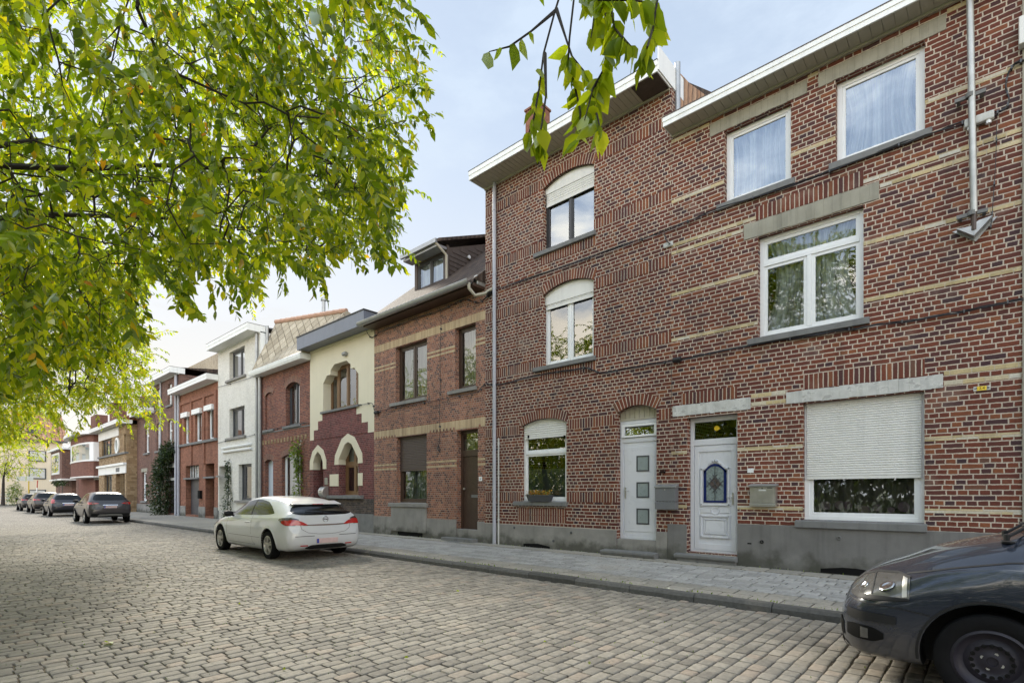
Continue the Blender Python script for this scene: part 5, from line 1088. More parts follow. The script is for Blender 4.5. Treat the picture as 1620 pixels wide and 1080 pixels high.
class Car:
    def __init__(s, name, label, tab, loc, rz, paint_mat, wheels, rw, group=None, track=.80, arch=.07, fine=1.0):
        s.kx = 1.0; s.e = tag(empty(name, loc, rz), label, 'car', group or 'cars parked along the kerb'); s.paint = M[paint_mat]; s.tab = np.array(tab); s.wheels = wheels; s.rw = rw
        X = s.tab[:, 0]; n = int(110*fine); u = np.linspace(0, 1, n); xs = X[0]+(X[-1]-X[0])*(u - .13*np.sin(2*np.pi*u)*1.0/ (1)); xs = np.clip(np.sort(xs), X[0], X[-1])
        c = [pchip(X, s.tab[:, k], xs) for k in range(1, 8)]; rows = []
        for i in range(n):
            zt, zl, zb, wb, wm, wl, wt = [q[i] for q in c]; zm = zb+.52*(zl-zb); hh = zt-zl
            P = [(0,zb),(.8*wb,zb),(wb,zb+.03),(wb*.45+wm*.55,zb+.3*(zm-zb)),(wm*.995,zb+.72*(zm-zb)),(wm,zm+.15*(zl-zm)),(wm*.985+.0,zm+.62*(zl-zm)),(wl*.6+wm*.4,zl-.045*min(1,hh*4)),(wl,zl),(wl*.56+wt*.44,zl+.47*hh),(wt+.02*hh,zl+.83*hh),(wt*.86,zl+.935*hh),(wt*.5,zl+.985*hh),(0,zt)]
            P = np.array(P); d = []
            for j in range(len(P)-1):
                p0, p1, p2, p3 = P[max(j-1,0)], P[j], P[j+1], P[min(j+2,len(P)-1)]
                if j == 0: p0 = p1*[-1,1]; p0 = np.array([-P[1][0], P[1][1]])
                if j == len(P)-2: p3 = np.array([-P[-2][0], P[-2][1]])
                for t in np.arange(0, 1, .25):
                    d.append(.5*((2*p1)+(-p0+p2)*t+(2*p0-5*p1+4*p2-p3)*t*t+(-p0+3*p1-3*p2+p3)*t**3))
            d.append(P[-1]); d[0][0] = 0; half = np.array(d); rows.append(np.vstack([half, (half*[-1,1])[-2:0:-1]]))
        s.V = [(xs[i], q[0], q[1]) for i in range(n) for q in rows[i]]; m = len(rows[0]); s.Fc = []
        for i in range(n-1):
            for j in range(m):
                j2 = (j+1) % m; s.Fc.append((i*m+j, (i+1)*m+j, (i+1)*m+j2, i*m+j2))
        s.Fc.append(tuple(range(m))); s.Fc.append(tuple((n-1)*m+j for j in reversed(range(m))))
        s.bvh = BVHTree.FromPolygons([Vector(v) for v in s.V], s.Fc)
        me = bpy.data.meshes.new('body'); me.from_pydata(s.V, [], s.Fc); bm = bmesh.new(); bm.from_mesh(me); bmesh.ops.recalc_face_normals(bm, faces=bm.faces); bm.to_mesh(me); bm.free()
        me.materials.append(s.paint); me.materials.append(M['trim']); o = bpy.data.objects.new('body_raw', me); COL.objects.link(o)
        cut = MB()
        for x, z in wheels:
            for sg in (1, -1): cut.lathe([(0, 0), (s.rw+arch, 0), (s.rw+arch, .5), (0, .5)], (x, .52 if sg > 0 else -1.02, z), 'y', 40)
        co = cut.build('cutter', M['trim'], None, weld=True); co.data.materials.clear(); co.data.materials.append(M['trim'])
        b = o.modifiers.new('b', 'BOOLEAN'); b.object = co; b.operation = 'DIFFERENCE'; b.solver = 'EXACT'; b.material_mode = 'TRANSFER'
        dg = bpy.context.evaluated_depsgraph_get(); nm = bpy.data.meshes.new_from_object(o.evaluated_get(dg), depsgraph=dg); nm.name = 'body'
        bpy.data.objects.remove(o); bpy.data.objects.remove(co)
        nm.polygons.foreach_set('use_smooth', [True]*len(nm.polygons)); nm.set_sharp_from_angle(angle=R(35))
        s.body = bpy.data.objects.new('body', nm); COL.objects.link(s.body); s.body.parent = s.e
        s.track = track
    def hit(s, a, b, mode):
        if mode in 'LR': a = a*s.kx
        if mode == 'L': o, d = Vector((a, 3, b)), Vector((0, -1, 0))
        elif mode == 'R': o, d = Vector((a, -3, b)), Vector((0, 1, 0))
        elif mode == 'B': o, d = Vector((-6, a, b)), Vector((1, 0, 0))
        elif mode == 'F': o, d = Vector((6, a, b)), Vector((-1, 0, 0))
        else: o, d = Vector((a, b, 4)), Vector((0, 0, -1))
        p, n, i, dist = s.bvh.ray_cast(o, d)
        if p is None: return None, None
        if n.dot(d) > 0: n = -n
        return p, n
    def patch(s, name, cols, mode, mat, off=.004, n=28, m=7, parent=None, smooth=True):
        """panel that follows the body; cols: (a, low, high) along the length (L, R), the width (B, F) or, seen from above, (x, y0, y1)"""
        A = [c[0] for c in cols]; lo = [c[1] for c in cols]; hi = [c[2] for c in cols]
        if A[0] > A[-1]: A, lo, hi = A[::-1], lo[::-1], hi[::-1]
        P = []; last = None
        for a in np.linspace(A[0], A[-1], n):
            l, h = pchip(A, lo, a), pchip(A, hi, a); row = []
            for t in np.linspace(0, 1, m):
                p, nn = s.hit(float(a), float(l+(h-l)*t), mode)
                if p is None: p, nn = (last if last else (Vector((a if mode in 'LRT' else 0, 0, .5)), Vector((0,0,1))))
                last = (p, nn); row.append(p+nn*off)
            P.append(row)
        mb = MB(); mb.grid(P); o = mb.build(name, M[mat], None, smooth=50); o.parent = parent or s.e; o.location = (0, 0, 0); return o
    def line(s, name, pts, mode, mat='trim', w=.007, off=.0025, parent=None, n=10):
        P = []
        for (a, b), (c, d) in zip(pts[:-1], pts[1:]):
            t = Vector((c-a, d-b)); t.normalize(); q = Vector((-t.y, t.x))*w*.5; k = max(2, int(math.dist((a,b),(c,d))/.03))
            for i in range(k+1):
                u = i/k; x, y = a+(c-a)*u, b+(d-b)*u; p1, n1 = s.hit(x+q.x, y+q.y, mode); p2, n2 = s.hit(x-q.x, y-q.y, mode)
                if p1 is not None and p2 is not None and (p1-p2).length < w*6: P.append([p1+n1*off, p2+n2*off])
        mb = MB(); mb.grid(P); o = mb.build(name, M[mat], None); o.parent = parent or s.body; o.location = (0, 0, 0); return o
    def wheel(s, x, z, sg, kind='alloy', steer=0.0, small=False):
        r = s.rw; y = s.track*sg; w = .10; mb = MB(); rim = r*.66
        prof = [(rim, -w*.85), (rim+.02, -w), (r*.9, -w*1.02), (r*.97, -w*.9), (r, -w*.6), (r, w*.6), (r*.97, w*.9), (r*.9, w*1.02), (rim+.02, w), (rim, w*.85)]
        mb.lathe(prof, (0, 0, 0), 'y', 48 if not small else 24); ty = mb.build('wheel', M['tyre'], None, smooth=40); ty.parent = s.e; ty.location = (x, y, z); ty.rotation_euler = (0, 0, steer)
        f = MB(); o = sg*w
        if kind == 'alloy':
            f.lathe([(rim+.008, o*.9), (rim-.012, o*.95), (rim-.03, o*.6), (rim-.04, -o*.4)], (0, 0, 0), 'y', 40)
            for k in range(5):
                for dd in (-.17, .17):
                    a = 2*math.pi*k/5 + .3; c0 = Vector((math.cos(a+dd*.9), 0, math.sin(a+dd*.9)))*.045; c1 = Vector((math.cos(a+dd), 0, math.sin(a+dd)))*(rim-.02); t = (c1-c0).normalized(); pz_ = Vector((-t.z, 0, t.x))*.017
                    a1, a2, b2, b1 = c0-pz_, c0+pz_, c1+pz_, c1-pz_; yo, yi = o*.92, o*.55
                    f.face([(q.x, yo, q.z) for q in (a1, a2, b2, b1)])
                    for p, q in ((a1, b1), (a2, b2)): f.face([(p.x, yo, p.z), (q.x, yo, q.z), (q.x, yi, q.z), (p.x, yi, p.z)])
            f.lathe([(0, o*1.0), (.035, o*.99), (.07, o*.9), (.075, o*.5)], (0, 0, 0), 'y', 24)
            rm = f.build('rim', M['alloy'], None, smooth=40); rm.parent = ty; rm.location = (0, 0, 0)
            d = MB(); d.lathe([(0, o*.35), (rim-.035, o*.35)], (0, 0, 0), 'y', 32); q = d.build('brake_disc', M['trim'], None); q.parent = ty; q.location = (0, 0, 0)
        else:
            f.lathe([(rim+.012, o*.88), (rim-.01, o*1.0), (rim-.03, o*.55), (rim-.06, o*.42), (rim-.085, o*.56), (rim*.55, o*.62), (rim*.47, o*.44), (.075, o*.40), (.05, o*.52), (.033, o*.55), (.03, o*.40), (0, o*.38)], (0, 0, 0), 'y', 56)
            rm = f.build('rim', M['steel_wheel'], None, smooth=50); rm.parent = ty; rm.location = (0, 0, 0); h = MB()
            def disc(cx, cz, rr, yy): h.face([(cx+rr*math.cos(t*math.pi/8), yy, cz+rr*math.sin(t*math.pi/8)) for t in range(16)])
            for k in range(16):
                a = 2*math.pi*k/16; rr = rim-.105 if rim > .17 else rim*.7; disc(rr*math.cos(a), rr*math.sin(a), .0145, o*.615)
            h2 = h.build('vent_hole', M['black'], None); h2.parent = ty; h2.location = (0, 0, 0); h2['kind'] = 'stuff'
            b = MB()
            for k in range(4):
                a = 2*math.pi*k/4+.4; b.lathe([(0, o*.50), (.012, o*.50), (.012, o*.40)], (.056*math.cos(a), 0, .056*math.sin(a)), 'y', 6)
            b2 = b.build('wheel_bolt', M['steel'], None); b2.parent = ty; b2.location = (0, 0, 0)
        return ty
    def sub(s, mb, name, mat, parent=None, **k):
        o = mb.build(name, M[mat], None, **k); o.parent = parent or s.e; o.location = (0, 0, 0); return o
    def plate(s, x, z, back=True):
        p, n = s.hit(0, z, 'B' if back else 'F'); sg = -1 if back else 1; xx = p.x+sg*.012; mb = MB(); mb.box(xx-.006, xx+.006, -.26, .26, z-.055, z+.055); o = s.sub(mb, 'number_plate', 'plate', bevel=.003)
        b = MB(); b.box(xx+sg*.0065, xx+sg*.0075, .205 if back else -.255, .255 if back else -.205, z-.05, z+.05); s.sub(b, 'blue_band', 'plate_blue', o); return o
    def mirror(s, x, y, z, sg, mat):
        mb = MB(); mb.lathe([(0,-.11),(.05,-.10),(.075,-.04),(.08,.03),(.06,.09),(0,.11)], (x, sg*(y+.10), z), 'y', 14); mb.tube([(x-.0, sg*(y-.06), z-.06), (x, sg*(y+.06), z-.03)], .025, 8)
        return s.sub(mb, 'wing_mirror', mat, smooth=50)

HATCH = [(-2.14,.60,.57,.40,.40,.50,.46,.25),(-2.125,.68,.60,.33,.58,.68,.64,.40),(-2.08,.84,.67,.27,.70,.79,.76,.54),(-2.03,.99,.82,.24,.75,.835,.80,.62),(-1.97,1.07,.91,.22,.77,.85,.81,.65),(-1.86,1.17,.96,.2,.79,.865,.82,.62),(-1.70,1.32,.965,.2,.80,.873,.82,.58),(-1.5,1.40,.965,.2,.80,.876,.82,.565),(-1.0,1.44,.96,.19,.80,.876,.82,.57),(-.3,1.435,.94,.19,.80,.872,.82,.57),(.2,1.40,.925,.19,.80,.87,.815,.57),(.6,1.28,.91,.19,.80,.87,.81,.56),(.95,1.10,.90,.19,.80,.87,.80,.55),(1.15,.99,.885,.19,.80,.87,.79,.55),(1.5,.91,.83,.2,.80,.865,.76,.52),(1.8,.83,.75,.2,.77,.85,.72,.48),(2.0,.74,.66,.22,.70,.78,.66,.42),(2.10,.65,.58,.26,.6,.68,.58,.36),(2.15,.55,.5,.32,.45,.52,.46,.25)]
def scaled(tab, sx, sy, sz, lift): return [(r[0]*sx, r[1]*sz+lift, r[2]*sz+lift, r[3]*sz+lift*1.6, r[4]*sy, r[5]*sy, r[6]*sy, r[7]*sy) for r in tab]

COUPE = [(r[0], {-1.86:1.12,-1.70:1.23,-1.5:1.30,-1.0:1.395,-.3:1.432}.get(r[0], r[1]), *r[2:]) for r in HATCH]
def white_hatchback():
    sx, sy = 1.115, 1.05
    c = Car('parked_car', 'white three door hatchback with silver alloy wheels parked nearest ahead at the kerb', scaled(COUPE, sx, sy, 1.0, 0), (-13.50, 6.04, 0), math.pi, 'paint_white', [(-1.40, .315), (1.50, .315)], .315, track=.83); c.kx = sx
    for x in (-1.40, 1.50):
        for sg in (1, -1): c.wheel(x, .315, sg, 'alloy', .0)
        for sg in (1, -1):                         # flared lips round the arches
            P = []; 
            for k in range(29):
                a = math.radians(-14+208*k/28); rr = .385; p, n = c.hit((x+(rr+.012)*math.cos(a))/c.kx, max(.2, .315+(rr+.012)*math.sin(a)), 'L' if sg > 0 else 'R')
                y = (p.y if p is not None else .86*sg); q = [(x+rr*math.cos(a), y-.03*sg, .315+rr*math.sin(a)), (x+rr*math.cos(a), y+.012*sg, .315+rr*math.sin(a)), (x+(rr+.035)*math.cos(a), y+.016*sg, .315+(rr+.035)*math.sin(a)), (x+(rr+.065)*math.cos(a), y-.004*sg, .315+(rr+.065)*math.sin(a))]
                P.append(q)
            mb = MB(); mb.grid(P); c.sub(mb, 'wheel_arch', 'paint_white', smooth=60)
    for md in 'LR':
        g = c.patch('side_window', [(.98,.945,.955),(.62,.955,1.17),(.25,.965,1.30),(-.25,.975,1.345),(-.72,.985,1.30),(-1.05,1.0,1.20),(-1.28,1.02,1.09),(-1.36,1.04,1.05)], md, 'car_glass', .003, 44)
        c.line('window_pillar', [(-.30,.98),(-.16,1.34)], md, 'trim', .03, .006, g)
        b = c.body; c.line('shut_line', [(.92,.93),(.97,.7),(.93,.30)], md); c.line('shut_line', [(-.42,.965),(-.40,.55),(-.46,.33),(-.55,.29)], md); c.line('shut_line', [(-.55,.285),(.9,.285)], md)
        c.patch('rub_strip', [(.85,.475,.515),(0,.475,.518),(-.85,.475,.52)], md, 'paint_white', .011, 30, 4); c.line('rub_shadow', [(.85,.47),(-.85,.47)], md, 'trim', .008, .004)
        c.patch('sill_skirt', [(.95,.20,.285),(0,.20,.29),(-.9,.20,.285)], md, 'paint_white', .02, 24, 4)
        sg = 1 if md == 'L' else -1
        h = MB(); p, n = c.hit(-.24, .81, md); h.tube([(-.13*sx,p.y+sg*.01,.80),(-.17*sx,p.y+sg*.035,.805),(-.31*sx,p.y+sg*.035,.81),(-.35*sx,p.y+sg*.01,.812)], .014, 8); c.sub(h, 'handle', 'paint_white', smooth=50)
        c.mirror(.72*sx, .86, .98, sg, 'trim')
        # tail lamp wrapping round the corner
        t = c.patch('tail_light', [(-1.70,.90,.925),(-1.86,.83,.95),(-2.0,.785,.955),(-2.07,.78,.85)], md, 'lamp_dark', .006, 22, 8)
        c.patch('red_lens', [(-1.84,.835,.885),(-1.96,.795,.90),(-2.06,.785,.84)], md, 'tail_red', .010, 16, 6, t)
        r0 = c.patch('tail_light_inner', [(sg*.825,.80,.90),(sg*.72,.79,.905),(sg*.58,.785,.87),(sg*.44,.78,.795)], 'B', 'tail_red', .012, 18, 6); c.patch('tail_light_top', [(sg*.82,.90,.95),(sg*.72,.905,.945),(sg*.62,.89,.915)], 'B', 'lamp_dark', .011, 12, 5)
        c.patch('front_lamp', [(1.62,.72,.80),(1.85,.64,.76),(2.0,.60,.68)], md, 'lamp_clear', .005)
    c.patch('rear_window', [(-.70,1.04,1.08),(-.63,1.02,1.16),(-.5,1.005,1.228),(-.2,1.0,1.24),(0,1.0,1.242),(.2,1.0,1.24),(.5,1.005,1.228),(.63,1.02,1.16),(.70,1.04,1.08)], 'B', 'car_glass', .004, 40, 9)
    w = MB(); p, n = c.hit(0, 1.06, 'B'); w.tube([(p.x-.02,.02,1.055),(p.x-.01,.2,1.065),(p.x+.02,.42,1.075)], .012, 6); w.lathe([(0,-.03),(.03,-.02),(.03,.02),(0,.03)], (p.x-.012,0,1.05), 'y', 10); c.sub(w, 'rear_wiper', 'trim')
    sp = MB(); sp.prism([(-1.62*sx,1.245),(-1.75*sx,1.232),(-1.75*sx,1.25),(-1.60*sx,1.287),(-1.46*sx,1.318)], -.60, .60); c.sub(sp, 'roof_spoiler', 'paint_white', bevel=.012); MB_ = MB(); MB_.box(-1.75*sx-.006,-1.75*sx,-.13,.13,1.234,1.248); c.sub(MB_, 'brake_light', 'tail_red')
    c.patch('windscreen', [(-.68,.95,1.0),(-.5,1.0,1.3),(0,1.02,1.34),(.5,1.0,1.3),(.68,.95,1.0)], 'F', 'car_glass', .004)
    gl = [(sg, z) for sg, z in ((-.60,.80),(-.58,.70),(-.45,.62),(-.2,.585),(0,.58),(.2,.585),(.45,.62),(.58,.70),(.60,.80))]; c.line('tailgate_line', gl, 'B')
    c.patch('handle_bar', [(-.55,.775,.80),(0,.765,.795),(.55,.775,.80)], 'B', 'chrome', .008, 24, 3)
    c.line('bumper_crease', [(-.74,.545),(-.3,.545)], 'B', 'trim', .012); c.line('bumper_crease', [(.74,.545),(.3,.545)], 'B', 'trim', .012)
    c.patch('bumper_diffuser', [(-.5,.27,.30),(-.35,.25,.345),(0,.25,.35),(.35,.25,.345),(.5,.27,.30)], 'B', 'trim', .006)
    for sg in (1, -1): c.patch('reflector', [(sg*.45,.325,.35),(sg*.62,.33,.352)], 'B', 'tail_red', .007, 8, 3)
    c.plate(0, .43); p, n = c.hit(0, .905, 'B'); e = MB(); P = [(p.x-.012, .062*math.cos(k*math.pi/12), .905+.062*math.sin(k*math.pi/12)) for k in range(25)]; e.tube(P, .009, 6, cap=False)
    e.face([(p.x-.014,.075,.912),(p.x-.014,.01,.925),(p.x-.014,.015,.907)]); e.face([(p.x-.014,-.075,.898),(p.x-.014,-.01,.885),(p.x-.014,-.015,.903)]); e.face([(p.x-.014,.045,.912),(p.x-.014,-.045,.912),(p.x-.014,-.045,.898),(p.x-.014,.045,.898)]); c.sub(e, 'emblem', 'chrome')
    a = MB(); a.tube([(-1.35*sx,0,1.42),(-1.5*sx,0,1.52)], .008, 6); c.sub(a, 'aerial', 'trim')
    return c
white_hatchback()

def far_car(label, X, paint_mat, sx, sy, sz, lift, rw, style, Y=6.0):
    c = Car('parked_car', label, scaled(HATCH, sx, sy, sz, lift), (X-2.14*sx, Y, 0), math.pi, paint_mat, [(-1.28*sx, rw), (1.34*sx, rw)], rw, group=None, fine=.55, track=.80*sy)
    for x in (-1.28*sx, 1.34*sx):
        for sg in (1, -1): c.wheel(x, rw, sg, 'alloy', small=True)
    q = lambda rows: [(a*sx, b*sz+lift, d*sz+lift) for a, b, d in rows]; qb = lambda rows: [(a*sy, b*sz+lift, d*sz+lift) for a, b, d in rows]
    for md in 'LR':
        sg = 1 if md == 'L' else -1
        g = c.patch('side_window', q([(.95,.945,.965),(.62,.955,1.17),(.25,.965,1.30),(-.25,.975,1.35),(-.72,.985,1.335),(-1.1,.99,1.27),(-1.36,1.01,1.16),(-1.5,1.04,1.08)]), md, 'car_glass', .004, 24, 5)
        c.line('window_pillar', [(-.30*sx,.98*sz+lift),(-.24*sx,1.34*sz+lift)], md, 'trim', .05, .008, g); c.mirror(.72*sx, .84*sy, .98*sz+lift, sg, 'trim')
        c.line('shut_line', [(-.32*sx,.96*sz+lift),(-.32*sx,.35*sz+lift)], md); c.line('shut_line', [(.85*sx,.93*sz+lift),(.9*sx,.35*sz+lift)], md)
        for xx in (-.55, .25): h = MB(); p, n = c.hit(xx*sx, .80*sz+lift, md); h.box(xx*sx-.09, xx*sx+.09, p.y-.01, p.y+sg*.03+(.0 if sg > 0 else 0), .79*sz+lift, .82*sz+lift); c.sub(h, 'handle', 'trim')
        if style == 'tall': c.patch('tail_light', [(sg*.80*sy,.80*sz+lift,1.12*sz+lift),(sg*.66*sy,.84*sz+lift,1.02*sz+lift)], 'B', 'tail_red', .012, 10, 8); c.patch('tail_light_side', q([(-1.80,.92,1.05),(-1.95,.84,1.02),(-2.03,.80,.95)]), md, 'tail_red', .008, 10, 6)
        else: c.patch('tail_light', qb([(sg*.80,.84,.94),(sg*.60,.86,.93),(sg*.45,.88,.90)]), 'B', 'tail_red', .012, 12, 5); c.patch('tail_light_side', q([(-1.72,.90,.93),(-1.9,.86,.95),(-2.03,.84,.93)]), md, 'tail_red', .008, 10, 5)
        t = c.patch('lamp_glint', qb([(sg*.72,.875,.91),(sg*.60,.88,.91)]), 'B', 'lamp_clear', .016, 6, 3)
    c.patch('rear_window', qb([(-.66,1.06,1.09),(-.60,1.05,1.22),(-.48,1.045,1.31),(0,1.04,1.33),(.48,1.045,1.31),(.60,1.05,1.22),(.66,1.06,1.09)]), 'B', 'car_glass', .006, 22, 6)
    c.patch('windscreen', qb([(-.66,.97,1.0),(-.5,1.0,1.3),(0,1.02,1.34),(.5,1.0,1.3),(.66,.97,1.0)]), 'F', 'car_glass', .004, 16, 5)
    c.patch('lower_bumper', qb([(-.74,.26,.42),(0,.26,.44),(.74,.26,.42)]), 'B', 'trim', .008, 16, 4)
    if style != 'tall': c.patch('skid_plate', qb([(-.5,.30,.33),(-.42,.30,.38),(0,.31,.385),(.42,.30,.38),(.5,.30,.33)]), 'B', 'alloy', .014, 14, 4)
    c.line('tailgate_line', [(a*sy, b*sz+lift) for a, b in ((-.62,.84),(-.58,.62),(0,.57),(.58,.62),(.62,.84))], 'B'); c.plate(0, (.72 if style != 'low' else .5)*sz+lift); c.patch('handle_bar', qb([(-.3,.80,.825),(.3,.80,.825)]), 'B', 'chrome', .012, 8, 3)
    return c
far_car('dark grey crossover car with silver skid plate parked beyond the white hatchback', -32.3, 'paint_grey', 1.0, 1.02, 1.05, .06, .335, 'cross')
far_car('dark blue small hatchback with tall red tail lights, third car along the kerb', -44.2, 'paint_dark', .95, 1.0, 1.02, .03, .31, 'tall')
far_car('dark brown estate like car, fourth along the kerb', -52.6, 'paint_brown', 1.03, 1.03, 1.08, .05, .33, 'cross')
far_car('black car farthest along the kerb near the small tree', -60.4, 'paint_black', .97, 1.0, 1.02, .03, .31, 'cross')

MPV = [(-2.05,.75,.6,.35,.5,.6,.58,.4),(-2.0,1.0,.8,.28,.7,.8,.76,.5),(-1.9,1.4,.98,.22,.78,.85,.82,.6),(-1.7,1.58,1.0,.2,.8,.87,.83,.62),(-1.0,1.64,.99,.2,.8,.875,.83,.62),(-.2,1.63,.97,.2,.8,.875,.83,.62),(.2,1.605,.96,.2,.8,.875,.83,.61),(.6,1.52,.965,.2,.8,.875,.83,.60),(.95,1.37,.975,.2,.8,.875,.82,.585),(1.16,1.24,.985,.2,.8,.875,.815,.575),(1.30,1.165,.985,.2,.8,.875,.81,.565),(1.45,1.125,.965,.2,.8,.875,.79,.55),(1.7,1.05,.91,.2,.8,.87,.77,.51),(1.95,.945,.80,.19,.78,.86,.755,.48),(2.12,.87,.73,.19,.75,.83,.71,.45),(2.22,.795,.67,.20,.68,.76,.64,.40),(2.29,.71,.61,.22,.57,.66,.55,.33),(2.335,.62,.55,.26,.42,.50,.42,.25)]
def near_car():
    ox = 1.385
    c = Car('parked_car', 'dark blue grey car with a bare black steel wheel, its nose reaching into view', MPV, (ox+.03, 5.74, 0), math.pi, 'paint_blue', [(1.385, .325), (-1.37, .325)], .325, track=.765, arch=.075, fine=1.5)
    for x in (1.385, -1.37):
        for sg in (1, -1): c.wheel(x, .325, sg, 'steel', -.03 if x > 0 else 0)
    for md in 'LR':
        sg = 1 if md == 'L' else -1
        h = c.patch('headlight', [(1.84,.70,.85),(1.92,.685,.868),(2.06,.668,.85),(2.17,.664,.81),(2.25,.672,.735)], md, 'lamp_clear', .006, 24, 9)
        c.line('lamp_seal', [(1.84,.852),(1.92,.872),(2.06,.855),(2.17,.815),(2.25,.74)], md, 'trim', .012, .008, h); c.line('lamp_seal', [(1.84,.697),(1.92,.681),(2.06,.664),(2.17,.66),(2.25,.668)], md, 'trim', .010, .008, h)
        c.patch('lamp_bezel', [(1.85,.69,.705),(2.0,.672,.70),(2.17,.664,.69),(2.245,.672,.69)], md, 'trim', .010, 20, 3, h); c.patch('lamp_reflection', [(1.855,.715,.84),(1.885,.71,.85)], md, 'alloy', .011, 4, 6, h); c.patch('lamp_divider', [(2.075,.70,.842),(2.085,.70,.84)], md, 'trim', .011, 3, 6, h)  # the pale alloy sliver imitates a bright upright reflection on the headlight
        for cx, cz, r in ((1.985,.772,.050), (2.145,.745,.030)): p, n = c.hit(cx, cz, md); b = MB(); b.lathe([(0,.001),(r*.7,.003),(r,.006),(r*1.12,.002)], (0,0,0), 'y', 24); o = c.sub(b, 'reflector_bowl', 'chrome', h, smooth=60); o.location = p+n*.006; o.rotation_euler = n.to_track_quat('Y', 'Z').to_euler()
        c.line('bonnet_line', [(1.87,.875),(1.6,.945),(1.3,1.01),(1.1,1.03)], md, 'trim', .009); c.line('bumper_line', [(2.28,.645),(2.08,.63),(1.9,.625),(1.72,.60)], md, 'trim', .008)
        c.patch('bumper_strip', [(1.92,.50,.56),(2.07,.50,.568),(2.25,.505,.57)], md, 'trim', .012, 16, 5)
        c.line('arch_lip', [(1.385+.415*math.cos(math.radians(a)), .325+.415*math.sin(math.radians(a))) for a in range(-8, 190, 6)], md, 'trim', .016, .010)
        c.line('door_line', [(.92,.98),(.95,.6),(.9,.25)], md); c.patch('side_window', [(1.0,1.03,1.06),(.6,1.02,1.34),(.3,1.02,1.44),(-.4,1.03,1.5),(-1.4,1.05,1.48),(-1.75,1.08,1.3)], md, 'car_glass', .004, 24, 5); c.mirror(.72, .86, 1.06, sg, 'trim')
        c.patch('bumper_opening', [(2.0,.375,.42),(2.08,.345,.455),(2.18,.345,.46),(2.255,.36,.45)], md, 'black', .006, 16, 6); c.patch('fog_lamp', [(2.10,.365,.44),(2.15,.36,.445)], md, 'lamp_clear', .011, 6, 5)
        f = c.patch('fog_light_recess', [(sg*.66,.33,.44),(sg*.5,.315,.455),(sg*.36,.31,.43)], 'F', 'black', .006, 12, 6); c.patch('fog_light', [(sg*.60,.355,.415),(sg*.53,.35,.42)], 'F', 'lamp_clear', .012, 6, 4, f)
    c.patch('lower_grille', [(-.34,.31,.43),(0,.305,.435),(.34,.31,.43)], 'F', 'black', .006, 18, 6); c.patch('front_lip', [(-.66,.235,.275),(0,.25,.285),(.66,.235,.275)], 'F', 'trim', .012, 24, 4)
    c.patch('upper_grille', [(-.3,.55,.60),(0,.545,.61),(.3,.55,.60)], 'F', 'black', .006, 18, 4); c.plate(0, .50, False)
    c.patch('windscreen', [(-.70,1.19,1.24),(-.55,1.195,1.5),(0,1.20,1.56),(.55,1.195,1.5),(.70,1.19,1.24)], 'F', 'car_glass', .004)
    w = MB(); 
    for y0, y1 in ((.62, .0), (.1, -.55)): w.tube([(1.30,y0,1.185),(1.19,(y0+y1)/2,1.245),(1.20,y1,1.24)], .011, 6)
    for y in (.62, .1): w.lathe([(0,.02),(.018,.012),(.018,-.03)], (1.31,y,1.185), 'z', 10)
    c.sub(w, 'wiper', 'trim'); s = MB(); s.box(1.26, 1.34, -.60, .60, 1.13, 1.148); c.sub(s, 'scuttle', 'trim', bevel=.01)
near_car()
# ================================================================== trees
def leaf_mat(name, stops, trans, gloss=.35, tmix=.55):
    t = NT(name); g = t.n('ShaderNodeNewGeometry'); c = t.ramp(g.outputs['Random Per Island'], stops); tc = t.mix(1.0, c, trans, 'MULTIPLY')
    n = t.m('MULTIPLY_ADD', t.noise(1.1, detail=3.0), .7, .65); c = t.mix(1.0, c, t.xyz(n, n, n), 'MULTIPLY')
    df = t.n('ShaderNodeBsdfDiffuse'); tr = t.n('ShaderNodeBsdfTranslucent'); gl = t.n('ShaderNodeBsdfGlossy', {'Roughness': .38, 'Color': (.6,.65,.6,1)}); t.put(df.inputs[0], c); t.put(tr.inputs[0], tc)
    m1 = t.n('ShaderNodeMixShader', {0: tmix}); t.put(m1.inputs[1], df.outputs[0]); t.put(m1.inputs[2], tr.outputs[0])
    fr = t.n('ShaderNodeFresnel', {'IOR': 1.4}); m2 = t.n('ShaderNodeMixShader'); t.put(m2.inputs[0], t.m('MULTIPLY', fr.outputs[0], gloss*2)); t.put(m2.inputs[1], m1.outputs[0]); t.put(m2.inputs[2], gl.outputs[0])
    t.t.nodes.remove(t.b); t.t.links.new(m2.outputs[0], t.out.inputs[0]); return t.mat
CHERRY = [(0,(.036,.066,.009)),(.28,(.080,.130,.012)),(.58,(.150,.205,.016)),(.82,(.24,.28,.020)),(.972,(.32,.33,.025)),(.994,(.33,.22,.03)),(1,(.30,.12,.03))]
M['leaf'] = leaf_mat('cherry_leaf', CHERRY, (3.5, 3.2, .7), gloss=.16, tmix=.6); M['leaf_far'] = leaf_mat('cherry_leaf_yellowing', [(0,(.12,.19,.015)),(.5,(.21,.28,.02)),(.9,(.29,.33,.03)),(1,(.38,.30,.04))], (2.7, 2.4, .7), gloss=.16, tmix=.6)
M['leaf_spray'] = leaf_mat('spray_leaf', [(0,(.07,.11,.012)),(.4,(.14,.19,.018)),(.8,(.22,.27,.022)),(1,(.30,.33,.03))], (3.6, 3.3, 1.0), gloss=.06, tmix=.7); M['leaf_dark'] = leaf_mat('hedge_leaf', [(0,(.025,.05,.010)),(.6,(.06,.105,.016)),(1,(.12,.17,.02))], (2.0,2.0,.8)); M['leaf_ivy'] = leaf_mat('creeper_leaf', [(0,(.014,.03,.010)),(.6,(.035,.06,.018)),(1,(.07,.09,.03))], (1.5,1.5,1.0)); M['leaf_vine'] = leaf_mat('vine_leaf', [(0,(.07,.12,.012)),(1,(.18,.24,.03))], (2.2,2.2,1.3))
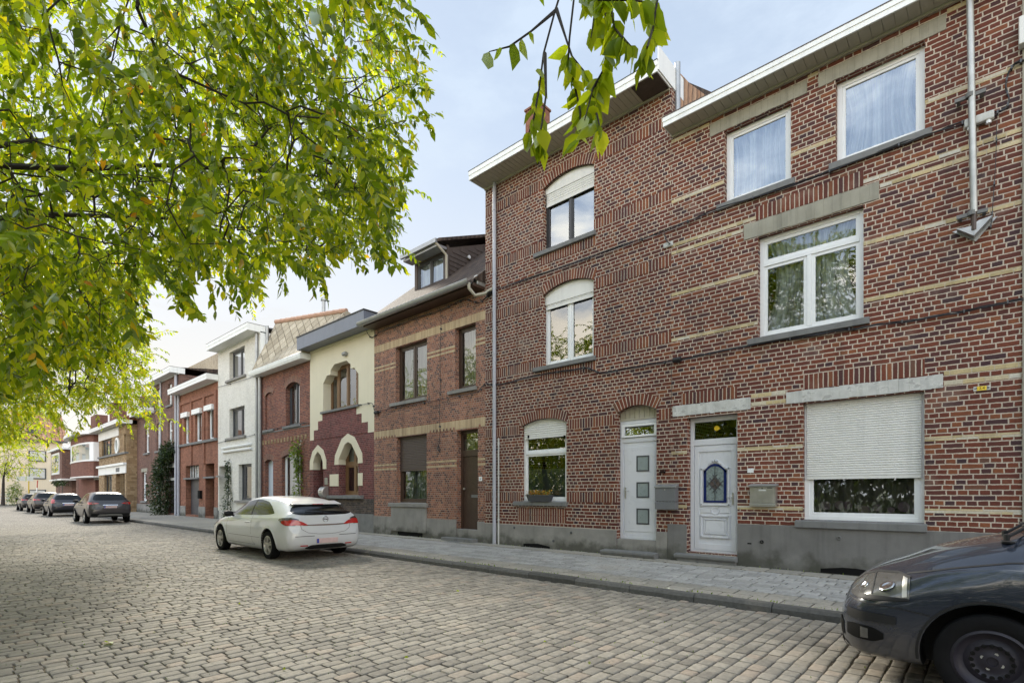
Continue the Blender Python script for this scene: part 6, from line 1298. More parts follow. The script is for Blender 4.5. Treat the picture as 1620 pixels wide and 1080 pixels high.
M['bark'] = plain('cherry_bark', (.030,.024,.020), .85, var=.4, scale=14, bump=.8); M['petal'] = leaf_mat('orange_petal', [(0,(.55,.20,.03)),(.5,(.60,.36,.05)),(.8,(.25,.28,.05)),(1,(.08,.15,.03))], (1.2,1.2,1.2))

LEAF8 = (np.array([(0,0,0),(-.17,.22,.03),(0,.24,-.015),(.17,.22,.03),(-.21,.55,.035),(0,.56,-.03),(.21,.55,.035),(0,1.06,-.14)], np.float32), [(0,2,1),(0,3,2),(1,2,5,4),(2,3,6,5),(4,5,7),(5,6,7)])
LEAF4 = (np.array([(0,0,0),(-.2,.45,.04),(0,1.0,-.1),(.2,.45,.04),(0,.45,-.02)], np.float32), [(0,4,1),(0,3,4),(1,4,2),(4,3,2)])
def leaves_mesh(name, P, Dv, size, mat, parent, tpl=LEAF8, roll=None, rng=RNG, width=1.06):
    """P: leaf bases, Dv: the way each leaf points, size: lengths"""
    n = len(P); Dv = Dv/np.linalg.norm(Dv, axis=1, keepdims=True); up = rng.normal(size=(n, 3))*.75 + [0, 0, .9]
    X = np.cross(Dv, up); X /= np.linalg.norm(X, axis=1, keepdims=True)+1e-9; Z = np.cross(X, Dv); T, faces = tpl; k = len(T)
    sx = size*(.85+.3*rng.random(n))*width; bend = (rng.random(n)*.9+.4)
    V = P[:, None, :] + (T[None, :, 0:1]*X[:, None, :])*sx[:, None, None] + (T[None, :, 1:2]*Dv[:, None, :])*size[:, None, None] + (T[None, :, 2:3]*Z[:, None, :])*(size*bend)[:, None, None]
    V = V.reshape(-1, 3).astype(np.float32); lt = np.array([len(f) for f in faces]); flat = np.concatenate([np.array(f) for f in faces]); L = len(flat)
    idx = (flat[None, :] + (np.arange(n)*k)[:, None]).ravel().astype(np.int32); tot = np.tile(lt, n).astype(np.int32); st = np.concatenate([[0], np.cumsum(tot)[:-1]]).astype(np.int32)
    me = bpy.data.meshes.new(name); me.vertices.add(len(V)); me.vertices.foreach_set('co', V.ravel()); me.loops.add(len(idx)); me.loops.foreach_set('vertex_index', idx); me.polygons.add(len(tot)); me.polygons.foreach_set('loop_start', st); me.polygons.foreach_set('loop_total', tot)
    me.polygons.foreach_set('use_smooth', np.ones(len(tot), bool)); me.update(calc_edges=True); me.materials.append(mat); o = bpy.data.objects.new(name, me); COL.objects.link(o)
    if parent: o.parent = parent; o.location = -world_loc(parent)
    return o

def twig_leaves(starts, dirs_, lens, per, size, rng, droop=.9, lean=(0, 0)):
    """drooping twigs as polylines, and leaf bases with directions along them"""
    tw, LP, LD, LS = [], [], [], []
    for s, d, l in zip(starts, dirs_, lens):
        p = np.array(s, float); d = np.array(d, float); seg = 7; pts = [p.copy()]
        for i in range(seg):
            d = d + np.array([lean[0], lean[1], -droop])*(.10+.035*i) + rng.normal(size=3)*.10; d /= np.linalg.norm(d); p = p + d*l/seg; pts.append(p.copy())
        tw.append(pts); n = max(3, int(per*l)); side = rng.normal(size=3); side -= side.dot(d)*d; side /= np.linalg.norm(side)+1e-9; oth = np.cross(d, side)
        for j in range(n):
            u = .12+.88*(j+rng.random()*.6)/n; f = u*seg; i = min(int(f), seg-1); q = pts[i]+(pts[i+1]-pts[i])*(f-i); t = (pts[i+1]-pts[i]); t = t/np.linalg.norm(t)
            sd = side*(1 if j % 2 else -1)*(.7+.4*rng.random()) + oth*(rng.random()-.5)*.9
            LP.append(q); LD.append(sd*.8 + t*.6 + np.array([0, 0, -.42]) + rng.normal(size=3)*.18); LS.append(size*(.62+.6*rng.random())*(1.0 if u < .9 else .8))
    return tw, np.array(LP), np.array(LD), np.array(LS)

def inside(poly, x, y):
    c = False; j = len(poly)-1
    for i in range(len(poly)):
        xi, yi = poly[i]; xj, yj = poly[j]
        if (yi > y) != (yj > y) and x < (xj-xi)*(y-yi)/(yj-yi)+xi: c = not c
        j = i
    return c
def to_px(p):
    z = -CA*p[0]+SA*p[1]; x = SA*p[0]+CA*p[1]
    return (810+F*x/z, 780-F*(p[2]-H)/z, z) if z > .3 else None

TREES = 'cherry trees along the street'
def tree(label, base, top, crown_c, crown_r, n_twigs, leaf, per, mat, seed, outline=None, dense=None, lens=(.6, 1.3), tpl=LEAF8, trunk_r=.17, near=2.6, limbs=11, group=None, name='cherry_tree', hollow=.45, droop=.9, low=None, twig_r=.0016):
    """outline: the edge of the crown as the street side of it grows, given as bearings from the eye point; leaves outside are pruned"""
    rng = np.random.default_rng(seed); rr = random.Random(seed); e = tag(empty(name, base), label, 'tree', group or (TREES if name == 'cherry_tree' else None)); base = np.array(base, float); top = np.array(top, float); cc = np.array(crown_c, float); cr = np.array(crown_r, float)
    A = []; tries = 0
    while len(A) < n_twigs and tries < n_twigs*60:
        tries += 1; v = rng.normal(size=3); v /= np.linalg.norm(v); rad = (hollow**3+(1-hollow**3)*rng.random())**(1/3); p = cc+cr*v*rad*(1+.12*math.sin(5*v[0]+seed)*math.cos(4*v[2]+seed))
        if low is not None and p[2] < low(p): continue
        q = to_px(p)
        if outline is not None and q and -60 < q[0] < 1690 and -60 < q[1] < 1100:
            if q[2] < near: continue
            if not inside(outline, q[0], q[1]): continue
        A.append(p)
    A = np.array(A); lim = [A[i] for i in rng.choice(len(A), limbs, replace=False)]
    mb = MB(); trunk = [tuple(base+(0,0,-.05)), tuple(base*.72+top*.28+rng.normal(size=3)*.05), tuple(base*.35+top*.65+rng.normal(size=3)*.06), tuple(top)]; mb.tube(trunk, [trunk_r*1.25, trunk_r, trunk_r*.85, trunk_r*.6], 12); mb.build('trunk', M['bark'], e, smooth=60)
    LPts = []; mb = MB(); npts = 9
    for g in lim:
        P = []; mid = top*.45+g*.55+np.array([0, 0, .10*np.linalg.norm(g-top)]); s0 = base*.12+top*.88 if rr.random() < .5 else top
        for i in range(npts+1):
            t = i/npts; P.append((1-t)**2*s0+2*t*(1-t)*mid+t*t*g)
        P = [p+rng.normal(size=3)*.05 for p in P]; mb.tube(P, [max(.008, trunk_r*.22*(1-i/(npts+.6))) for i in range(npts+1)], 6); LPts += P[2:]
    LPts = np.array(LPts)
    # every spray grows from the nearest wood that is already there: short forking branchlets, thicker where they carry more
    dl = np.array([np.min(np.linalg.norm(LPts-p, axis=1)) for p in A]); od = np.argsort(dl); N = np.vstack([LPts, A[od]]); nl = len(LPts); par = np.full(len(N), -1); load = np.ones(len(N))
    for k in range(nl, len(N)):
        d = np.linalg.norm(N[:k]-N[k], axis=1); d[:nl] *= .9; par[k] = int(np.argmin(d))
    for k in range(len(N)-1, nl-1, -1): load[par[k]] += load[k] if par[k] >= nl else 0
    for k in range(nl, len(N)):
        a, b = N[par[k]], N[k]; L_ = np.linalg.norm(a-b); m = (a+b)/2+rng.normal(size=3)*.10*L_+np.array([0, 0, .08*L_]); r1 = min(.016, .0022*load[k]**.45); r0 = min(.018, .0024*(load[par[k]] if par[k] >= nl else load[k]*1.4)**.45); mb.tube([a, m, b], [r0, (r0+r1)/2, r1], 4, cap=False)
    dirs_ = [(p-cc)/np.linalg.norm(p-cc)*.7+rng.normal(size=3)*.55+np.array([0, 0, .25]) for p in A]; L = rng.uniform(lens[0], lens[1], len(A))
    tw, LP, LD, LS = twig_leaves(A, dirs_, L, per, leaf, rng, droop)
    wisp = set(np.nonzero(rng.random(len(A)) < .16)[0]); cnt = [max(3, int(per*l)) for l in L]; owner = np.repeat(np.arange(len(A)), cnt)
    if outline is not None:
        keep = np.ones(len(LP), bool); ocx = sum(a for a, b in outline)/len(outline); ocy = sum(b for a, b in outline)/len(outline)
        def near_edge(q): dd = math.hypot(q[0]-ocx, q[1]-ocy)+1e-6; return inside(dense or outline, q[0]-(q[0]-ocx)/dd*48, q[1]-(q[1]-ocy)/dd*48)
        for i, p in enumerate(LP):
            q = to_px(p)
            if q and (q[2] < near*.8 or (-20 < q[0] < 1640 and -20 < q[1] < 1090 and not inside(dense or outline, q[0], q[1]) and not (owner[i] in wisp and near_edge(q)))): keep[i] = False
        LP, LD, LS = LP[keep], LD[keep], LS[keep]
    for ti, pts in enumerate(tw):
        if outline is not None:
            q = to_px(pts[-1])
            if q and (q[2] < near*.8 or (0 < q[0] < 1620 and not inside(dense or outline, q[0], q[1]) and not (ti in wisp and near_edge(q)))): continue
        mb.tube(pts, [twig_r*(1.2-.9*i/len(pts)) for i in range(len(pts))], 3, cap=False)
    mb.build('branches', M['bark'], e, smooth=60)
    leaves_mesh('crown', LP, LD, LS, M[mat], e, tpl, rng=rng); return e

def lift(P): return [(a, b-26 if 235 < a < 560 and b > 395 else b) for a, b in P]
O1 = lift([(-80,-80),(585,-80),(600,0),(618,20),(640,60),(650,120),(672,140),(640,150),(648,200),(640,262),(600,262),(636,300),(610,332),(628,352),(598,372),(622,408),(590,400),(548,405),(500,458),(470,440),(430,420),(405,470),(400,512),(372,480),(330,440),(300,440),(290,500),(316,518),(280,510),(250,440),(225,470),(238,545),(200,520),(150,560),(90,560),(40,600),(-80,620)])
O1d = lift([(-80,-80),(600,-80),(612,0),(640,50),(668,115),(686,146),(655,152),(660,200),(652,268),(640,282),(646,300),(625,335),(638,360),(612,376),(626,424),(590,410),(548,420),(502,470),(470,450),(430,440),(412,470),(418,522),(395,500),(372,490),(330,450),(305,450),(302,500),(325,526),(280,522),(250,450),(232,480),(240,565),(200,540),(150,580),(90,580),(40,620),(-80,650)])
tree('leafy cherry tree whose near crown hangs over the road at the upper left', (-7.2, -1.5, .05), (-6.9, -1.1, 3.6), (-6.6, .4, 6.3), (5.6, 5.6, 3.9), 5600, .097, 34, 'leaf', 3, O1, O1d, hollow=.3, near=3.4, low=lambda p: 2.3, limbs=14)
O2 = [(-90,360),(150,380),(235,440),(225,500),(238,560),(228,600),(250,622),(262,660),(240,690),(225,660),(200,650),(190,680),(165,640),(140,655),(110,640),(95,690),(70,640),(50,660),(30,690),(10,700),(-90,720)]
tree('yellowing cherry tree farther along the road, its low crown glowing behind the nearest one', (-17.0, -.9, .05), (-16.8, -.7, 3.4), (-17.2, .3, 5.6), (6.2, 4.8, 3.8), 3000, .115, 30, 'leaf_far', 5, O2, None, hollow=.3, tpl=LEAF4, low=lambda p: 2.4)
O3 = [(-90,500),(60,560),(85,640),(110,690),(60,705),(-90,720)]
tree('pale cherry tree behind the yellowing one at the photo edge', (-28, -.9, .05), (-27.8, -.7, 3.2), (-28, .2, 5.6), (5, 4.6, 3.4), 900, .15, 20, 'leaf_far', 8, O3, None, hollow=.3, tpl=LEAF4)
tree('slim young street tree at the far end beside the white barrier', (-88, 5.85, .1), (-87.9, 5.9, 3.6), (-87.8, 6.2, 6.2), (3.0, 3.3, 2.9), 320, .26, 9, 'leaf_far', 12, None, tpl=LEAF4, lens=(.7, 1.3), trunk_r=.16, hollow=.2, name='young_tree', twig_r=.012)
# the opposite side of the street, seen in the panes and in the light: more trees and a hedge
for i, (x, y) in enumerate(((1.8, -2.4), (10.5, -2.6), (-13.0, -7.5), (-1.5, -8.5), (6, -8))):
    nm = ['cherry tree over the viewer on the near side of the road', 'cherry tree down the near side of the road', 'second row cherry tree in the green across the road', 'second row cherry tree behind the viewer', 'second row cherry tree down the road'][i]
    tree(nm, (x, y, .05), (x+.1, y+.2, 3.3), (x, y+.3, 6.4), (4.6, 3.9 if i else 3.4, 3.4), 420, .17, 11, 'leaf', 20+i, [(-99,-99),(-98,-99),(-99,-98)], None, tpl=LEAF4, near=.5, lens=(.6, 1.2), low=lambda p: 3.6, hollow=.3)

def hanging_branch():
    """spray hanging into view from the tree over the viewer"""
    rng = np.random.default_rng(77)
    e = tag(empty('hanging_branch', (.2, .9, 5.2)), 'bare ended cherry twigs with large leaves hanging from above the frame', 'branch')
    def at(px, py, z): x = (px-810)*z/F; return np.array([-CA*z+SA*x, SA*z+CA*x, H+(780-py)*z/F])
    mb = MB(); LP, LD, LS = [], [], []
    root = np.array([.5, .6, 5.6])
    strands = [([(905,-160),(893,-30),(878,18),(860,85),(853,140),(845,185),(835,215)], 2.35, .55, 14), ([(878,18),(840,50),(806,74),(774,82)], 2.35, .3, 5), ([(862,85),(864,150),(856,205),(848,232)], 2.3, .6, 9), ([(880,14),(895,60),(905,90),(925,115),(938,130)], 2.25, .3, 9),
               ([(930,-150),(910,-20),(901,60),(899,95),(910,140),(918,175),(917,225)], 2.2, .45, 26), ([(960,-150),(948,-20),(940,28),(935,60)], 2.1, .0, 9), ([(985,-150),(962,-10),(955,40),(962,70),(955,110),(938,140),(925,190)], 2.15, .15, 30), ([(975,-150),(968,20),(972,45),(985,60),(1000,75)], 2.05, .1, 24), ([(1060,-150),(1040,0),(1033,45),(1024,75),(1020,95)], 2.0, .25, 18), ([(920,-150),(925,-20),(945,0),(1000,0),(1030,5)], 2.05, .0, 26), ([(1030,-150),(990,-20),(960,-8),(950,20)], 2.1, .0, 12), ([(945,130),(938,150),(945,185),(952,215)], 2.15, .0, 12)]
    for pts, z, f0, n in strands:
        P = [at(px, py, z+.05*math.sin(i*1.7+z*9)) for i, (px, py) in enumerate(pts)]
        if pts[0][1] < -100: P = [root, (root+P[0])/2+np.array([0,0,.2])]+P
        mb.tube(P, [.0085]+[.0045]*(len(P)-2)+[.002], 6); Q = P[2:] if pts[0][1] < -100 else P; seg = len(Q)-1
        for j in range(n):
            u = f0+(1-f0)*(j+rng.random())/n; k = min(int(u*seg), seg-1); q = Q[k]+(Q[k+1]-Q[k])*(u*seg-k); right = np.array([SA, CA, 0]); s = rng.normal()*.55
            LP.append(q); LD.append(right*s+np.array([0, 0, -1.0])+rng.normal(size=3)*.16); LS.append(rng.uniform(.06, .12))
    mb.build('twigs', M['bark'], e, smooth=60); leaves_mesh('leaves', np.array(LP), np.array(LD), np.array(LS), M['leaf_spray'], e, LEAF8, rng=rng, width=1.35)
hanging_branch()

def clump(name, label, cat, pts, r, n, size, mat, stem=None, loc=None, group=None, seed=1, tpl=LEAF4, up=.1):
    rng = np.random.default_rng(seed); e = tag(empty(name, loc or pts[0]), label, cat, group); pts = np.array(pts, float); i = rng.random(n)*(len(pts)-1); k = i.astype(int); P = pts[k]+(pts[np.minimum(k+1, len(pts)-1)]-pts[k])*(i-k)[:, None]
    rv = np.array([r(t/(len(pts)-1)) if callable(r) else r for t in i]); v = rng.normal(size=(n, 3)); v /= np.linalg.norm(v, axis=1, keepdims=True); v[:, 1] *= .8; lump = 1+.35*np.sin(P[:, 2]*3.1+seed)*np.cos(P[:, 0]*5.0); P = P+v*(rv*lump*rng.random(n)**.5)[:, None]; P[:, 2] = np.maximum(P[:, 2], .16)
    leaves_mesh('foliage', P, v+np.array([0, -.4, up-.5])+rng.normal(size=(n, 3))*.3, size*(.6+.7*rng.random(n)), M[mat], e, tpl, rng=rng)
    if stem: mb = MB(); mb.tube([tuple(p) for p in pts], [stem]*len(pts), 6); mb.build('stem', M['bark'], e)
    return e
iy = D-.45; x = wx(252, iy)
clump('creeper', 'dense dark green creeper climbing the brown brick house beside its garage door', 'climbing plant', [(wx(254, iy), iy, .3), (wx(253, iy), iy, 1.6), (wx(254, iy), iy, 2.8), (wx(259, iy), iy+.1, 3.7), (wx(266, iy), iy+.2, 4.3)], lambda t: .95-.45*t, 5200, .16, 'leaf_ivy', .05, seed=31)
clump('vine', 'bright green vine climbing beside the shop like window of the plain red house', 'climbing plant', [(wx(478), D-.12, .2), (wx(478), D-.12, 1.4), (wx(477), D-.12, 2.4), (wx(475), D-.12, 3.0), (wx(476), D-.12, 3.45)], lambda t: .24+.05*math.sin(9*t), 1100, .12, 'leaf_vine', .02, seed=32)
clump('climbing_rose', 'thin straggling climber by the door of the white painted house', 'climbing plant', [(wx(365), D-.15, .2), (wx(366), D-.15, 1.1), (wx(365), D-.12, 2.2), (wx(364), D-.1, 3.1)], lambda t: .34*(1-t)**1.2+.07, 750, .12, 'leaf_ivy', .02, seed=33)
clump('porch_ivy', 'ivy hanging over the porch under the far boxed bay', 'climbing plant', [(-77, 9.3, 2.8), (-74, 9.2, 2.7), (-70.6, 9.3, 2.75)], .4, 700, .22, 'leaf_ivy', None, seed=34)
clump('round_shrub', 'round bright green shrub in front of the cream apartment block', 'shrub', [(-90.5, 7.1, .6), (-90.5, 7.2, 2.3)], .95, 900, .22, 'leaf_vine', None, seed=35)
hd = [(-40, -10, 2.0), (-28, -10, 3.0), (-16, -10.2, 2.2), (-6, -10.3, 3.1), (4, -10.1, 2.4), (16, -10, 3.0)]
clump('hedge', 'tall dark hedge along the green across the road', 'hedge', hd, 3.1, 26000, .5, 'leaf_dark', None, seed=36)
# ================================================================== things fixed to the fronts, and small things
def smooth_path(P, n=6):
    P = [np.array(p, float) for p in P]; out = []
    for i in range(len(P)-1):
        p0, p1, p2, p3 = P[max(i-1,0)], P[i], P[i+1], P[min(i+2,len(P)-1)]
        for t in np.arange(0, 1, 1/n): out.append(.5*((2*p1)+(-p0+p2)*t+(2*p0-5*p1+4*p2-p3)*t*t+(-p0+3*p1-3*p2+p3)*t**3))
    return out+[P[-1]]
def facade_cable(label, pts, strands, seed, off=.05, clips=True, r=.007):
    rr = random.Random(seed); e = tag(empty('wall_cable', (0, D-.05, 3)), label, 'cable', 'cables along the house fronts'); base = [(wx(px), D-off, wz(px, py)) for px, py in pts]
    for s in range(strands):
        P = smooth_path(base, 8); ph = rr.random()*6; Q = []
        for i, p in enumerate(P):
            k = p.copy(); k[2] += (s-(strands-1)/2)*.010+.006*math.sin(i*.9+ph)+.004*math.sin(i*2.3+ph*2); k[1] += .012*math.cos(i*.7+ph); Q.append(k)
        mb = MB(); mb.tube(Q, r*(1 if s else 1.35), 6); mb.build('cable', M['cable'], e, smooth=60)
    if clips:
        mb = MB(); P = smooth_path(base, 2)
        for p in P[1:-1:2]: mb.box(p[0]-.009, p[0]+.009, p[1]-.022, D+.005, p[2]-.026, p[2]+.022)
        o = mb.build('clip', M['anthracite'], e); o['kind'] = 'stuff'
    return e
facade_cable('thick black cable bundle looping under the top windows of the two dark red houses', [(1622,98),(1606,104),(1595.6,118.5),(1591,140),(1596,160),(1588,176),(1558.5,186),(1477,212),(1366,252.5),(1258.5,293),(1132.6,334),(1051.7,367),(979,392),(886,425),(792,457),(777,465)], 3, 1)
facade_cable('black cable bundle along the first floor sills of the two dark red houses', [(1619,474),(1560,486),(1484,501),(1375,517),(1310,527),(1188,547),(1073.7,570),(1040,575),(1000,582),(957,590),(940,586),(929,582),(915,584),(848.6,594.6),(792,608.5),(771.5,607)], 3, 2)
facade_cable('black cable sagging under the gutter of the light brick house', [(777,465),(768,474),(759.8,479),(748,477),(738,474),(720,481),(699.6,491),(660,504),(605.7,524.5),(591,534),(585,530),(581.7,520)], 2, 3)
facade_cable('thin black cable between the floors of the light brick house', [(771,606),(763,613),(755,620),(697.5,632.5),(650,641),(610,648.7),(598.7,652.5),(594,648),(590,638),(578,639.5),(567.5,641)], 1, 4)
facade_cable('thin cable running straight down the middle of the light brick house', [(699.6,491),(698.7,560),(698,640),(697,700),(694,708),(697,714)], 1, 5, r=.006)
facade_cable('dark cable under the first floor windows of the plain red house', [(491,668),(470,671),(450,675),(430,680),(415,684)], 1, 6)
facade_cable('dark cable under the first floor windows of the white painted house', [(408,686),(398,689),(375,694),(344,701)], 1, 7); facade_cable('dark cable below the top floor window of the white painted house', [(408,594),(390,600),(345,613)], 1, 8)
facade_cable('thin wire hanging down beside the door lintel of the right dark red house', [(1064,575),(1064,630),(1062,660),(1066,668)], 1, 9, r=.0035, clips=False)
facade_cable('thin wire dropping from the cable bundle beside the steel pole', [(1577,195),(1575,260),(1571,320),(1569,352),(1566,362)], 1, 10, r=.0035)
def junction(px, py, label, s=.09, mat='cable'):
    x, z = W(px, py); e = tag(empty('junction_box', (x, D, z)), label, 'junction box'); mb = MB(); mb.lathe([(0,-s),(s*.55,-s*.9),(s*.6,0),(s*.55,s*.9),(0,s)], (x, D-.07, z), 'x', 14); mb.build('housing', M[mat], e, smooth=50); b = MB(); b.box(x-.02, x+.02, D-.05, D+.005, z-.05, z+.05); b.build('bracket', M['steel'], e)
junction(1073.5, 570, 'black cable joint above the panelled door'); junction(598.5, 652.5, 'black cable joint at the edge of the light brick house', .1); junction(776.7, 463, 'brown cable joint beside the downpipe', .11); junction(548, 560, 'grey box under the corner of the blue grey fascia', .12, 'zinc')
x, z = W(1549, 193); e = tag(empty('insulator', (x, D, z)), 'pale grey insulator block behind the steel pole', 'insulator'); mb = MB(); mb.box(x-.16, x+.16, D-.1, D-.02, z-.06, z+.06); mb.build('block', M['lintel_white'], e, bevel=.02); b = MB(); b.tube([(x-.1,D-.06,z-.05),(x-.1,D-.06,z-.1)], .03, 8); b.tube([(x+.1,D-.06,z-.05),(x+.1,D-.06,z-.1)], .03, 8); b.build('stud', M['white'], e)
x, z = W(1058, 386); e = tag(empty('wire_hook', (x, D, z)), 'rusty hook and wire anchor below the upper cable', 'hook'); mb = MB(); mb.tube([(x-.07,D-.05,z+.2),(x-.02,D-.06,z+.05),(x+.05,D-.05,z-.03)], .012, 6); mb.build('wire', M['cable'], e); b = MB(); b.box(x-.11, x+.1, D-.03, D+.003, z-.07, z+.03); b.build('mortar_patch', M['lintel_white'], e, bevel=.02)

def steel_pole():
    x1, z1 = wx(1541), wz(1541, 372); x0 = wx(1535.5); y = D-.13
    e = tag(empty('steel_pole', (x1, y, z1)), 'galvanised steel mast clamped to the right dark red house', 'mast'); t = (11.2-z1)
    mb = MB(); top = (x0-.04, y, 11.2); ztip = wz(1541, 342); mb.tube([(x1, y, ztip), (x1+(x0-x1)*.5, y, (ztip+8.2)/2), (x0, y, 8.2), top], .042, 14); mb.build('tube', M['steel'], e, smooth=60)
    mb = MB(); mb.tube([(x1, y, z1+.02), (x1, y, ztip+.05)], .036, 10); mb.build('stub', M['brown_wood'], e)
    mb = MB(); mb.prism([(x1-.19, z1+.10), (x1, z1-.06), (x1+.20, z1+.16), (x1+.05, z1+.14), (x1-.04, z1+.08)], y-.02, D-.003); mb.prism([(x1-.24,z1+.12),(x1+.25,z1+.18),(x1+.02,z1-.10)], D-.02, D-.002); mb.build('foot_bracket', M['zinc'], e)
    for py in (158, 343):
        zz = wz(1538, py); xx = wx(1538 if py > 200 else 1535); c = MB(); c.tube([(xx,y,zz-.03),(xx,y,zz+.03)], .052, 14); c.box(xx-.17, xx+.17, y-.01, y+.03, zz-.03, zz+.02); c.box(xx-.15, xx-.11, y+.03, D+.01, zz-.025, zz+.015); c.box(xx+.11, xx+.15, y+.03, D+.01, zz-.025, zz+.015); c.build('clamp', M['bluestone'], e)
steel_pole()

def text(name, s, size, x, y, z, mat, parent, w=None):
    cu = bpy.data.curves.new(name, 'FONT'); cu.body = s; cu.size = size; cu.align_x = 'CENTER'; cu.align_y = 'CENTER'; cu.extrude = .0006; tmp = bpy.data.objects.new(name, cu); COL.objects.link(tmp)
    me = bpy.data.meshes.new_from_object(tmp.evaluated_get(bpy.context.evaluated_depsgraph_get())); bpy.data.objects.remove(tmp); me.name = name; me.materials.clear(); me.materials.append(M[mat])
    o = bpy.data.objects.new(name, me); COL.objects.link(o); o.rotation_euler = (math.pi/2, 0, 0); o.parent = parent; o.location = Vector((x, y, z))-world_loc(parent)
    return o
# letterboxes
def grey_box():
    x0, x1 = wx(1036), wx(1071); z0, z1 = wz(1053, 805), wz(1053, 767.5); y = D-.16
    x0, x1 = wx(1036, y), wx(1068, y); e = tag(empty('letterbox', ((x0+x1)/2, D, z0)), 'grey steel letterbox with pale lid beside the door with three square lights', 'letterbox')
    mb = MB(); mb.box(x0, x1, y, D-.002, z0+.16, z1-.05); mb.box(x0, x1, y-.006, D-.002, z0, z0+.153); mb.build('body', M['mail_grey'], e, bevel=.006); l = MB(); l.prism([(y-.015,z1-.048),(y-.015,z1-.02),(D-.01,z1+.03),(D-.01,z1-.048)], x0-.012, x1+.012, axis='x'); l.build('lid', M['zinc'], e, bevel=.004)
    k = MB(); k.lathe([(0,-.008),(.012,-.006),(.012,0)], ((x0+x1)/2, y, z1-.09), 'y', 12); k.build('lock', M['inox'], e)
grey_box()
def steel_box():
    y = D-.13; x0, x1 = wx(1186, y), wx(1226.5, y); z0, z1 = wz(1206, 801, y), wz(1206, 765.5, y); e = tag(empty('letterbox', ((x0+x1)/2, D, z0)), 'worn brushed steel letterbox right of the panelled door', 'letterbox')
    mb = MB(); mb.box(x0, x1, y, D-.002, z0+.05, z1-.04); mb.prism([(y-.012,z0),(y-.012,z0+.048),(D-.002,z0+.048),(D-.002,z0)], x0-.004, x1+.004, axis='x'); mb.build('body', M['inox'], e, bevel=.005)
    l = MB(); l.prism([(y-.05,z1-.038),(y-.05,z1-.022),(D-.003,z1+.012),(D-.003,z1-.038)], x0-.02, x1+.02, axis='x'); l.build('lid', M['zinc'], e, bevel=.003)
    d = MB(); d.box(x0+.03, x1-.03, y-.008, y-.002, z0+.075, z1-.05); d.build('door', M['inox'], e, bevel=.003); s = MB(); s.box((x0+x1)/2-.06, (x0+x1)/2+.06, y-.011, y-.0085, z1-.12, z1-.095); s.build('name_sticker', M['white'], e)
    t = MB(); t.box(x1-.13, x1-.045, y-.0105, y-.0085, z1-.075, z1-.06); t.build('torn_label', M['anthracite'], e); k = MB(); k.lathe([(0,-.006),(.012,-.004),(.012,.006)], ((x0+x1)/2-.0, y-.008, z1-.075), 'y', 12); k.build('lock', M['anthracite'], e)
steel_box()
x, z = W(512.5, 778, D-.1); e = tag(empty('letterbox', (x, D, z-.2)), 'curved steel letterbox under the pointed doorway of the oxblood house', 'letterbox'); mb = MB(); mb.prism([(D-.06-.20*math.sin(a), z-.22*math.cos(a)) for a in np.linspace(0, math.pi, 13)]+[(D-.003, z+.22), (D-.003, z-.22)], x-.17, x+.17, axis='x'); mb.build('body', M['inox'], e, bevel=.01); b = MB(); b.box(x-.1, x+.1, D-.265, D-.2, z+.03, z+.05); b.build('slot', M['anthracite'], e)
mb = MB(); q = MB(); q.box(x-.09, x+.12, D-.03, D-.002, z+.28, z+.55); o = q.build('intercom', M['lintel'], None); tag(o, 'pale intercom plate above the curved steel letterbox', 'intercom')
# number plates and markers
x, z = W(1048, 746.5); e = tag(empty('house_number', (x, D, z)), 'dark metal house number above the grey letterbox', 'house number'); text('digits', '39', .16, x, D-.012, z, 'black', e); b = MB(); b.box(x-.07, x+.07, D-.011, D-.001, z-.008, z+.008); b.build('fixing', M['black'], e)
x, z = W(1187.5, 744); e = tag(empty('house_number', (x, D, z)), 'small white blank plate above the steel letterbox', 'number plate'); b = MB(); b.box(x-.055, x+.055, D-.014, D-.002, z-.04, z+.04); b.build('plate', M['white'], e, bevel=.004); s = MB(); s.lathe([(0,-.003),(.006,-.002),(.006,0)], (x, D-.014, z+.028), 'y', 10); s.build('screw', M['steel'], e)
x, z = W(760.5, 757); e = tag(empty('house_number', (x, D, z)), 'small white bell plate beside the brown diagonal boarded door', 'number plate'); b = MB(); b.box(x-.06, x+.06, D-.014, D-.002, z-.06, z+.06); b.build('plate', M['white'], e, bevel=.004); s = MB(); s.lathe([(0,-.008),(.016,-.006),(.016,0)], (x, D-.014, z), 'y', 12); s.build('button', M['anthracite'], e)
xa, xb = wx(1540), wx(1567); z = wz(1553, 614.2); e = tag(empty('marker_plate', ((xa+xb)/2, D, z)), 'tiny yellow and white utility marker plate under the yellow brick band', 'marker plate'); b = MB(); b.box(xa, xb, D-.016, D-.002, z-.032, z+.032); b.build('plate', M['lintel_white'], e, bevel=.003); b = MB(); w = (xb-xa); b.box(xa+w*.2, xb-w*.22, D-.019, D-.0165, z-.030, z+.030); b.build('yellow_field', M['yellow_paint'], e); text('digits', '4 2.4 3', .052, (xa+xb)/2, D-.0205, z, 'black', e)
b = MB()
for xx in (xa+w*.09, xb-w*.1): b.lathe([(0,-.0175),(.009,-.0165),(.009,-.015)], (xx, D, z), 'y', 10)
b.build('screw', M['anthracite'], e)
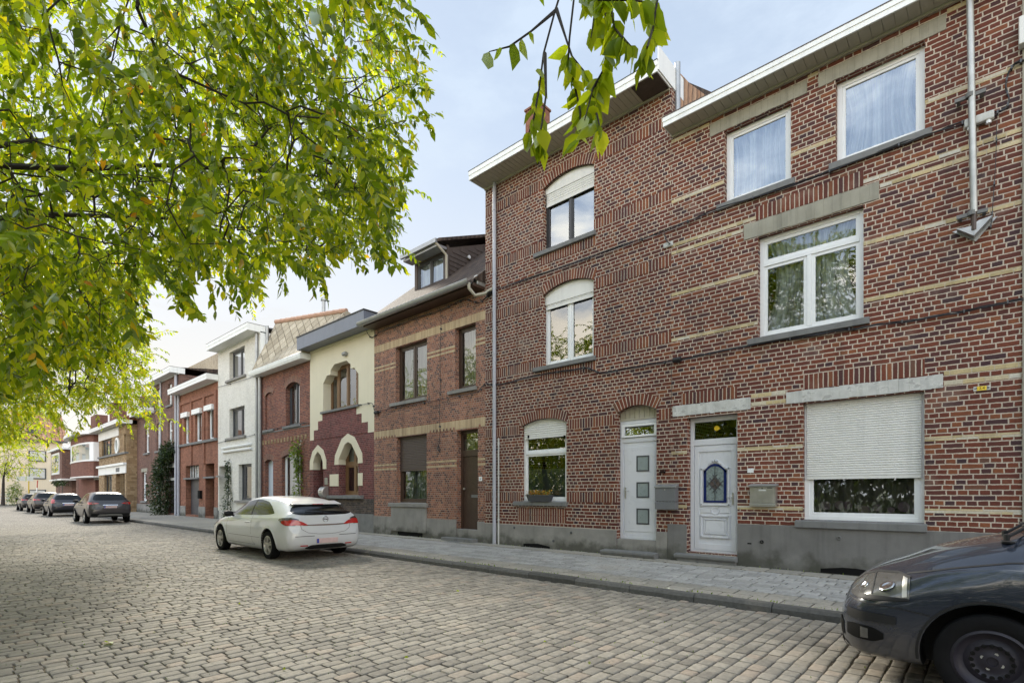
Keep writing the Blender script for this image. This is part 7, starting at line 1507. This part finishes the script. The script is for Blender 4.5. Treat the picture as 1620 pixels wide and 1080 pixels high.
# planter on the sill
def planter():
    y0 = D-.11; x0, x1 = wx(833, y0), wx(871, y0); z0 = 1.300; e = tag(empty('planter', ((x0+x1)/2, y0, z0)), 'dark window box of orange flowers on the sill of the arched window', 'window box')
    mb = MB(); c = (x0+x1)/2; hw = (x1-x0)/2; a = [(c-hw*.86,y0,z0),(c+hw*.86,y0,z0),(c+hw*.86,y0+.11,z0),(c-hw*.86,y0+.11,z0)]; b = [(c-hw,y0-.02,z0+.15),(c+hw,y0-.02,z0+.15),(c+hw,y0+.13,z0+.15),(c-hw,y0+.13,z0+.15)]; mb.face(a[::-1])
    for i in range(4): j = (i+1) % 4; mb.face([a[i], a[j], b[j], b[i]])
    mb.box(c-hw-.008, c+hw+.008, y0-.028, y0-.02, z0+.125, z0+.155); mb.face([(p[0],p[1],p[2]-.03) for p in b], 1); mb.build('box', [M['anthracite'], M['soil']], e)
    rng = np.random.default_rng(5); n = 320; P = np.stack([rng.uniform(c-hw*.95, c+hw*.95, n), rng.uniform(y0-.02, y0+.12, n), z0+.13+.12*rng.random(n)**1.3], 1); Dv = rng.normal(size=(n, 3))*.8+[0, -.4, .6]; leaves_mesh('flowers', P, Dv, .028+.03*rng.random(n), M['petal'], e, LEAF4, rng=rng, width=1.8)
planter()
# fallen leaves: each one a thing
rng = np.random.default_rng(9)
for i, (px, py, s) in enumerate(((168, 1017, .13), (448, 1058, .06), (722, 935, .06), (380, 955, .05), (560, 985, .05), (100, 985, .05), (860, 1015, .05), (300, 905, .06), (245, 1000, .045), (640, 1040, .05), (1010, 965, .04), (930, 1050, .045))):
    a, b = dirs(px); t = H/(py-780); o = leaves_mesh('fallen_leaf', np.array([[a*t, b*t, .012]]), np.array([[.8+.3*rng.normal(), .5*rng.normal(), .12]]), np.array([s]), M['leaf'], None, LEAF8, rng=rng, width=1.2)
    tag(o, 'largest green fallen leaf on the cobbles' if i == 0 else 'small fallen leaf lying on the cobbles', 'leaf', None if i == 0 else 'small fallen leaves on the cobbles')
# moss and weeds along the kerb and between the setts
wp = []
for i in range(900):
    x = -16+18*rng.random(); wp.append((x, KY+.155+.012*rng.normal() if rng.random() < .6 else D-.03-.02*rng.random(), .10))
P = np.array(wp); P[P[:, 1] > 9, 2] = .145; w = leaves_mesh('weeds', P, rng.normal(size=(len(P), 3))*.7+[0, -.2, 1], .012+.035*rng.random(len(P)), M['leaf_vine'], None, LEAF4, rng=rng); tag(w, 'tiny weeds in the joints of the pavement', 'weeds', kind='stuff')
n = 3800; P = np.stack([rng.uniform(-14, 2, n), rng.uniform(.2, KY, n), np.zeros(n)-.002], 1); P[:, 0] = np.round(P[:, 0]/.142)*.142 + (-25.9 % .142) + rng.normal(size=n)*.004; w = leaves_mesh('weeds', P, rng.normal(size=(n, 3))*.8+[0, 0, .8], .008+.016*rng.random(n), M['leaf_dark'], None, LEAF4, rng=rng); tag(w, 'moss and grass blades between the cobbles', 'weeds', kind='stuff')
# far end: white barrier, digger and the low wall
e = tag(empty('barrier', (-91, 5.5, .1)), 'white slatted barrier across the far end of the street', 'barrier')
for z in (.45, .85, 1.25): MB().box(-91.05, -90.95, 2.0, 6.7, z, z+.14).build('rail', M['white_board'], e)
for y in (2.2, 3.7, 5.2, 6.5): MB().box(-91.0, -90.9, y-.06, y+.06, .05, 1.45).build('post', M['white_board'], e)
e = tag(empty('traffic_pole', (-76, 7.6, .1)), 'leaning red and white marker pole behind the parked cars', 'pole'); mb = MB(); mb.tube([(-76,7.6,.1),(-75.8,7.72,2.9)], .045, 8); mb.build('pole', M['red_paint'], e); mb = MB(); mb.tube([(-75.9,7.66,1.55),(-75.86,7.684,2.1)], .05, 8); mb.build('band', M['white'], e)
e = tag(empty('sign_board', (-92.5, 8.4, .1)), 'white sign board on a post near the round shrub', 'sign'); MB().box(-92.5, -92.42, 7.4, 9.0, 3.1, 3.7).build('board', M['white_board'], e); MB().box(-92.5, -92.4, 8.5, 8.62, .05, 3.1).build('post', M['yellow_paint'], e)
# puddle-free manhole of the pavement
def cover(px, py, label, w=.3, l=.45):
    a, b = dirs(px); t = (H-.12)/(py-780); x, y = a*t, b*t; e = tag(empty('access_cover', (x, y, pz(y))), label, 'access cover'); z = pz(y)+.003; mb = MB(); mb.box(x-l/2, x+l/2, y-w/2, y+w/2, z-.02, z+.004); mb.build('lid', M['bluestone'], e, bevel=.003); f = MB()
    for q in ((x-l/2-.03, x-l/2-.004, y-w/2-.03, y+w/2+.03), (x+l/2+.004, x+l/2+.03, y-w/2-.03, y+w/2+.03), (x-l/2-.004, x+l/2+.004, y-w/2-.03, y-w/2-.004), (x-l/2-.004, x+l/2+.004, y+w/2+.004, y+w/2+.03)): f.box(q[0], q[1], q[2], q[3], z-.02, z+.006)
    f.build('frame', M['steel'], e)
cover(718, 858, 'small rectangular access cover in the pavement before the brown door')
